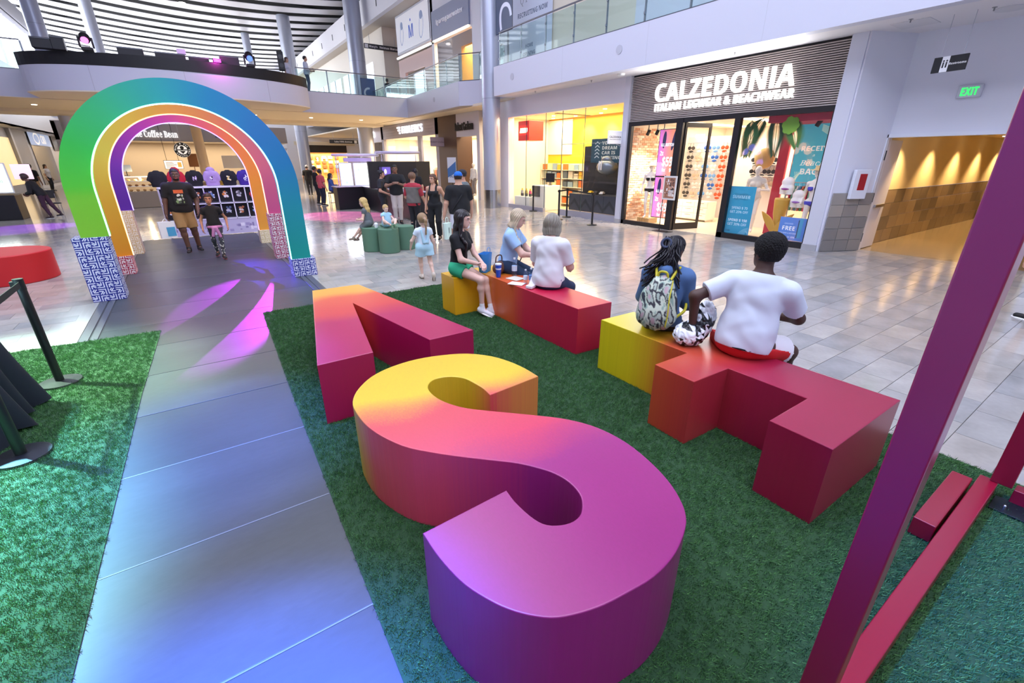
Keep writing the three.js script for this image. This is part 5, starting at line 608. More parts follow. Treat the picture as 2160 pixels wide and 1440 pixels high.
  const pl = thing('window_plinth', 'low white plinth in the left toy shop window', 'plinth', [12.55, 0.012, -17.0]); part(pl, 'block', rb(0.7, 0.5, 1.1, 0.02, 0, 0.25, 0), M(0xe2e2da, 0.4));
  const fl = (l, c, x, z) => { const b = thing('brick_figure', l, 'toy figure', [x, 0.512, z]); part(b, 'legs', rb(0.09, 0.12, 0.13, 0.01, 0, 0.06, 0), M(0x3a3a40, 0.4)); part(b, 'torso', new THREE.CylinderGeometry(0.05, 0.075, 0.13, 4).rotateY(0.785).translate(0, 0.185, 0), M(c, 0.4)); part(b, 'head', [cy(0.036, 0.036, 0.06, 0, 0.285, 0), cy(0.02, 0.02, 0.02, 0, 0.325, 0)], M(0xe3b81c, 0.4)); };
  fl('small pink brick figure on the low window plinth', 0xc2407a, 12.42, -16.65); fl('small olive brick figure on the low window plinth', 0x8a7a3a, 12.42, -16.95); fl('small grey brick figure on the low window plinth', 0x8a8a8e, 12.42, -17.25);
  const ban = printed(300, 180, (g, ww, hh) => { g.fillStyle = '#2c5160'; g.fillRect(0, 0, ww, hh); g.strokeStyle = '#dfe8e8'; g.lineWidth = 6; for (let k = 0; k < 5; k++) { g.beginPath(); g.moveTo(30, 40 + k * 26); g.lineTo(48, 24 + k * 26); g.lineTo(66, 40 + k * 26); g.stroke(); } ['YOUR', 'DREAM', 'CAR IS', 'WAITING'].forEach((s, k) => txt(g, s, 84, 34 + k * 36, 34, '#eef0e2', 'sans-serif', 'bold', 'left')); });
  poster('window_banner', 'dark teal dream car banner hanging in the toy shop window', 'banner', 1.9, 0.8, ban, 12.5, 2.32, -12.1);
  const lc = thing('glass_showcase', 'glass showcase with model cars on a dark chevron base in the toy shop window', 'showcase', [12.62, 0.2, -12.6]);
  const chev = printed(512, 128, (g, ww, hh) => { g.fillStyle = '#3f434a'; g.fillRect(0, 0, ww, hh); for (let k = 0; k < 4; k++) { g.fillStyle = '#2a2d33'; g.beginPath(); g.moveTo(k * 128, 100); g.lineTo(k * 128 + 64, 30); g.lineTo(k * 128 + 128, 100); g.lineTo(k * 128 + 128, 128); g.lineTo(k * 128 + 64, 62); g.lineTo(k * 128, 128); g.fill(); g.fillStyle = '#16181b'; g.fillRect(k * 128, 0, 4, hh); } });
  part(lc, 'base', rb(0.8, 0.62, 2.5, 0.01, 0, 0.31, 0), M(0x34383e, 0.5)); part(lc, 'base_print', new THREE.PlaneGeometry(2.46, 0.58).rotateY(-Math.PI / 2).translate(-0.405, 0.31, 0), chev); part(lc, 'glass_case', b2(-0.38, -0.372, 0.63, 1.25, -1.2, 1.2), glassPane); part(lc, 'glass_lid', b2(-0.38, 0.38, 1.25, 1.258, -1.2, 1.2), glassPane); part(lc, 'backdrop', b2(0.3, 0.4, 0.62, 2.3, -1.25, 1.25), M(0x26292e, 0.6));
  const car = (l, c, z) => { const v = thing('model_car', l, 'model car', [12.5, 0.822, z], 0.5); part(v, 'body', [rb(0.36, 0.05, 0.15, 0.02, 0, 0.05, 0), rb(0.17, 0.05, 0.13, 0.02, -0.02, 0.09, 0)], M(c, 0.3)); for (const [x, zz] of [[-0.11, -0.07], [0.11, -0.07], [-0.11, 0.07], [0.11, 0.07]]) part(v, 'wheel', cy(0.032, 0.032, 0.03, 0, 0, 0, 16).rotateX(Math.PI / 2).translate(x, 0.032, zz), M(0x141416, 0.6)); };
  car('yellow model car in the glass showcase', 0xe0b818, -12.95); car('black and yellow model car in the glass showcase', 0x2a2a26, -12.65); car('white model car in the glass showcase', 0xe6e2d8, -12.35);
  const hel = thing('car_shell', 'large silver grey model car shell above the glass showcase', 'model car', [12.5, 1.78, -12.2]); part(hel, 'shell', [sph(0.42, 0, 0, 0, 0.75, 0.62, 1.0, 24), sph(0.24, 0, 0.24, 0, 0.8, 0.6, 1.0, 20)], M(0x7e868e, 0.3, { metalness: 0.5 })); part(hel, 'stripe', [b2(-0.36, -0.33, -0.1, 0.2, -0.07, -0.03), b2(-0.36, -0.33, -0.1, 0.2, 0.03, 0.07)], M(0xf2f2f2, 0.4)); part(hel, 'strut', rod([0, -0.2, 0], [0, -0.32, 0], 0.02), M(0x303236, 0.4));
  const lb = solo('light_column', [rb(0.3, 1.5, 0.5, 0.02, 13.3, 1.55, -13.6)], glow(0xdfeaff, 1.6), 'glowing white display column in the toy shop', 'display');
}
// flag sign between the shops
{ const s = thing('flag_sign', 'white double-sided flag sign projecting between the two shops', 'sign', [11.62, 2.68, -11.1]); const m = printed(256, 160, (g, w, h) => { g.fillStyle = '#eef0f4'; g.fillRect(0, 0, w, h); txt(g, 'CALZEDONIA', 128, 76, 38, '#16161c'); txt(g, 'ITALIAN LEGWEAR & BEACHWEAR', 128, 108, 14, '#16161c'); }, 0.4); part(s, 'panel', rb(0.62, 0.39, 0.05, 0.02), M(0xe9ebf0, 0.4)); part(s, 'print', new THREE.PlaneGeometry(0.58, 0.36).translate(0, 0, 0.027), m); part(s, 'bracket', tube([[0.1, -0.2, 0], [0.25, -0.24, 0], [0.33, -0.28, 0]], 0.012, 12, 6), steel); }
// belt posts outside the toy shop
ropePost('black belt post nearest the toy shop entrance on the left', 10.88, -12.85); ropePost('black belt post close to the toy shop window', 11.6, -13.24); ropePost('black belt post nearest the swimwear shop', 10.8, -11.04); ropePost('lone black belt post at the left toy shop window', 11.85, -15.67);
for (const [a, b, l] of [[[10.88, -12.85], [11.6, -13.24], 'black belt between the two posts at the toy shop entrance'], [[11.6, -13.24], [10.8, -11.04], 'black belt running along the toy shop window']]) solo('belt', [rod([a[0], 0.985, a[1]], [b[0], 0.985, b[1]], 0.006, 4).scale(1, 1, 1), bx(0.004, 0.05, Math.hypot(b[0] - a[0], b[1] - a[1])).rotateY(Math.atan2(b[0] - a[0], b[1] - a[1])).translate((a[0] + b[0]) / 2, 0.985, (a[1] + b[1]) / 2)], M(0x111114, 0.7), l, 'belt');
// ---------------------------------------------------------------- recess with the corridor to the right
{
  const wallM = M(0xe0e1ec, 0.55), g1 = bx(0.1, 4.4, 1.13, 0, 2.2, 0); g1.rotateY(Math.atan2(1.0, 0.45)); g1.translate(12.47, 0, -4.47);
  const w = struct('wall_recess', [g1, b2(12.95, 13.1, 2.47, 4.4, -4.25, 0.4), b2(12.95, 13.1, 0, 4.4, -1.35, 0.4), b2(12.95, 13.1, 0, 4.4, 0.4, 14)], wallM, 'white recess wall around the corridor opening', 'wall');
  // stone wainscot tiles beside the opening
  const tm = [0x8d8884, 0x9a948e, 0x84807e, 0xa39b92].map((c) => M(c, 0.35)); const dir = Math.atan2(1.0, 0.45);
  for (let r = 0; r < 5; r++) for (let c = 0; c < 3; c++) { const k = part(w, 'tile', rb(0.02, 0.256, 0.35, 0.003), pick(tm)); const t = (c + 0.5) / 3; k.position.set(11.98 + t * 0.97 - 0.03, 0.135 + r * 0.262, -4.68 + t * 0.45 + 0.06); k.rotation.y = dir; }
  const cab = thing('extinguisher_cabinet', 'white fire extinguisher cabinet with a red window on the recess wall', 'fire cabinet', [12.42, 1.5, -4.33], dir - Math.PI); part(cab, 'box', rb(0.08, 0.62, 0.4, 0.01), M(0xe2e4ee, 0.4)); part(cab, 'glass', b2(0.035, 0.046, -0.12, 0.22, -0.1, 0.08), M(0xa81a2c, 0.3));
  const fr = struct('trim_3', [b2(12.9, 13.14, 0, 2.52, -4.3, -4.2), b2(12.9, 13.14, 2.46, 2.53, -4.3, -1.3)], M(0xe2e4ee, 0.45), 'white frame of the corridor opening', 'trim');
  const hall = struct('wall_corridor', [b2(13.0, 27, 1.32, 2.75, -4.5, -4.36), b2(13.0, 27, 0, 2.75, -1.4, -1.3), b2(27, 27.2, 0, 2.75, -4.5, -1.3), b2(13.1, 27, 2.7, 2.8, -4.5, -1.3)], M(0xe6d6ac, 0.6), 'yellow corridor leading to the restrooms', 'wall');
  const wm = [0x7d6f60, 0x8a7a68, 0x71665a, 0x94836e].map((c) => M(c, 0.3)); for (let r = 0; r < 4; r++) for (let c = 0; c < 22; c++) { const k = part(hall, 'tile', rb(0.61, 0.322, 0.03, 0.003), pick(wm)); k.position.set(13.3 + c * 0.62 + (r % 2) * 0.15, 0.165 + r * 0.328, -4.38); }
  part(hall, 'corridor_floor', b2(13.1, 27, -0.001, 0.001, -4.4, -1.4), M(0x9a8a70, 0.15));
  for (let k = 0; k < 5; k++) { const x = 14.4 + k * 2.3; part(hall, 'downlight', cy(0.07, 0.07, 0.02, x, 2.69, -3.9, 16), downMat); spotLight('corridor_downlight', 0xffd294, 26, [x, 2.66, -3.9], [x, 0, -3.95], 0.85, 0.5, 3); }
  const d = struct('door_2', null, null, 'white corridor door with push bar folded back against the wall', 'door'); d.position.set(12.98, 0, -4.22); d.rotation.y = 0.03; part(d, 'leaf', rb(0.92, 2.4, 0.045, 0.004, 0.48, 1.22, 0), M(0xdcdae2, 0.45)); part(d, 'push_bar', [rb(0.6, 0.07, 0.05, 0.01, 0.5, 1.0, 0.05)], metal(0xb8bac0, 0.35)); for (const y of [0.3, 1.2, 2.1]) part(d, 'hinge', cy(0.015, 0.015, 0.2, 0, y, 0.03, 8), M(0x1c1c20, 0.4));
  const ex = thing('exit_sign', 'white EXIT sign with green letters above the corridor', 'exit sign', [12.92, 3.24, -3.1], -Math.PI / 2); part(ex, 'box', rb(0.36, 0.22, 0.05, 0.008), M(0xc9cad6, 0.3)); part(ex, 'letters', letters('EXIT', 0.25, 0.14, 0.008).translate(-0.125, -0.07, 0.025), glow(0x30e860, 1.6, 0x20c050), 'green letters');
  const hs = thing('hanging_sign', 'black and white restrooms sign hanging from the soffit', 'sign', [11.85, 3.62, -3.25], -1.05 - Math.PI / 2 + 0.9); const m = printed(256, 128, (g, ww, hh) => { g.fillStyle = '#1a1b20'; g.fillRect(0, 0, ww, hh); g.fillStyle = '#f0f0f4'; g.fillRect(64, 0, 58, hh); txt(g, '→', 32, 64, 54, '#fff'); g.fillStyle = '#23242a'; for (const x of [80, 104]) { g.beginPath(); g.arc(x, 36, 7, 0, 7); g.fill(); g.fillRect(x - 6, 46, 12, 46); } txt(g, 'Restrooms', 188, 64, 25, '#fff'); }, 0.5); part(hs, 'panel', rb(0.5, 0.25, 0.03, 0.004), M(0x17181c, 0.4)); part(hs, 'print', new THREE.PlaneGeometry(0.5, 0.25).translate(0, 0, 0.017), m); part(hs, 'wire', rod([0.16, 0.12, 0], [0.16, 0.78, 0], 0.004, 5), steel); part(hs, 'wire', rod([-0.16, 0.12, 0], [-0.16, 0.78, 0], 0.004, 5), steel);
}
// ---------------------------------------------------------------- merchandise stand behind the arches
{
  const s = thing('merchandise_stand', 'white cubby stand showing black printed tees behind the arches', 'display stand', [0, 0, 0]), wh = M(0xeae6f2, 0.5);
  part(s, 'top', b2(-0.68, 1.68, 1.29, 1.33, -16.15, -15.55), wh); part(s, 'back_panel', b2(-0.66, 1.66, 0.05, 1.3, -15.8, -15.76), wh); part(s, 'base_panel', b2(-0.66, 1.66, 0.02, 0.44, -15.6, -15.56), printed(512, 80, (g, w, h) => { g.fillStyle = '#c9c2dc'; g.fillRect(0, 0, w, h); for (let k = 0; k < 40; k++) { g.fillStyle = ['#efeaf6', '#a89cc4', '#8f84b0'][k % 3]; g.fillRect(rnd(w), 16 + rnd(40), 8 + rnd(16), 6 + rnd(14)); } }));
  for (let c = 0; c <= 7; c++) part(s, 'divider', b2(-0.67 + c * 0.333, -0.645 + c * 0.333, 0.44, 1.3, -15.78, -15.55), wh); for (const y of [0.44, 0.86]) part(s, 'shelf', b2(-0.66, 1.66, y, y + 0.025, -15.78, -15.55), wh); part(s, 'side_panel', b2(-0.68, -0.66, 0, 1.3, -16.15, -15.55), wh); part(s, 'side_panel', b2(1.66, 1.68, 0, 1.3, -16.15, -15.55), wh);
  const inks = [['#e58a3a', '#f0ece8'], ['#d8d8dc', '#8a8a90'], ['#c23a3a', '#e8e4e0'], ['#f0b04a', '#e0603a'], ['#d0d4dc', '#6a7a9a'], ['#e8e4da', '#c87a4a'], ['#7a9ac8', '#f0f0f0']], seenAs = ['orange and white', 'pale grey', 'red and white', 'amber', 'silver', 'cream', 'blue'];
  for (let r = 0; r < 2; r++) for (let c = 0; c < 7; c++) { const [a, b] = inks[(c + r * 3) % 7], m = printed(96, 112, (g, w, h) => { g.fillStyle = '#131216'; g.fillRect(0, 0, w, h); for (let k = 0; k < 16; k++) { g.fillStyle = k % 2 ? a : b; g.beginPath(); g.ellipse(28 + rnd(40), 26 + rnd(56), 4 + rnd(11), 3 + rnd(10), rnd(3), 0, 7); g.fill(); } }, 0.8); const t = thing('folded_tee', 'black tee with ' + seenAs[(c + r * 3) % 7] + ' print in the ' + (r ? 'upper' : 'lower') + ' cubby row', 'tee', [-0.49 + c * 0.333, 0.675 + r * 0.425, -15.66]); part(t, 'cloth', rb(0.29, 0.36, 0.05, 0.012), M(0x131216, 0.85)); part(t, 'print', new THREE.PlaneGeometry(0.26, 0.32).translate(0, 0, 0.0265), m); }
  const tee = (l, x, c, pr, hood) => { const t = thing('torso_tee', l, 'tee', [x, 1.332, -15.85]); const ps = [blob([0, 0.2, 0], [0.175, 0.2, 0.1]), blob([0, 0.05, 0], [0.17, 0.12, 0.09]), limb([0.12, 0.33, 0], [0.205, 0.15, 0.02], 0.055, 0.055, true), limb([-0.12, 0.33, 0], [-0.205, 0.15, 0.02], 0.055, 0.055, true), limb([0, 0.33, 0], [0, 0.41, -0.01], 0.055, 0.05, true)]; part(t, 'shirt', fleshOut(ps, 0.05, 0.014, (d, a, y) => Math.max(d, -y + 0.001)), M(c, 0.85)); if (hood) part(t, 'hood', fleshOut([blob([0, 0.4, -0.05], [0.11, 0.1, 0.09])], 0.02, 0.014), M(c, 0.85)); if (pr) part(t, 'print', new THREE.PlaneGeometry(0.16, 0.18).translate(0, 0.2, 0.108), pr); };
  const splash = (bg, a, b) => printed(96, 108, (g, w, h) => { g.fillStyle = bg; g.fillRect(0, 0, w, h); for (let k = 0; k < 14; k++) { g.fillStyle = k % 2 ? a : b; g.beginPath(); g.ellipse(26 + rnd(44), 24 + rnd(58), 4 + rnd(12), 3 + rnd(11), rnd(3), 0, 7); g.fill(); } }, 0.85);
  tee('black torso tee at the left end of the stand', -0.61, 0x17141c); tee('red hooded torso tee on the stand', -0.2, 0xb5142c, null, true); tee('black torso tee with lilac print behind the man', 0.21, 0x131118, splash('#131118', '#b79ac8', '#e0d6e8')); tee('lavender hoodie on a torso form in the middle of the stand', 0.62, 0xa98cc0, splash('#a98cc0', '#3a3048', '#e9e2ee'), true); tee('black torso tee with yellow print on the stand', 1.03, 0x120f1c, splash('#120f1c', '#e8c65a', '#f2e6c8'));
  tee('purple torso tee with a white note logo at the right end of the stand', 1.44, 0x3a1f86, printed(96, 108, (g, w, h) => { g.fillStyle = '#3a1f86'; g.fillRect(0, 0, w, h); g.strokeStyle = '#f2eef8'; g.lineWidth = 12; g.beginPath(); g.arc(40, 64, 16, 0.2, 5.2); g.stroke(); g.beginPath(); g.moveTo(56, 68); g.lineTo(56, 18); g.quadraticCurveTo(60, 34, 78, 36); g.stroke(); txt(g, 'TikTok', 48, 98, 15, '#f2eef8'); }, 0.85));
  const cap = solo('yellow_cap', [sph(0.1, 0.86, 1.4, -16.0, 1, 0.7, 1.1), rb(0.14, 0.012, 0.1, 0.005, 0.86, 1.36, -15.88)], M(0xd9b23a, 0.8), 'yellow cap on the merchandise stand between the hoodie and the tees', 'cap');
  solo('white_cap', [sph(0.1, 1.62, 1.78, -16.0, 1, 0.7, 1.1), cy(0.03, 0.05, 0.4, 1.62, 1.53, -16.0)], M(0xe2dcec, 0.8), 'white cap on a stand at the right end of the merchandise', 'cap');
}
// ---------------------------------------------------------------- coffee counter and sign under the bridge
{
  const w = struct('wall_coffee', [b2(-6, 7, 3.2, 4.25, -40.6, -40.4), b2(-6, 7, 0, 3.2, -44, -43.8), b2(-6, -5.8, 0, 4.2, -44, -40.4)], M(0x9a9698, 0.6), 'grey sign band and tan back wall of the coffee counter', 'wall'); part(w, 'tan_wall', b2(-5.8, 7, 0, 3.2, -43.8, -43.75), M(0xbfae98, 0.7)); part(w, 'ceiling', b2(-6, 7, 3.18, 3.22, -44, -40.4), M(0xe8dcc8, 0.6));
  rectLight('counter_light', 0xffe9c8, 6, 10, 2, [0.5, 3.1, -42], [0.5, 0, -42.001]);
  const sg = solo('coffee_sign', letters('The Coffee Bean', 2.5, 0.42, 0.06, serif).translate(-2.3, 3.42, -40.4), glow(0xffffff, 0.9), 'white lettered coffee sign on the grey band behind the arches', 'sign');
  const rs = thing('round_sign', 'round black and white coffee sign hanging behind the arches', 'sign', [0.22, 2.58, -35.2]); const rt = printed(256, 256, (g, ww, h) => { g.fillStyle = '#f4f2ee'; g.fillRect(0, 0, ww, h); g.fillStyle = '#1a1816'; g.beginPath(); g.arc(128, 128, 126, 0, 7); g.fill(); g.fillStyle = '#f8f6f2'; for (let k = 0; k < 22; k++) { const a = k / 22 * 6.283; g.save(); g.translate(128 + Math.cos(a) * 104, 128 + Math.sin(a) * 104); g.rotate(a + 1.57); g.font = 'bold 34px serif'; g.textAlign = 'center'; g.textBaseline = 'middle'; g.fillText('The Coffee Bean & Tea '[k], 0, 0); g.restore(); } g.beginPath(); g.arc(128, 128, 76, 0, 7); g.fill(); g.fillStyle = '#1a1816'; g.fillRect(40, 120, 176, 18); g.beginPath(); g.arc(128, 92, 30, 0, 7); g.fill(); g.beginPath(); g.moveTo(80, 146); g.lineTo(176, 146); g.lineTo(128, 196); g.fill(); }, 0.5, { glow: 0.7 }); part(rs, 'disc', cy(0.42, 0.42, 0.06, 0, 0, 0, 40).rotateX(Math.PI / 2), M(0x1a1816, 0.5)); part(rs, 'face', new THREE.CircleGeometry(0.42, 40).translate(0, 0, 0.032), rt); part(rs, 'hanger', rod([0, 0.42, 0], [0, 1.7, 0], 0.012, 6), steel);
  solo('pretzel_sign', letters('Auntie', 1.3, 0.36, 0.05, serif).translate(2.36, 3.48, -40.4), M(0x2c4a9a, 0.5), 'blue serif lettering sign at the right behind the arches', 'sign');
  const bc = solo('beige_column', [cy(0.26, 0.26, 4.3, 1.1, 2.15, -34.0, 32)], M(0xb9a78e, 0.4), 'beige column behind the middle of the rear arch', 'column');
  const dc = thing('pastry_case', 'lit glass pastry case of the coffee counter left behind the arch', 'display case', [-1.75, 0, -27.3]); part(dc, 'base', rb(1.5, 0.7, 0.8, 0.03, 0, 0.35, 0), M(0x8c7a66, 0.5)); part(dc, 'glass', rb(1.46, 0.65, 0.7, 0.06, 0, 1.03, 0), glassPane); for (let k = 0; k < 2; k++) part(dc, 'shelf', b2(-0.7, 0.7, 0.9 + k * 0.22, 0.915 + k * 0.22, -0.3, 0.3), steel); part(dc, 'lamp', b2(-0.7, 0.7, 1.3, 1.33, 0.2, 0.26), glow(0xffe2a8, 4)); pointLight('case_lamp', 0xffe2a8, 4, [-1.75, 1.22, -27.1], 3);
  for (let r = 0; r < 3; r++) for (let k = 0; k < 6; k++) { const y = [0.705, 0.918, 1.138][r], b = solo('pastry', sph(0.07, -2.35 + k * 0.24, y + 0.04, -27.15, 1, 0.6, 1, 10), M([0xc08a4a, 0x9a6232, 0xd9b070][r], 0.7), ['golden', 'brown', 'pale'][r] + ' pastry on the ' + ['bottom', 'middle', 'top'][r] + ' shelf of the pastry case', 'pastry', ['bottom', 'middle', 'top'][r] + ' row pastries'); }
  const mon = thing('till_monitor', 'small dark till screen on the coffee counter', 'monitor', [-2.1, 1.27, -27.3]); part(mon, 'screen', rb(0.42, 0.28, 0.03, 0.008, 0, 0.4, 0), M(0x9aa2a8, 0.3)); part(mon, 'stand', rod([0, 0.1, 0], [0, 0.3, 0], 0.02), blackMatte); part(mon, 'foot', cy(0.1, 0.1, 0.02, 0, 0.1, 0), blackMatte);
  const ctr = thing('coffee_counter', 'brown curved coffee counter right of the pastry case', 'counter', [0.2, 0, -28.4]); part(ctr, 'front', cy(0.75, 0.75, 1.0, 0, 0.5, 0, 36), M(0x7a5c44, 0.5)); part(ctr, 'top', cy(0.82, 0.82, 0.05, 0, 1.03, 0, 36), M(0xb8a890, 0.35));
  const menu = poster('menu_screen', 'lit white menu screen above the coffee counter', 'screen', 0.9, 0.45, printed(128, 64, (g, ww, h) => { g.fillStyle = '#f6f2e8'; g.fillRect(0, 0, ww, h); g.fillStyle = '#6a4a32'; for (let k = 0; k < 5; k++) g.fillRect(10, 10 + k * 10, 50 + rnd(30), 4); g.fillStyle = '#c89a4a'; g.fillRect(92, 12, 28, 40); }, 0.4, { glow: 1.2 }), -0.4, 1.75, -36.0, 0, 0x222222); for (const q of [-0.3, 0.3]) part(menu, 'hanger', rod([q, 0.22, 0], [q, 2.5, 0], 0.012, 6), blackMatte);
  solo('brown_bag_poster', [rb(0.5, 0.75, 0.03, 0.01, 0.62, 2.0, -35.5), rod([0.62, 0, -35.5], [0.62, 1.7, -35.5], 0.02), cy(0.2, 0.2, 0.02, 0.62, 0.01, -35.5)], M(0x8a5a34, 0.6), 'brown poster panel beside the beige column', 'poster');
  solo('pretzel_counter', [rb(3.2, 1.1, 0.8, 0.04, 3.0, 0.55, -37.5), rb(2.2, 0.8, 0.08, 0.02, 3.4, 1.9, -37.8)], M(0xd8d4d0, 0.5), 'white food counter with a raised panel behind the rear arch', 'counter');
}
// ---------------------------------------------------------------- cosmetics kiosk in the middle distance
{
  const k = thing('kiosk', 'dark kiosk counter with bright white display panels in the middle distance', 'kiosk', [0, 0, 0]), dk = M(0x15131a, 0.35);
  part(k, 'counter', rb(1.9, 0.92, 0.7, 0.03, 6.2, 0.46, -21.2), dk); part(k, 'counter', rb(0.75, 0.92, 5.2, 0.03, 6.75, 0.46, -18.3), dk); part(k, 'counter_top', [rb(2.0, 0.04, 0.8, 0.01, 6.2, 0.94, -21.2), rb(0.85, 0.04, 5.2, 0.01, 6.75, 0.94, -18.35)], M(0xb9b2c4, 0.3));
  part(k, 'tall_panel', rb(2.0, 1.0, 0.12, 0.01, 6.95, 1.46, -18.6), dk); part(k, 'tall_panel', rb(1.0, 1.0, 0.12, 0.01, 8.2, 1.46, -18.9), M(0x2c2620, 0.5));
  const pan = (x, w, l) => { const pm = printed(128, 128, (g, ww, h) => { g.fillStyle = '#f4faf6'; g.fillRect(0, 0, ww, h); for (let q = 0; q < 14; q++) { g.fillStyle = ['#b8d8c8', '#d8e8d8', '#9ac0b8', '#e2eadf'][q % 4]; g.fillRect(10 + rnd(90), 30 + rnd(80), 6 + rnd(20), 4 + rnd(14)); } }, 0.4, { glow: 1.6 }); const p = part(k, 'display_panel', rb(w, 0.95, 0.06, 0.01, x, 1.44, -21.0), M(0xdcdce6, 0.4), l); part(p, 'lit_face', new THREE.PlaneGeometry(w - 0.08, 0.87).translate(x, 1.44, -20.965), pm); };
  pan(5.75, 0.55, 'narrow lit panel'); pan(6.5, 0.85, 'wide lit panel'); part(k, 'lit_shelf', rb(0.3, 1.15, 0.3, 0.01, 7.05, 1.35, -20.4), glow(0xf4faff, 1.4));
  rectLight('kiosk_panel', 0xf0faff, 6, 1.4, 0.8, [6.1, 1.44, -20.85], [6.1, 1.0, -15]);
  part(k, 'light_ring', new THREE.TorusGeometry(0.9, 0.05, 8, 48).rotateX(Math.PI / 2).translate(6.0, 2.2, -20.2), M(0xd9d2ea, 0.4)); part(k, 'light_ring', new THREE.TorusGeometry(0.9, 0.05, 8, 48).rotateX(Math.PI / 2).translate(7.6, 2.3, -19.6), M(0xc9c2da, 0.4)); for (const [x, z] of [[5.2, -20.2], [6.8, -20.2], [6.9, -19.6], [8.4, -19.6]]) part(k, 'ring_post', rod([x, 0.95, z], [x, 2.22, z], 0.02), M(0xcfc8e0, 0.4)); part(k, 'header_sign', rb(1.2, 0.16, 0.06, 0.01, 6.3, 2.02, -20.95), M(0xb9a8d8, 0.4));
  const tv = thing('kiosk_screen', 'small lit screen on the dark kiosk panel', 'screen', [6.6, 1.6, -18.52]); part(tv, 'frame', rb(0.5, 0.36, 0.03, 0.008), blackMatte); part(tv, 'face', new THREE.PlaneGeometry(0.45, 0.31).translate(0, 0, 0.018), printed(64, 48, (g, w, h) => { g.fillStyle = '#5a4a9a'; g.fillRect(0, 0, w, h); g.fillStyle = '#e6e2f8'; g.beginPath(); g.ellipse(34, 26, 7, 14, 0, 0, 7); g.fill(); g.fillStyle = '#2a2450'; g.fillRect(0, 0, 16, h); }, 0.4, { glow: 1.2 }));
  for (let q = 0; q < 6; q++) solo('bottle', [cy(0.025, 0.025, 0.14, 6.55 + (q % 2) * 0.12, 1.03, -15.95 - q * 0.14), cy(0.01, 0.01, 0.05, 6.55 + (q % 2) * 0.12, 1.12, -15.95 - q * 0.14)], M([0xe8e4da, 0xd8c82a, 0x7ac83a][q % 3], 0.3), ['white', 'yellow', 'lime'][q % 3] + ' bottle standing on the kiosk counter', 'bottle', ['white', 'yellow', 'lime'][q % 3] + ' bottles on the kiosk counter');
  const st = thing('trolley_stool', 'metal trolley stool under the seated girl at the kiosk', 'stool', [5.4, 0, -22.3]); part(st, 'seat', rb(0.36, 0.05, 0.36, 0.02, 0, 0.62, 0), M(0x333338, 0.6)); for (const [x, z] of [[-0.15, -0.15], [0.15, -0.15], [-0.15, 0.15], [0.15, 0.15]]) part(st, 'leg', rod([x, 0, z], [x, 0.6, z], 0.014), steel); part(st, 'shelf', rb(0.34, 0.02, 0.34, 0.005, 0, 0.2, 0), steel);
}
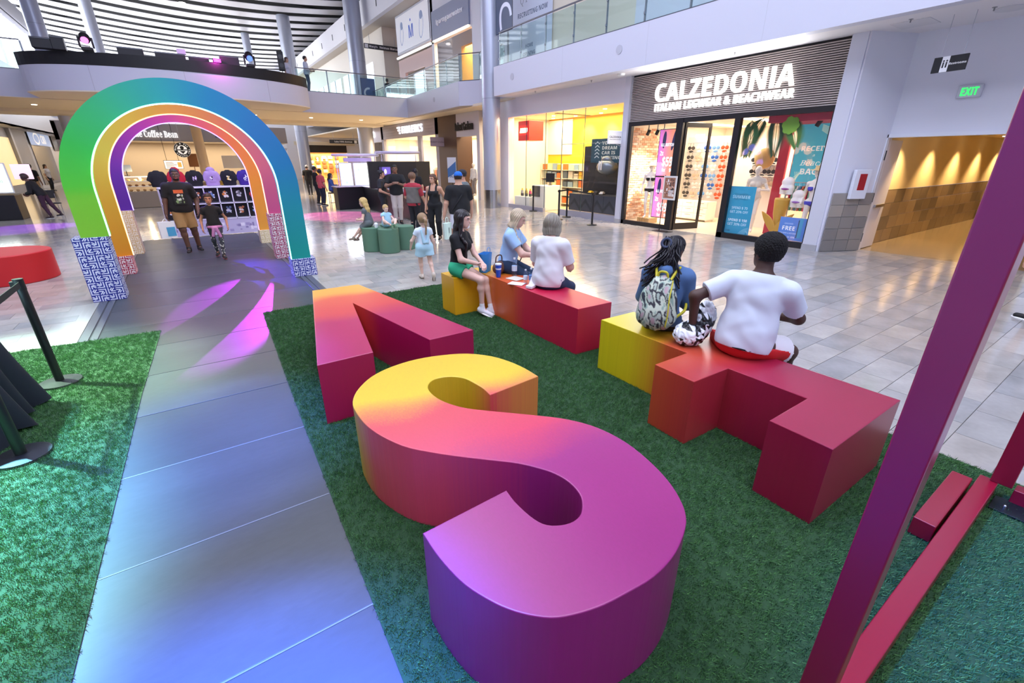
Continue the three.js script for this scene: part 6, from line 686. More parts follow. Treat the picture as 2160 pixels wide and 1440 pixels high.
// ---------------------------------------------------------------- right-hand shops beyond the steel column
{
  const w = struct('wall_shop', [b2(13.0, 13.2, 3.45, 4.4, -36.5, -26.7), b2(13.0, 13.25, 0, 4.4, -27.1, -26.7), b2(13.0, 13.2, 0, 4.4, -36.5, -36.1), b2(13.05, 13.2, 0, 3.5, -29.9, -29.4)], M(0x9f9cab, 0.5), 'pale grey front of the sportswear shop', 'wall'); for (let k = 0; k < 5; k++) part(w, 'board', b2(12.985, 13.0, 3.48 + k * 0.17, 3.635 + k * 0.17, -36.1, -27.1), M(0xa5a2b2, 0.5));
  part(w, 'interior', [b2(18, 18.1, 0, 4.4, -37, -26.6), b2(13.2, 18, 0, 4.4, -37, -36.9)], M(0xf6e8cc, 0.6)); part(w, 'ceiling', b2(13.2, 18, 3.5, 3.55, -37, -26.7), M(0xf4ead8, 0.6)); part(w, 'pane', b2(13.1, 13.11, 0.1, 3.45, -36.1, -29.9), glassPane); part(w, 'pane', b2(13.1, 13.11, 0.1, 3.45, -29.4, -27.1), glassPane);
  rectLight('shop_ceiling_light', 0xffeccc, 12, 4, 8, [15.6, 3.45, -31.5], [15.6, 0, -31.501]);
  solo('sportswear_sign', letters('FABLETICS', 3.4, 0.44, 0.06).rotateY(-Math.PI / 2).translate(12.97, 3.7, -32.2), glow(0xffffff, 1.6), 'lit white block letter sign of the sportswear shop', 'sign');
  const fm = thing('sportswear_emblem', 'lit white slanted F emblem left of the sportswear sign', 'sign', [12.95, 3.7, -33.0], -Math.PI / 2); for (const [y, l] of [[0.34, 0.5], [0.17, 0.36], [0, 0.16]]) part(fm, 'bar', bx(l, 0.09, 0.05, -l / 2 + 0.45, y + 0.05, 0), glow(0xffffff, 3));
  const w2 = struct('wall_shop', [b2(13.0, 13.3, 3.2, 4.4, -24.4, -22.2), b2(13.0, 13.2, 0, 4.4, -22.2, -21.9), b2(13.3, 13.6, 3.9, 4.4, -22.0, -18.4)], M(0xd6d3d8, 0.45), 'pale sign panel of the menswear shop', 'wall'); part(w2, 'wood_pier', b2(13.0, 14, 0, 4.4, -26.7, -24.4), M(0x5a4234, 0.5)); part(w2, 'interior', [b2(17.6, 17.7, 0, 4.4, -26.6, -18.4), b2(13.2, 17.7, 0, 4.4, -18.6, -18.45)], M(0xa98a66, 0.6)); part(w2, 'ceiling', b2(13.2, 17.6, 4.0, 4.05, -26.6, -18.6), M(0xe8d8c0, 0.6)); part(w2, 'brown_panel', b2(15.9, 16, 1.4, 3.4, -24.3, -22), M(0x6a3e2a, 0.6));
  rectLight('shop_ceiling_light', 0xffe6c0, 10, 3, 5, [15, 3.95, -22], [15, 0, -22.001]);
  solo('menswear_sign', letters('Robert Graham', 2.0, 0.42, 0.05, serif).rotateY(-Math.PI / 2).translate(12.97, 3.5, -24.45), M(0x17151a, 0.4), 'black script sign of the menswear shop', 'sign');
  const hs = thing('hanging_sign', 'small mauve script sign hanging before the sportswear shop', 'sign', [12.6, 3.0, -26.0], 0.0); part(hs, 'panel', rb(0.95, 0.5, 0.05, 0.03), M(0x9a8890, 0.5)); part(hs, 'print', new THREE.PlaneGeometry(0.9, 0.45).translate(0, 0, 0.027), printed(128, 64, (g, ww, h) => { g.fillStyle = '#a5949c'; g.fillRect(0, 0, ww, h); txt(g, 'Robert Graham', 64, 32, 18, '#2a2026', 'serif', 'italic'); }));
  solo('left_shop_sign', letters('soophin', 1.5, 0.55, 0.06).rotateY(-Math.PI / 2).translate(12.97, 3.55, -39.4), glow(0xffffff, 3), 'lit rounded letter sign left of the sportswear shop', 'sign'); const w3 = struct('wall_shop', [b2(13.0, 13.2, 3.3, 4.4, -42, -36.6), b2(13.0, 13.2, 0, 3.3, -42, -41), b2(16, 16.2, 0, 4.4, -42, -36.6)], M(0xd0ccd8, 0.5), 'pale front of the shop left of the sportswear shop', 'wall'); rectLight('shop_ceiling_light', 0xffe8c4, 10, 2, 4, [14.6, 3.3, -39.2], [14.6, 0, -39.201]);
  const rackOf = (l, x, z, cs, n, ry, g0) => { const r = thing('garment_rail', l, 'clothes rail', [x, 0, z], ry); part(r, 'frame', [rod([-0.7, 0, 0], [-0.7, 1.5, 0], 0.018), rod([0.7, 0, 0], [0.7, 1.5, 0], 0.018), rod([-0.7, 1.5, 0], [0.7, 1.5, 0], 0.018)], M(0x3a3634, 0.4)); for (let q = 0; q < n; q++) { const t = -0.62 + q * 1.24 / (n - 1), c = Math.cos(ry), s = Math.sin(ry), [hx, nm] = cs[q % cs.length], o = solo('garment', [rb(0.06, 0.72, 0.42, 0.02, 0, -0.42, 0), rb(0.05, 0.1, 0.24, 0.02, 0, -0.04, 0)], M(hx, 0.85), nm + ' garment on ' + g0, 'garment', nm + ' garments on ' + g0); o.position.set(x + c * t, 1.46, z - s * t); o.rotation.y = ry; } };
  rackOf('dark rail of shirts in the menswear shop', 14.3, -20.6, [[0xd9d2c4, 'cream'], [0x7d8c84, 'sage'], [0xb9a88c, 'tan'], [0xe8e4dc, 'white'], [0x5a6a8a, 'blue grey']], 11, Math.PI / 2, 'the menswear rail'); rackOf('dark rail of bright tops in the sportswear shop', 15.0, -30.8, [[0xd9603a, 'orange'], [0xe8d8c0, 'cream'], [0x3a3a40, 'black'], [0xd8a08a, 'peach']], 11, Math.PI / 2, 'the sportswear rail');
  const mq = { name: 'mannequin', category: 'mannequin', faceless: true, skin: 0xd9d2c8, cell: 0.02, hair: null, sex: 'm' }; person({ ...mq, label: 'white shirted mannequin at the left in the menswear window', at: [13.6, 0.1, -23.6], yaw: -1.4, h: 1.8, clothes: [{ kind: 'shirt', color: 0xe9e6e2, sleeve: 1.8 }, { kind: 'pants', color: 0x9a9088, len: 1.9 }] }); person({ ...mq, label: 'grey shirted mannequin at the right in the menswear window', at: [13.6, 0.1, -22.7], yaw: -1.7, h: 1.8, clothes: [{ kind: 'shirt', color: 0xbfc3c8, sleeve: 1.8 }, { kind: 'pants', color: 0x4a4a52, len: 1.9 }] });
  const sp = poster('sale_poster', 'blue and white tall poster board outside the menswear shop', 'poster', 0.62, 1.3, printed(96, 200, (g, ww, h) => { g.fillStyle = '#dfe6f2'; g.fillRect(0, 0, ww, h); g.fillStyle = '#4a7ab8'; g.beginPath(); g.moveTo(0, 90); g.lineTo(ww, 30); g.lineTo(ww, 120); g.lineTo(0, 160); g.fill(); txt(g, 'SALE', 48, 150, 26, '#3a5a8a'); }), 12.2, 1.5, -23.6, -1.2); part(sp, 'stand', [rod([0, -1.45, -0.02], [0, 0, -0.02], 0.02), rb(0.5, 0.02, 0.35, 0.005, 0, -1.49, 0)], blackMatte);
}
// ---------------------------------------------------------------- far end of the ground floor
{
  const w = struct('wall_far', [b2(8, 20, 3.9, 6.1, -57.2, -57), b2(8, 11.9, 0, 3.9, -57.2, -57), b2(16, 20, 0, 3.9, -57.2, -57), b2(-9, 8, 3.9, 6.1, -62.2, -62), b2(-9, 8, 0, 3.9, -64, -63.8)], upperPaint, 'white far balcony and shop fronts at the end of the mall', 'wall'); part(w, 'cream_front', b2(10.5, 17, 3.55, 3.9, -56.98, -56.9), creamWall); part(w, 'dark_header', b2(11.9, 16, 2.8, 3.55, -56.95, -56.85), M(0x2a2422, 0.5)); part(w, 'interior', b2(11.5, 17, 0, 3.5, -60.2, -60), M(0xe0b26a, 0.6)); rectLight('shop_ceiling_light', 0xffd9a0, 22, 4, 2.4, [14, 2.75, -58.6], [14, 0, -58.601]); part(w, 'soffit', b2(8, 20, 3.88, 3.9, -62, -57), soffitPaint);
  part(w, 'shop_glow', b2(-8, 7, 0.2, 3.4, -63.75, -63.7), M(0xd8c8ac, 0.6)); rectLight('shop_ceiling_light', 0xffe6c4, 10, 14, 2, [0, 3.7, -62.8], [0, 0, -62.801]);
  const bs = [0xd0543a, 0x6f93b8, 0xe6d8b8, 0x8a5a34]; for (let r = 0; r < 4; r++) for (let c = 0; c < 5; c++) solo('shelf_bag', rb(0.5, 0.34, 0.2, 0.04, 12.6 + c * 0.72, 0.8 + r * 0.5, -59.8), M(bs[(r + c) % 4], 0.6), ['red', 'blue', 'cream', 'brown'][(r + c) % 4] + ' bag on the lit shelves of the far shop', 'bag', ['red', 'blue', 'cream', 'brown'][(r + c) % 4] + ' bags in the far shop');
  for (let k = 0; k < 6; k++) part(w, 'pendant_bulb', sph(0.1, 13 + (k % 3) * 0.5, 2.2 - Math.floor(k / 3) * 0.2, -58.4, 1, 1, 1, 10), glow(0xffe0a0, 6));
  const hangS = (l, s, x, y, z, ww, h, font) => { const t = thing('hanging_sign', l, 'sign', [x, y, z]); part(t, 'panel', rb(ww, h, 0.08, 0.01), M(0x26262b, 0.5)); part(t, 'print', new THREE.PlaneGeometry(ww, h).translate(0, 0, 0.042), printed(512, Math.round(512 * h / ww), (g, a, b) => { g.fillStyle = '#2a2a30'; g.fillRect(0, 0, a, b); g.fillStyle = '#f2f2f4'; g.fillRect(font ? 6 : a - b - 6, 6, b - 12, b - 12); txt(g, s, a / 2 + (font ? 20 : -10), b / 2, b * 0.62, '#f4f4f6'); g.fillStyle = '#2a2a30'; txt(g, font ? '↑' : '↓', font ? b / 2 : a - b / 2 - 6, b / 2, b * 0.6, '#2a2a30'); }, 0.5)); for (const q of [-0.35, 0.35]) part(t, 'hanger', rod([ww * q, h / 2, 0], [ww * q, h / 2 + 0.6, 0], 0.012, 6), steel); };
  hangS('dark department store sign hanging under the far balcony', 'Saks Fifth Avenue', 12.5, 3.55, -45, 2.5, 0.3, false); hangS('long dark department store sign hanging on the upper floor', 'Macy’s   Neiman Marcus', 13.4, 9.33, -35.6, 2.6, 0.3, true);
  const ws = poster('script_sign', 'white panel with a black script name on the far shop front', 'sign', 1.5, 1.6, printed(128, 136, (g, a, b) => { g.fillStyle = '#f2f2f6'; g.fillRect(0, 0, a, b); txt(g, 'Bon Boy', 64, 66, 30, '#1a1a20', 'serif', 'italic'); }), 9.0, 3.1, -56.97, 0);
}
// ---------------------------------------------------------------- left-hand shops
{
  const w = struct('wall_left', [b2(-9.4, -9.2, 0, 4.0, -84, -36.4), b2(-8.4, -8.2, 4.0, 5.42, -84, -36.4), b2(-9.4, -8.2, 4.0, 4.1, -84, -36.4)], M(0xb9b6b4, 0.55), 'grey ground floor shop fronts on the left', 'wall'); part(w, 'grey_panel', b2(-9.2, -9.15, 0, 4.0, -50.5, -46.5), M(0x8a8684, 0.5)); part(w, 'lit_window', b2(-9.2, -9.16, 0.5, 3.4, -46, -38.5), glow(0xffdca0, 0.8, 0xe0c080)); part(w, 'pilaster', b2(-9.2, -9.0, 0, 4, -46.5, -46.1), M(0xa9a6a6, 0.4)); part(w, 'dark_glass', b2(-9.2, -9.16, 0.2, 3.05, -58, -51.5), M(0x4a4a4e, 0.15));
  poster('wellness_sign', 'pale blue sign with a white ring and letters on the left shop front', 'sign', 7.2, 1.0, printed(512, 72, (g, a, b) => { g.fillStyle = '#8fa6cc'; g.fillRect(0, 0, a, b); g.strokeStyle = '#fff'; g.lineWidth = 9; g.beginPath(); g.ellipse(170, 36, 60, 27, 0, 0, 7); g.stroke(); txt(g, 'CBD', 330, 38, 62, '#fff'); }, 0.5, { glow: 0.5 }), -9.1, 3.6, -54.8, Math.PI / 2);
  poster('gold_letter_sign', 'black sign with small gold letters on the left shop front', 'sign', 9, 1.2, printed(512, 72, (g, a, b) => { g.fillStyle = '#1c1916'; g.fillRect(0, 0, a, b); txt(g, 'CANNABIS', 256, 34, 46, '#f2d98a'); txt(g, 'cafe', 256, 62, 20, '#f2d98a'); }, 0.5, { glow: 0.4 }), -9.1, 3.4, -63.8, Math.PI / 2);
  const k = thing('phone_kiosk', 'black kiosk with a bright white screen at the left edge', 'kiosk', [0, 0, 0]); part(k, 'counter', rb(1.7, 0.85, 1.0, 0.02, -6.0, 0.425, -24.3), M(0x0f0e12, 0.4)); part(k, 'screen_frame', rb(1.3, 1.0, 0.08, 0.01, -5.75, 1.42, -23.85), M(0xd8dcd8, 0.4)); part(k, 'screen', new THREE.PlaneGeometry(1.22, 0.92).translate(-5.75, 1.42, -23.8), printed(128, 96, (g, a, b) => { g.fillStyle = '#eef6f0'; g.fillRect(0, 0, a, b); txt(g, 'refill', 96, 60, 14, '#7a9a86'); }, 0.4, { glow: 1.6 })); part(k, 'side_panel', rb(0.5, 0.5, 0.06, 0.01, -4.78, 1.62, -24.1), glow(0xffe0f2, 0.7, 0xf0d8e8)); rectLight('kiosk_screen', 0xf0fff6, 5, 1.2, 0.9, [-5.75, 1.42, -23.7], [-4, 1.2, -18]);
  const c = thing('chair', 'black cafe chair with metal legs near the left kiosk', 'chair', [-4.45, 0, -25.0], 0.4); part(c, 'backrest', rb(0.44, 0.3, 0.03, 0.02, 0, 0.78, -0.2), M(0x1b1b20, 0.5)); part(c, 'seat', rb(0.44, 0.04, 0.42, 0.015, 0, 0.46, 0), M(0x1b1b20, 0.5)); for (const [x, z] of [[-0.19, -0.19], [0.19, -0.19], [-0.19, 0.19], [0.19, 0.19]]) part(c, 'leg', rod([x, 0, z], [x, z < 0 ? 0.8 : 0.46, z], 0.012), steel);
}
// ---------------------------------------------------------------- upper floor shop fronts on the right
{
  const w = struct('wall_upper', [b2(13.6, 13.8, 8.55, 10.7, -33.4, -28.1), b2(13.6, 13.8, 8.3, 10.7, -28.1, -23.4), b2(13.6, 13.8, 5.42, 10.7, -23.4, -20.2), b2(13.6, 13.8, 5.42, 10.7, -28.1, -27.8), b2(17, 17.2, 5.42, 10.7, -36, 6)], M(0xd6d8e2, 0.5), 'upper floor shop fronts on the right', 'wall');
  part(w, 'marble_front', [b2(13.62, 13.8, 5.42, 8.2, -33.4, -32.4), b2(13.62, 13.8, 5.42, 8.2, -29.3, -28.1), b2(13.62, 13.8, 7.4, 8.2, -32.4, -29.3)], M(0xc9a49a, 0.4)); part(w, 'lit_opening', b2(14.2, 14.25, 5.42, 7.4, -32.4, -29.3), glow(0xf4f6ff, 1.0, 0xe6e8f0)); part(w, 'light_cove', b2(13.5, 13.6, 8.3, 8.4, -33.4, -28.1), glow(0xffffff, 1.3)); part(w, 'warm_interior', b2(15.5, 15.6, 5.42, 8.4, -28, -23.4), M(0xd9a868, 0.6)); rectLight('shop_ceiling_light', 0xffdca8, 16, 1.6, 3.6, [14.7, 8.3, -25.7], [14.7, 0, -25.701]); part(w, 'pane', b2(13.7, 13.71, 5.42, 8.3, -27.8, -25.8), glassPane);
  part(w, 'cream_front', b2(13.6, 13.8, 5.42, 10.7, -16.9, -12.5), M(0xe6dcc8, 0.5)); part(w, 'pale_front', b2(13.6, 13.8, 5.42, 10.7, -12.5, 6), M(0xdadce6, 0.5));
  poster('jewellery_sign', 'white jewellery sign with a blue M and two rings on the upper floor', 'sign', 5.0, 1.95, printed(512, 200, (g, a, b) => { g.fillStyle = '#f4f5fa'; g.fillRect(0, 0, a, b); txt(g, 'M', 240, 112, 96, '#2f58c0'); g.fillStyle = '#2f58c0'; g.beginPath(); g.arc(240, 52, 8, 0, 7); g.fill(); g.lineWidth = 7; for (const [x, r] of [[90, 34], [400, 40]]) { g.strokeStyle = '#aab4cc'; g.beginPath(); g.ellipse(x, 110, r * 0.7, r * 1.6, 0.2, 0, 7); g.stroke(); g.fillStyle = '#8898bc'; g.beginPath(); g.ellipse(x + 4, 58, r * 0.6, 22, 0, 0, 7); g.fill(); } }, 0.4, { glow: 0.12 }), 13.57, 9.6, -30.75);
  const gs = thing('grey_sign', 'blue grey shop sign with white lettering on the upper floor', 'sign', [13.56, 9.0, -25.7], -Math.PI / 2); part(gs, 'panel', rb(4.3, 1.4, 0.08, 0.01, 0, 0.1, 0), M(0x8d95ae, 0.5)); part(gs, 'letters', letters('lgarmgaurwater', 3.1, 0.3, 0.04).translate(-1.5, 0.0, 0.04), M(0xf2f4fa, 0.4)); part(gs, 'cove_light', b2(-2.1, 2.1, -0.66, -0.6, 0, 0.06), glow(0xffe2b0, 3));
  poster('recruiting_board', 'pale hoarding reading RECRUITING NOW behind the balustrade', 'hoarding', 3.1, 4.2, printed(320, 420, (g, a, b) => { g.fillStyle = '#cfd8ea'; g.fillRect(0, 0, a, b); txt(g, 'Q F', 120, 128, 40, '#8a94a8', 'serif', 'normal'); txt(g, 'RECRUITING NOW', 178, 182, 25, '#4a5a78'); txt(g, 'HOME', 160, 300, 20, '#5a6a88'); txt(g, 'OPENING', 160, 330, 20, '#5a6a88'); }), 13.55, 7.55, -18.4);
  poster('column_poster', 'dark framed poster with a white swirl beside the steel column upstairs', 'poster', 1.1, 1.7, printed(128, 200, (g, a, b) => { g.fillStyle = '#5a6478'; g.fillRect(0, 0, a, b); g.strokeStyle = '#e8ecf6'; g.lineWidth = 16; g.beginPath(); g.moveTo(40, 190); g.quadraticCurveTo(20, 110, 64, 100); g.quadraticCurveTo(110, 96, 118, 150); g.stroke(); }), 11.35, 7.45, -17.05, -Math.PI / 2, 0x1a2236);
  poster('column_poster', 'blue framed poster on the far steel column behind the balustrade', 'poster', 0.95, 1.6, printed(96, 160, (g, a, b) => { g.fillStyle = '#44609a'; g.fillRect(0, 0, a, b); g.strokeStyle = '#dfe8f8'; g.lineWidth = 12; g.beginPath(); g.arc(50, 90, 30, 1, 5); g.stroke(); }), 12.0, 6.5, -35.4, 0, 0x1c2c4e);
}
// ---------------------------------------------------------------- people on the letter benches
const local = (at0, yaw, p) => { const x = p[0] - at0[0], z = p[2] - at0[2], c = Math.cos(yaw), s = Math.sin(yaw); return [x * c - z * s, p[1] - at0[1], x * s + z * c]; };
const seatH = 0.53, sit = (h) => [0, seatH + 0.012 + 0.058 * h, 0];
{ // dark-haired teenager
  const h = 1.64, A = [2.83, 0, -5.42], yaw = 0.62, p = person({ label: 'person with long dark hair, black tee and green shorts on the yellow bench foot', at: A, yaw, h, sex: 'f', fat: 0.92, pelvis: sit(h), lean: 0.1, hands: [[0.02, 0.71, 0.36], [-0.05, 0.72, 0.33]], elbows: [[0.8, -0.4, -0.5], [-0.8, -0.4, -0.5]], handDirs: [[-0.8, -0.1, 0.5], [0.9, -0.1, 0.4]], palms: [[0, -1, 0], [0, -1, 0]], feet: [[0.03, 0.095, 0.46], [-0.09, 0.13, 0.38]], knees: [[0.1, 1, 0.5], [-0.1, 1, 0.5]], toes: [[0.25, -0.25, 1], [0.1, -0.4, 1]], look: [0.25, 0.12], skin: 0xe3b8a6, cell: 0.011, headCell: 0.0045,
    clothes: [{ kind: 'shirt', color: 0x141417, sleeve: 0.5, off: 0.01, drape: 0.012, hem: -0.02 }, { kind: 'pants', name: 'shorts', color: 0x2fae7e, len: 0.36, off: 0.014, flare: 0.012 }, { kind: 'shoes', color: 0xe9e9ee, sole: 0xffffff }, { kind: 'socks', color: 0xf0f0f2, from: 0.86 }], hair: { style: 'long', color: 0x1c1114, len: 0.44, rough: 0.35, front: [-1], frontLen: 0.36 } });
  part(p.root, 'bracelet', [new THREE.TorusGeometry(0.029, 0.004, 6, 20).rotateX(1.2).translate(...p.J.wrR)], blackMatte);
}
{ // blonde woman in pale blue
  const h = 1.66, A = [3.5, 0, -5.22], yaw = 0.72, p = person({ label: 'blonde person in a light blue tee at the far end of the L-shaped bench', at: A, yaw, h, sex: 'f', fat: 1.05, pelvis: sit(h), lean: 0.2, hands: [[0.1, 0.75, 0.42], [-0.02, 0.78, 0.44]], elbows: [[0.8, -0.5, -0.2], [-0.8, -0.5, -0.2]], handDirs: [[-0.4, -0.2, 0.8], [0.5, 0, 0.8]], palms: [[0, -1, 0], [0, -1, 0]], feet: [[0.12, 0.09, 0.44], [-0.1, 0.09, 0.44]], look: [0.15, 0.42], skin: 0xe2b7a4, cell: 0.011, headCell: 0.0045,
    clothes: [{ kind: 'shirt', color: 0x9fc0e6, sleeve: 0.62, off: 0.014, loose: 0.014, hem: -0.05 }, { kind: 'pants', name: 'jeans', color: 0x1d3350, len: 1.85, off: 0.012 }, { kind: 'shoes', color: 0xdddddd, sole: 0xeeeeee }], hair: { style: 'long', color: 0xc2ae90, len: 0.24, rough: 0.45, front: [-1, 1], frontLen: 0.1 } });
  const q = (x, y, z) => p.T(x, y, z); part(p.root, 'bag_strap', tube([q(-0.1, 0.45, 0.04), q(-0.04, 0.36, 0.135), q(0.05, 0.2, 0.165), q(0.13, 0.06, 0.15), q(0.19, -0.02, 0.06)], 0.008, 30, 6), M(0x2a2a30, 0.6));
}
{ // woman in the white shirt, seen from behind
  const h = 1.66, A = [3.42, 0, -4.2], yaw = 2.02; const p = person({ label: 'person in a white short-sleeved shirt seen from behind on the red bench stem', at: A, yaw, h, sex: 'f', fat: 1.13, pelvis: sit(h), lean: 0.1, hands: [[0.15, 0.72, 0.36], [-0.15, 0.72, 0.36]], feet: [[0.12, 0.09, 0.46], [-0.12, 0.09, 0.46]], look: [0.2, 0.3], skin: 0xd9ab98, cell: 0.011, headCell: 0.006,
    clothes: [{ kind: 'shirt', color: 0xdfdde2, sleeve: 0.8, off: 0.022, loose: 0.008, drape: 0.045, hem: -0.075, neck: 0.05, wrinkle: 0.007 }, { kind: 'pants', name: 'jeans', color: 0x2c3a5c, len: 1.8, off: 0.014 }, { kind: 'shoes', color: 0x444448, sole: 0x222222 }], hair: { style: 'bob', color: 0x8d8577, thick: 0.018, rough: 0.5 } });
  part(p.root, 'collar', fleshOut([limb(p.T(-0.07, p.tor + 0.015, -0.03), p.T(0.07, p.tor + 0.015, -0.03), 0.028, 0.028), limb(p.T(-0.08, p.tor, 0.02), p.T(-0.05, p.tor + 0.015, -0.05), 0.024, 0.026), limb(p.T(0.08, p.tor, 0.02), p.T(0.05, p.tor + 0.015, -0.05), 0.024, 0.026)], 0.02, 0.008), M(0xf4f2f4, 0.85));
}
{ // girl with braids and the camouflage backpack
  const h = 1.6, A = [3.36, 0, -2.46], yaw = 2.0; const p = person({ label: 'person with black braids and blue hoodie on the yellow end of the F-shaped bench', at: A, yaw, h, sex: 'f', pelvis: sit(h), lean: 0.24, hands: [[0.14, 0.72, 0.4], [-0.1, 0.72, 0.4]], feet: [[0.12, 0.09, 0.46], [-0.12, 0.09, 0.46]], look: [-0.4, 0.3], skin: 0x5c3d30, cell: 0.011, headCell: 0.006,
    clothes: [{ kind: 'shirt', name: 'hoodie', color: 0x4f6f9e, sleeve: 1.92, off: 0.022, loose: 0.008, hem: -0.05, wrinkle: 0.006 }, { kind: 'pants', name: 'leggings', color: 0x23252d, len: 1.9, off: 0.01 }, { kind: 'shoes', color: 0x222226, sole: 0xcccccc }], hair: { style: 'short', color: 0x15121a, thick: 0.009, line: -0.07 } });
  part(p.root, 'hood', fleshOut([limb(p.T(-0.1, p.tor, -0.02), p.T(0, p.tor - 0.02, -0.1), 0.045, 0.05), limb(p.T(0.1, p.tor, -0.02), p.T(0, p.tor - 0.02, -0.1), 0.045, 0.05)], 0.04, 0.012), M(0x4f6f9e, 0.85));
  const gs = []; for (let k = 0; k < 95; k++) { const u = rnd(-0.095, 0.095), v = rnd(-0.02, 0.11), s0 = p.H(u, v, -0.06 - 0.05 * Math.cos(u * 12)); const L = rnd(0.16, 0.38), dx = rnd(-0.1, 0.17), w = rnd(6.28); const pts = [s0]; for (let i = 1; i <= 5; i++) { const t = i / 5; pts.push([s0[0] + dx * t * t * 1.1 + 0.012 * Math.sin(w + i * 2.1), s0[1] - L * t, s0[2] - 0.075 * Math.sin(t * 1.6) - 0.03 * t + 0.012 * Math.cos(w + i * 1.7)]); } gs.push(tube(pts, 0.0072, 14, 5)); }
  for (let k = 0; k < 26; k++) { const a = -1.2 + k * 0.096, pts = []; for (let i = 0; i <= 6; i++) { const t = i / 6; const ph = 0.75 + t * 2.1; pts.push(p.H(0.092 * Math.sin(a), 0.03 + 0.106 * Math.cos(a) * Math.sin(ph), -0.016 + 0.112 * Math.cos(a) * Math.cos(ph))); } gs.push(tube(pts, 0.006, 10, 5)); }
  part(p.root, 'braids', gs, M(0x17131b, 0.4)); part(p.root, 'hair_band', new THREE.TorusGeometry(0.04, 0.013, 8, 20).rotateX(0.5).translate(...p.H(0.02, 0.04, -0.135)), M(0x39415a, 0.8));
  // backpack
  const B = A, bp = thing('backpack', 'camouflage backpack with yellow straps worn by the person with braids', 'backpack', [A[0], 0, A[2]], yaw);
  const T = p.T, ax = p.J.rt, ay = p.J.up, az = p.J.fw, sac = [blob(T(0, 0.15, -0.215), [0.165, 0.2, 0.1], ax, ay, az), blob(T(0, 0.05, -0.225), [0.175, 0.14, 0.11], ax, ay, az), blob(T(0, 0.3, -0.19), [0.1, 0.1, 0.07], ax, ay, az)];
  const camo = [0x1e2430, 0x8fa79a, 0xc3cbb8, 0x2b2a33, 0xa6b3a6, 0xb59aa0].map(colorOf), g = fleshOut(sac, 0.04, 0.009, (d, x, y, z) => d + 0.004 * Math.sin(dot(sub([x, y, z], T(0, 0, 0)), ax) * 75));
  tint(g, (x, y, z) => { const u = dot(sub([x, y, z], T(0, 0, 0)), ax), v = dot(sub([x, y, z], T(0, 0, 0)), ay), q = nz(u * 34, v * 15, 1) + 0.6 * nz(u * 60 + 3, v * 24, 5); return camo[Math.max(0, Math.min(5, Math.floor((q + 1.1) * 2.7)))]; });
  part(bp, 'sack', g, new THREE.MeshStandardMaterial({ vertexColors: true, roughness: 0.6 }));
  const yl = M(0xc9bd2e, 0.6); part(bp, 'strap', tube([T(0.06, 0.36, -0.16), T(0.1, p.tor + 0.02, -0.07), T(0.11, p.tor, 0.06), T(0.14, 0.25, 0.13), T(0.17, 0.1, 0.02), T(0.15, 0.04, -0.15)], 0.013, 40, 6), yl); part(bp, 'strap', tube([T(-0.06, 0.36, -0.16), T(-0.1, p.tor + 0.02, -0.07), T(-0.11, p.tor, 0.06), T(-0.16, 0.25, 0.13), T(-0.2, 0.12, 0.0), T(-0.15, 0.04, -0.15)], 0.013, 40, 6), yl);
  part(bp, 'handle', tube([T(-0.045, 0.36, -0.2), T(-0.03, 0.42, -0.22), T(0.03, 0.42, -0.22), T(0.045, 0.36, -0.2)], 0.011, 20, 6), yl); part(bp, 'piping', tube([T(-0.1, 0.36, -0.25), T(-0.11, 0.2, -0.325), T(-0.12, 0.06, -0.33), T(-0.11, -0.04, -0.3)], 0.006, 24, 5), yl);
}
{ // young man in white tee and red shorts
  const h = 1.78, A = [3.42, 0, -1.7], yaw = 1.86; const p = person({ label: 'person in a white tee and red shorts on the middle of the F-shaped bench', at: A, yaw, h, sex: 'm', fat: 1.04, pelvis: sit(h), lean: 0.2, side: -0.06, hands: [local(A, yaw, [3.26, 0.7, -2.06]), [-0.1, 0.78, 0.42]], elbows: [[0.8, 0.3, -0.6], [-1, -0.3, -0.2]], handDirs: [[0.1, -0.9, 0.1], [0.9, -0.3, 0.4]], palms: [[0.2, -0.1, 1], [0, -1, 0]], feet: [[0.2, 0.1, 0.46], [-0.24, 0.1, 0.42]], knees: [[0.4, 1, 0.4], [-0.5, 1, 0.4]], look: [0.95, 0.02], skin: 0x4a2f25, lip: 0x5a3530, cell: 0.011, headCell: 0.0045,
    clothes: [{ kind: 'shirt', color: 0xd3dae8, sleeve: 0.7, off: 0.026, loose: 0.006, drape: 0.05, hem: -0.045, wrinkle: 0.006 }, { kind: 'pants', name: 'shorts', color: 0xcf1620, len: 0.72, off: 0.018, flare: 0.03, waist: 0.0 }, { kind: 'shoes', color: 0xe8e8e8, sole: 0xffffff }, { kind: 'socks', color: 0xf2f2f2, from: 0.75 }], hair: { style: 'afro', cell: 0.0048, color: 0x0d0a0b, thick: 0.016, rough: 0.9, line: -0.05 } });
  part(p.root, 'waistband', fleshOut([blob(p.T(0, -0.035, 0), [0.18, 0.02, 0.165], p.J.rt, p.J.up, p.J.fw)], 0.01, 0.011), M(0x16161c, 0.8));
  part(p.root, 'shorts_panel', fleshOut([limb(mixp(p.J.hipR, p.J.knR, 0.5), mixp(p.J.hipR, p.J.knR, 0.735), 0.112, 0.121, true)], 0.01, 0.012), M(0xeeeaf0, 0.8), 'white side panel of the shorts');
  part(p.root, 'bracelet', [new THREE.TorusGeometry(0.033, 0.006, 6, 20).rotateX(1.4).translate(...add(p.J.wrL, [0, 0.03, 0]))], blackMatte);
}
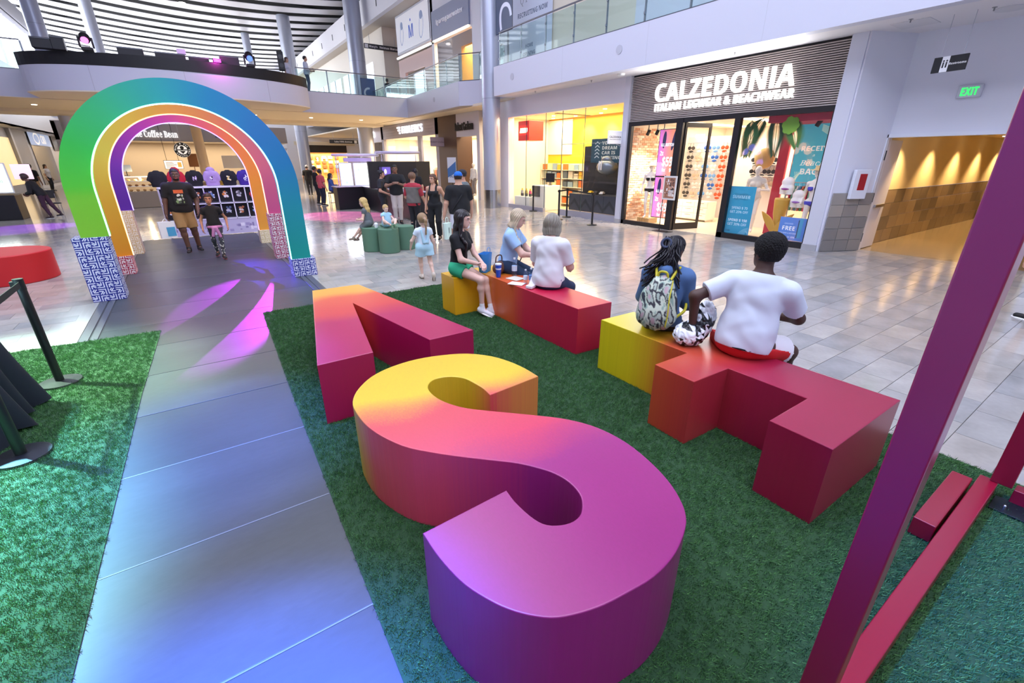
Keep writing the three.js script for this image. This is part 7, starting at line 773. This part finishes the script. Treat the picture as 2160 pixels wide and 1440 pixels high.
// ---------------------------------------------------------------- things on the benches
{
  const cup = thing('paper_cup', 'tall blue paper cup with a lid on the yellow bench', 'cup', [3.2, 0.542, -4.98]); part(cup, 'cup', cy(0.03, 0.043, 0.17, 0, 0.085, 0), M(0x1f4fc0, 0.4)); part(cup, 'lid', [cy(0.046, 0.044, 0.014, 0, 0.176, 0)], M(0xe6ecf6, 0.3)); part(cup, 'print', cy(0.0345, 0.0405, 0.05, 0, 0.1, 0), M(0xdfe6f6, 0.4));
  const bottle = (l, x, z, c, s = 1) => { const b = thing('water_bottle', l, 'bottle', [x, 0.542, z]); part(b, 'body', new THREE.LatheGeometry([[0, 0], [0.03, 0], [0.032, 0.02], [0.03, 0.07], [0.032, 0.12], [0.026, 0.16], [0.012, 0.185], [0.012, 0.2]].map((p) => new THREE.Vector2(p[0] * s, p[1] * s)), 20), M(0xeaf4ff, 0.05, { transmission: 1, thickness: 0 })); part(b, 'label', cy(0.0325 * s, 0.0325 * s, 0.06 * s, 0, 0.09 * s, 0), M(c, 0.5)); part(b, 'cap', cy(0.014 * s, 0.014 * s, 0.02 * s, 0, 0.205 * s, 0, 12), M(0xe8eef6, 0.4)); };
  bottle('small water bottle with a white label on the bench beside the white shirt', 3.3, -4.5, 0xdde6ee, 0.85); bottle('taller water bottle with a blue label on the bench beside the white shirt', 3.33, -4.42, 0x6f9ad0); bottle('water bottle standing in front of the person in light blue', 3.42, -4.92, 0xcfdcea, 1.15);
  const sheet = (l, x, z, w, d, r, c = 0xeceaf0) => { const o = solo('paper_napkin', rb(w, 0.004, d, 0.001, 0, 0.002, 0), M(c, 0.8), l, 'napkin'); at(o, x, 0.542, z, r); }; sheet('flat white napkin on the bench left of the bottles', 3.2, -4.55, 0.14, 0.2, 0.5); sheet('pale paper sheet under the water bottle on the bench', 3.34, -4.78, 0.18, 0.2, 0.2, 0xd9d2c4);
  const tray = thing('food_box', 'small white food box on the bench by the white shirt', 'food box', [3.22, 0.542, -4.28], 0.4); part(tray, 'box', rb(0.11, 0.04, 0.09, 0.012, 0, 0.02, 0), M(0xe9e6ea, 0.6)); part(tray, 'lid', rb(0.11, 0.006, 0.09, 0.002).rotateZ(0.9).translate(0.06, 0.075, 0), M(0xf0edf0, 0.6));
  const bag = thing('paper_bag', 'bright blue paper bag beside the person in light blue', 'bag', [3.22, 0.542, -5.36], 0.6); const bs = new THREE.CylinderGeometry(0.15, 0.12, 0.26, 4, 1, true).rotateY(0.785).scale(1, 1, 0.6).translate(0, 0.13, 0); part(bag, 'sack', [bs, bx(0.17, 0.004, 0.1, 0, 0.002, 0)], M(0x3f8fd6, 0.6, { side: THREE.DoubleSide })); part(bag, 'handle', tube([[-0.05, 0.26, 0.06], [-0.04, 0.33, 0.06], [0.04, 0.33, 0.06], [0.05, 0.26, 0.06]], 0.004, 14, 5), M(0x3f8fd6, 0.6));
  const hb = thing('brown_handbag', 'brown leather handbag behind the blue cup', 'handbag', [3.3, 0.542, -5.12], 0.3); part(hb, 'body', fleshOut([blob([0, 0.09, 0], [0.12, 0.09, 0.06])], 0.02, 0.01), M(0x6a4a3a, 0.5)); part(hb, 'handle', tube([[-0.07, 0.14, 0], [-0.05, 0.25, 0], [0.05, 0.25, 0], [0.07, 0.14, 0]], 0.009, 20, 6), M(0x5a3d30, 0.5));
  // black and white shopping bag held on the F-shaped bench
  const pm = canvasTex(256, 256, (g, w, h) => { g.fillStyle = '#eceff6'; g.fillRect(0, 0, w, h); for (let k = 0; k < 46; k++) { g.fillStyle = k % 3 ? '#15161a' : '#cfd4de'; const x = rnd(w), y = rnd(h), r = 14 + rnd(34), a = rnd(6); g.beginPath(); g.moveTo(x + Math.cos(a) * r, y + Math.sin(a) * r); g.lineTo(x + Math.cos(a + 2) * r, y + Math.sin(a + 2) * r); g.lineTo(x + Math.cos(a + 4.2) * r, y + Math.sin(a + 4.2) * r); g.fill(); } txt(g, 'SF', 128, 150, 44, '#26272c'); });
  const sb = thing('plastic_bag', 'crumpled black and white patterned plastic bag on the F-shaped bench', 'bag', [3.27, 0.54, -2.08]); const g = fleshOut([blob([0, 0.09, 0], [0.14, 0.1, 0.12]), blob([0.08, 0.16, 0.05], [0.08, 0.1, 0.08]), blob([0.16, 0.22, 0.02], [0.07, 0.13, 0.09])], 0.03, 0.008, (d, x, y, z) => Math.max(d - 0.014 * Math.abs(nz(x * 38, y * 38, z * 38)), -y + 0.002)); { const p = g.attributes.position, uv = new Float32Array(p.count * 2); for (let i = 0; i < p.count; i++) { uv[i * 2] = p.getX(i) * 3 + p.getZ(i) * 2; uv[i * 2 + 1] = p.getY(i) * 3 + p.getZ(i); } g.setAttribute('uv', new THREE.BufferAttribute(uv, 2)); } pm.wrapS = pm.wrapT = THREE.RepeatWrapping; part(sb, 'sack', g, new THREE.MeshStandardMaterial({ map: pm, roughness: 0.3 }));
}
// ---------------------------------------------------------------- people standing and walking in the court
const jeans = (c, o = {}) => ({ kind: 'pants', name: 'trousers', color: c, len: 1.92, off: 0.014, ...o }), shoesOf = (c, s = 0xdddddd) => ({ kind: 'shoes', color: c, sole: s }), teeOf = (c, o = {}) => ({ kind: 'shirt', name: 'tee', color: c, sleeve: 0.75, off: 0.025, loose: 0.002, drape: 0.035, hem: -0.075, wrinkle: 0.004, ...o });
const mid = { cell: 0.013, headCell: 0.0065, handCell: 0.007, clothCell: 0.013 }, farP = { cell: 0.022, headCell: 0.011, handCell: 0.011, clothCell: 0.022 };
{ // man and girl under the arches
  const p = person({ ...mid, label: 'bearded person in a black printed tee and khaki shorts walking under the arches', at: [-0.22, 0, -13.1], yaw: 0.05, h: 1.85, sex: 'm', fat: 1.16, side: 0.05, hands: [[0.3, 0.9, 0.06], [-0.34, 0.74, 0.1]], feet: [[0.16, 0.08, -0.1], [-0.06, 0.08, 0.08]], skin: 0x5d4034, hair: { style: 'short', color: 0x14100f, thick: 0.004 }, look: [0.05, 0.08], clothes: [teeOf(0x17161a, { drape: 0.045 }), { kind: 'pants', name: 'shorts', color: 0x9c7c50, len: 0.95, off: 0.012, flare: 0.022 }, shoesOf(0x1a1a1c, 0x5a2a22)] });
  part(p.root, 'beard', fleshOut([blob(p.H(0, -0.082, 0.045), [0.056, 0.034, 0.05]), blob(p.H(0.052, -0.045, 0.02), [0.016, 0.04, 0.03]), blob(p.H(-0.052, -0.045, 0.02), [0.016, 0.04, 0.03])], 0.02, 0.008), M(0x120e0d, 0.9));
  const pr = printed(96, 128, (g, w, h) => { g.fillStyle = '#17161a'; g.fillRect(0, 0, w, h); g.fillStyle = '#d0653a'; g.fillRect(12, 8, 72, 28); for (let k = 0; k < 26; k++) { g.fillStyle = ['#c8d0c8', '#7a9a6a', '#e6e6e0', '#4a5a4a'][k % 4]; g.beginPath(); g.ellipse(20 + rnd(56), 46 + rnd(66), 3 + rnd(9), 2 + rnd(8), rnd(3), 0, 7); g.fill(); } }, 0.85); const pl = part(p.root, 'shirt_print', new THREE.PlaneGeometry(0.24, 0.34, 1, 1), pr); pl.position.set(...p.T(0, 0.27, 0.196)); pl.rotation.x = -0.02;
  const sb = thing('shopping_bag', 'white and blue shopping bag hanging from the walking man’s hand', 'shopping bag', [-0.58, 0.36, -12.95], 0.2); part(sb, 'sack', [bx(0.3, 0.36, 0.1, 0, 0.18, 0)], M(0xe6ecf2, 0.5)); part(sb, 'blue_panel', bx(0.16, 0.2, 0.004, 0.06, 0.14, 0.053), M(0x4aa0d0, 0.5)); part(sb, 'handle', tube([[-0.06, 0.36, 0], [0.0, 0.42, 0], [0.06, 0.36, 0]], 0.006, 12, 5), M(0xe6ecf2, 0.6));
  const q = person({ ...mid, label: 'child in black tee and patterned leggings walking under the arches', at: [0.3, 0, -11.75], yaw: -0.05, h: 1.4, kid: 0.35, sex: 'f', fat: 0.82, hands: [[0.24, 0.66, 0.05], [-0.22, 0.64, 0.08]], feet: [[0.05, 0.09, 0.16], [-0.06, 0.11, -0.2]], skin: 0xa9765c, hair: { style: 'bun', color: 0x2a1a14 }, look: [0, 0.1], clothes: [teeOf(0x131215, { off: 0.01, loose: 0.006, sleeve: 0.45, hem: 0.0 }), jeans(0x3a3a42, { off: 0.006, name: 'leggings' }), shoesOf(0x1c1c1e, 0x7a3a3a)] });
  part(q.root, 'waist_sweater', fleshOut([blob(q.T(0, -0.02, 0.0), [0.15, 0.06, 0.12]), limb(q.T(0.02, -0.04, 0.12), q.T(0.07, -0.22, 0.13), 0.035, 0.03), limb(q.T(-0.02, -0.04, 0.12), q.T(-0.06, -0.2, 0.13), 0.035, 0.03)], 0.02, 0.012), M(0xb878a8, 0.85));
  const fl = []; for (let k = 0; k < 60; k++) { const leg = k % 2, a = leg ? q.J.hipR : q.J.hipL, b = leg ? q.J.knR : q.J.knL, c = leg ? q.J.anR : q.J.anL, t = rnd(0.25, 1.9), pt = t < 1 ? mixp(a, b, t) : mixp(b, c, t - 1), r = (t < 1 ? 0.06 - 0.02 * t : 0.041 - 0.012 * (t - 1)) * 1.02, an = rnd(-1.3, 1.3); fl.push(sph(0.012, pt[0] + Math.sin(an) * r, pt[1], pt[2] + Math.cos(an) * r, 1, 1, 0.5, 6)); } const fo = part(q.root, 'legging_flecks', fl, M(0xd9d4cc, 0.8)); fo.userData.kind = 'stuff';
}
{ // running little girl, seen from behind
  const q = person({ ...mid, cell: 0.013, label: 'small child in pale blue overalls running towards the green ottomans', at: [3.22, 0, -7.42], yaw: 3.05, h: 1.16, kid: 0.75, sex: 'f', hands: [[0.2, 0.56, 0.16], [-0.2, 0.5, 0.02]], elbows: [[1, 0, -1], [-1, 0, -1]], feet: [[0.05, 0.07, 0.08], [-0.07, 0.13, -0.2]], toes: [[0.1, 0, 1], [-0.1, -0.9, 0.4]], skin: 0xe2bba8, look: [0.1, 0], hair: { style: 'pony', color: 0x9a7a58, len: 0.26, tie: 0xe6b8b8 }, clothes: [teeOf(0xd9e2ee, { off: 0.008, loose: 0.006, sleeve: 0.4, hem: -0.02 }), { kind: 'pants', name: 'overall_shorts', color: 0xb9dcec, len: 0.55, off: 0.03, flare: 0.02, waist: 0.14 }, shoesOf(0xd8c8b8, 0x7a6a60)] });
  part(q.root, 'overall_bib', fleshOut([limb(q.T(0.03, 0.1, -0.1), q.T(0.06, 0.3, -0.075), 0.03, 0.02), limb(q.T(-0.03, 0.1, -0.1), q.T(-0.06, 0.3, -0.075), 0.03, 0.02)], 0.02, 0.012), M(0xb9dcec, 0.85));
}
{ // children on the ottomans
  person({ ...mid, cell: 0.013, label: 'blonde child in a grey dress seated on the left green ottoman', at: [3.33, 0, -10.78], yaw: -2.3, h: 1.15, kid: 0.7, sex: 'f', pelvis: [0, 0.64, 0], lean: 0.15, hands: [[0.1, 0.72, 0.22], [-0.1, 0.72, 0.22]], feet: [[0.06, 0.28, 0.42], [-0.06, 0.24, 0.38]], knees: [[0.1, 1, 0.4], [-0.1, 1, 0.4]], skin: 0xe2b9a4, look: [0.0, 0.1], hair: { style: 'long', color: 0xc9a86a, len: 0.3 }, clothes: [teeOf(0x5f6468, { off: 0.01, sleeve: 0.35, hem: -0.05 }), { kind: 'pants', name: 'dress_skirt', color: 0x6a6f72, len: 0.75, off: 0.02, flare: 0.015 }, { kind: 'shoes', color: 0x8a7a68, sole: 0x6a5a4c }] });
  person({ ...mid, cell: 0.012, label: 'toddler in a light blue romper seated on the front green ottoman', at: [3.64, 0, -10.36], yaw: 0.25, h: 0.86, kid: 1.1, sex: 'm', fat: 1.15, pelvis: [0, 0.63, -0.04], lean: -0.05, hands: [[0.12, 0.68, 0.16], [-0.12, 0.68, 0.16]], feet: [[0.04, 0.62, 0.2], [-0.05, 0.62, 0.22]], knees: [[0.9, 0.8, 0.3], [-0.9, 0.8, 0.3]], skin: 0xe6c0ae, look: [0.05, 0.35], hair: { style: 'short', color: 0xbfa06a, thick: 0.004 }, clothes: [teeOf(0x9fcbe0, { off: 0.012, sleeve: 0.3, hem: -0.04 }), { kind: 'pants', name: 'romper_shorts', color: 0x9fcbe0, len: 0.4, off: 0.014 }, { kind: 'shoes', color: 0x5a7a5a, sole: 0x8aa88a }] });
  const b = thing('sippy_cup', 'small white cup on the left green ottoman', 'cup', [3.42, 0.552, -10.55]); part(b, 'cup', cy(0.035, 0.045, 0.08, 0, 0.04, 0), M(0xf2f2f4, 0.4)); part(b, 'lid', cy(0.046, 0.02, 0.03, 0, 0.095, 0), M(0xe6e6ea, 0.4));
}
{ // group in the middle
  const A = [5.03, 0, -9.45], c = person({ ...mid, label: 'person in a blue cap, black tee and white shorts seen from behind', at: A, yaw: 2.75, h: 1.78, sex: 'm', fat: 1.25, hands: [[0.36, 0.78, 0.05], [-0.3, 0.85, 0.18]], feet: [[0.14, 0.08, -0.03], [-0.12, 0.08, 0.06]], skin: 0xcf9f84, look: [-0.2, 0.05], hair: { style: 'short', color: 0x2a1c16, thick: 0.006 }, cap: { color: 0x1f6ac8 }, clothes: [teeOf(0x18181b, { drape: 0.05 }), { kind: 'pants', name: 'shorts', color: 0xd8dae4, len: 0.92, off: 0.012, flare: 0.025 }, shoesOf(0x1a1a1c)] });
  part(c.root, 'sling_strap', tube([c.T(-0.12, 0.48, -0.1), c.T(-0.02, 0.3, -0.165), c.T(0.12, 0.1, -0.17), c.T(0.2, -0.02, -0.1)], 0.012, 24, 6), blackMatte);
  const tb = thing('tote_bag', 'pale mint tote bag hanging beside the person in the blue cap', 'tote bag', [4.66, 0.33, -9.38], 0.5); part(tb, 'sack', [new THREE.CylinderGeometry(0.2, 0.16, 0.36, 4).rotateY(0.785).scale(0.8, 1, 0.35).translate(0, 0.18, 0)], M(0xd6efe0, 0.8)); part(tb, 'handle', tube([[-0.06, 0.35, 0], [-0.03, 0.47, 0], [0.03, 0.47, 0], [0.06, 0.35, 0]], 0.007, 16, 5), M(0xd6efe0, 0.8)); part(tb, 'mark', bx(0.012, 0.12, 0.004, 0, 0.2, 0.054), M(0x2a2a2e, 0.6));
  person({ ...mid, label: 'person in a dark cap and grey tee behind the blue cap', at: [5.7, 0, -10.45], yaw: -2.4, h: 1.8, sex: 'm', fat: 1.12, skin: 0xc29078, look: [0.3, 0], hair: { style: 'short', color: 0x2a2020, thick: 0.004 }, cap: { color: 0x2c2c33 }, clothes: [teeOf(0x5f6a70), { kind: 'pants', name: 'shorts', color: 0xb8b4ac, len: 0.9, off: 0.025 }, shoesOf(0x222226)] });
  person({ ...mid, label: 'person in a black sleeveless jumpsuit with long brown hair', at: [5.36, 0, -11.45], yaw: -0.85, h: 1.68, sex: 'f', fat: 1.05, hands: [[0.26, 0.82, -0.08], [-0.27, 0.8, 0.0]], feet: [[0.12, 0.08, 0.05], [-0.1, 0.08, -0.04]], skin: 0xcd9a7e, look: [-0.3, 0], hair: { style: 'long', color: 0x5a3a28, len: 0.28 }, clothes: [{ kind: 'shirt', name: 'jumpsuit_top', color: 0x151518, sleeve: 0, off: 0.012, hem: -0.1, strap: 1 }, jeans(0x151518, { off: 0.02, name: 'jumpsuit_trousers', flare: 0.01 }), shoesOf(0x19191b, 0xe6e6e6)] });
  const r = person({ ...mid, label: 'person in a red tee with a grey vest talking to the jumpsuit wearer', at: [5.14, 0, -12.35], yaw: 2.2, h: 1.7, sex: 'm', fat: 1.0, hands: [[0.2, 0.9, 0.24], [-0.3, 0.75, 0.2]], skin: 0xc99a80, look: [0.1, 0], hair: { style: 'short', color: 0x6a4a34, thick: 0.02 }, clothes: [teeOf(0xa8323f, { sleeve: 0.85, off: 0.02 }), { kind: 'shirt', name: 'vest', color: 0x6a6560, sleeve: 0, off: 0.036, drape: 0.05, hem: 0.0, neck: -0.06 }, jeans(0x1b1c22), shoesOf(0x202024)] });
  person({ ...mid, label: 'tall person in a black polo and pale trousers clasping hands at the kiosk', at: [5.7, 0, -15.1], yaw: -0.35, h: 1.9, sex: 'm', fat: 1.05, hands: [[0.05, 1.3, 0.26], [-0.05, 1.3, 0.26]], elbows: [[1, -0.6, 0], [-1, -0.6, 0]], skin: 0x7a5644, look: [0.1, 0.25], hair: { style: 'short', color: 0x14100e, thick: 0.003 }, clothes: [teeOf(0x17171b), jeans(0xb5aca8, { off: 0.016 }), shoesOf(0x161618, 0x222222)] });
  person({ ...mid, label: 'person in a dark grey apron standing at the kiosk corner', at: [5.45, 0, -15.75], yaw: 0.9, h: 1.7, sex: 'f', fat: 1.05, hands: [[0.15, 1.0, 0.3], [-0.2, 0.95, 0.25]], skin: 0xc09078, look: [0.1, 0.1], hair: { style: 'bun', color: 0x18141a }, clothes: [teeOf(0x26262d), jeans(0x23252e), shoesOf(0x1a1a1c)] });
  person({ ...farP, label: 'person in black with dark hair standing right of the kiosk', at: [7.4, 0, -17.4], yaw: 2.6, h: 1.72, sex: 'f', skin: 0xc89a80, hair: { style: 'long', color: 0x16131a, len: 0.3 }, clothes: [teeOf(0x141417), jeans(0x1c1c22), shoesOf(0x222222)] });
  person({ ...farP, label: 'person in a dark red romper walking away beyond the group', at: [8.5, 0, -19.3], yaw: 2.7, h: 1.62, sex: 'f', skin: 0xc99a82, hair: { style: 'bun', color: 0x2a1a16 }, clothes: [teeOf(0x93384a, { sleeve: 0.2 }), { kind: 'pants', name: 'romper_shorts', color: 0x93384a, len: 0.5, off: 0.02 }, shoesOf(0xd8c8b8)] });
  person({ ...farP, label: 'person in a red and pink striped top by the kiosk stool', at: [5.2, 0, -23.4], yaw: 2.0, h: 1.62, sex: 'f', skin: 0xc0907a, hair: { style: 'short', color: 0x17131a, thick: 0.018 }, clothes: [teeOf(0xc2505a), jeans(0x23283c), shoesOf(0x222226)] });
  person({ ...farP, label: 'person in black standing behind the striped top', at: [5.2, 0, -24.4], yaw: 1.6, h: 1.74, sex: 'm', skin: 0x9a6e58, hair: { style: 'short', color: 0x120f10, thick: 0.01 }, clothes: [teeOf(0x1a1a1e), jeans(0x23232a), shoesOf(0x1a1a1c)] });
  person({ ...farP, label: 'child in a blue jacket seated on the kiosk stool', at: [5.38, 0, -22.3], yaw: 1.3, h: 1.5, kid: 0.2, sex: 'f', pelvis: [0, 0.76, 0], hands: [[0.1, 0.95, 0.28], [-0.1, 0.95, 0.28]], feet: [[0.08, 0.4, 0.42], [-0.06, 0.34, 0.36]], knees: [[0, 1, 0.5], [0, 1, 0.5]], skin: 0xc9a08a, hair: { style: 'long', color: 0x1a161c, len: 0.28 }, clothes: [teeOf(0x3a4f90, { sleeve: 1.8 }), { kind: 'pants', name: 'shorts', color: 0x33407a, len: 0.5 }, shoesOf(0x2a2a30)] });
  person({ ...farP, label: 'person in black top and white cap walking past the far column', at: [6.2, 0, -31], yaw: 2.9, h: 1.75, sex: 'm', skin: 0xa9806a, cap: { color: 0xe4e4ea }, hair: { style: 'short', color: 0x1a1614, thick: 0.004 }, clothes: [teeOf(0x1a1a1d), jeans(0x2a2a30), shoesOf(0x222222)] });
  person({ ...farP, label: 'person in dark clothes leaning on the left kiosk', at: [-4.45, 0, -23.9], yaw: -1.9, h: 1.62, sex: 'f', lean: 0.45, side: 0.1, hands: [[0.15, 0.86, 0.4], [-0.1, 0.84, 0.42]], feet: [[0.1, 0.08, -0.1], [-0.08, 0.08, -0.35]], skin: 0x6e4c3e, hair: { style: 'short', color: 0x3a2226, thick: 0.03 }, clothes: [teeOf(0x16171b, { sleeve: 1.8 }), jeans(0x3c2036), shoesOf(0x2a1a20)] });
  person({ ...farP, label: 'person in a black vest over white sleeves walking on the far left', at: [-6.9, 0, -36.5], yaw: 2.9, h: 1.82, sex: 'f', skin: 0x8a6450, hair: { style: 'bun', color: 0x1a1416, thick: 0.02 }, clothes: [teeOf(0x17171a, { hem: -0.12 }), { kind: 'pants', name: 'trousers', color: 0xb09878, len: 1.9 }, shoesOf(0x2a2a2a)] });
  person({ ...farP, label: 'person in a white top standing at the far left window', at: [-7.9, 0, -46], yaw: 1.2, h: 1.75, sex: 'f', skin: 0xb08a74, hair: { style: 'long', color: 0x2a1e1a, len: 0.3 }, clothes: [teeOf(0xd8d4d2), jeans(0x23252c), shoesOf(0x222222)] });
  person({ ...farP, label: 'person in a pale shirt behind the glass balustrade on the bridge', at: [6.55, 5.4, -28.95], yaw: 1.2, h: 1.72, sex: 'm', skin: 0xb98a72, hands: [[0.2, 1.05, 0.3], [-0.1, 1.1, 0.3]], hair: { style: 'short', color: 0x1e1a1c, thick: 0.012 }, clothes: [teeOf(0xccd6ea, { sleeve: 1.4 }), jeans(0x3c4a66), shoesOf(0x222222)] });
  person({ ...farP, label: 'person at the right end of the round balcony', at: [5.75, 5.4, -29.6], yaw: 0.8, h: 1.68, sex: 'f', skin: 0xc09a86, hair: { style: 'long', color: 0x4a362c, len: 0.25 }, clothes: [teeOf(0xd0cddc), jeans(0x4a4a5a), shoesOf(0x222222)] });
  person({ ...farP, label: 'person in black behind the balustrade of the far upper floor', at: [12.7, 5.42, -33.5], yaw: 2.4, h: 1.72, sex: 'f', skin: 0xb88a74, hair: { style: 'bun', color: 0x1c1618 }, clothes: [teeOf(0x1c1e26, { sleeve: 0.1 }), jeans(0x1f2027), shoesOf(0x222222)] });
  // passer-by whose foot shows at the right edge
  person({ ...mid, label: 'passer-by in black and white sneakers stepping in at the right edge', at: [9.05, 0, -0.75], yaw: 2.6, h: 1.75, sex: 'm', feet: [[0.07, 0.075, -0.05], [-0.05, 0.09, -0.32]], toes: [[0.1, 0, 1], [-0.1, -0.3, 1]], skin: 0xd2a48c, hair: { style: 'short', color: 0x2a1e18, thick: 0.01 }, clothes: [teeOf(0x8a93a6), { kind: 'pants', name: 'shorts', color: 0x4a4f5c, len: 0.9, off: 0.02 }, shoesOf(0x141416, 0xf0f0f2)] });
}
renderer.render(scene, camera);
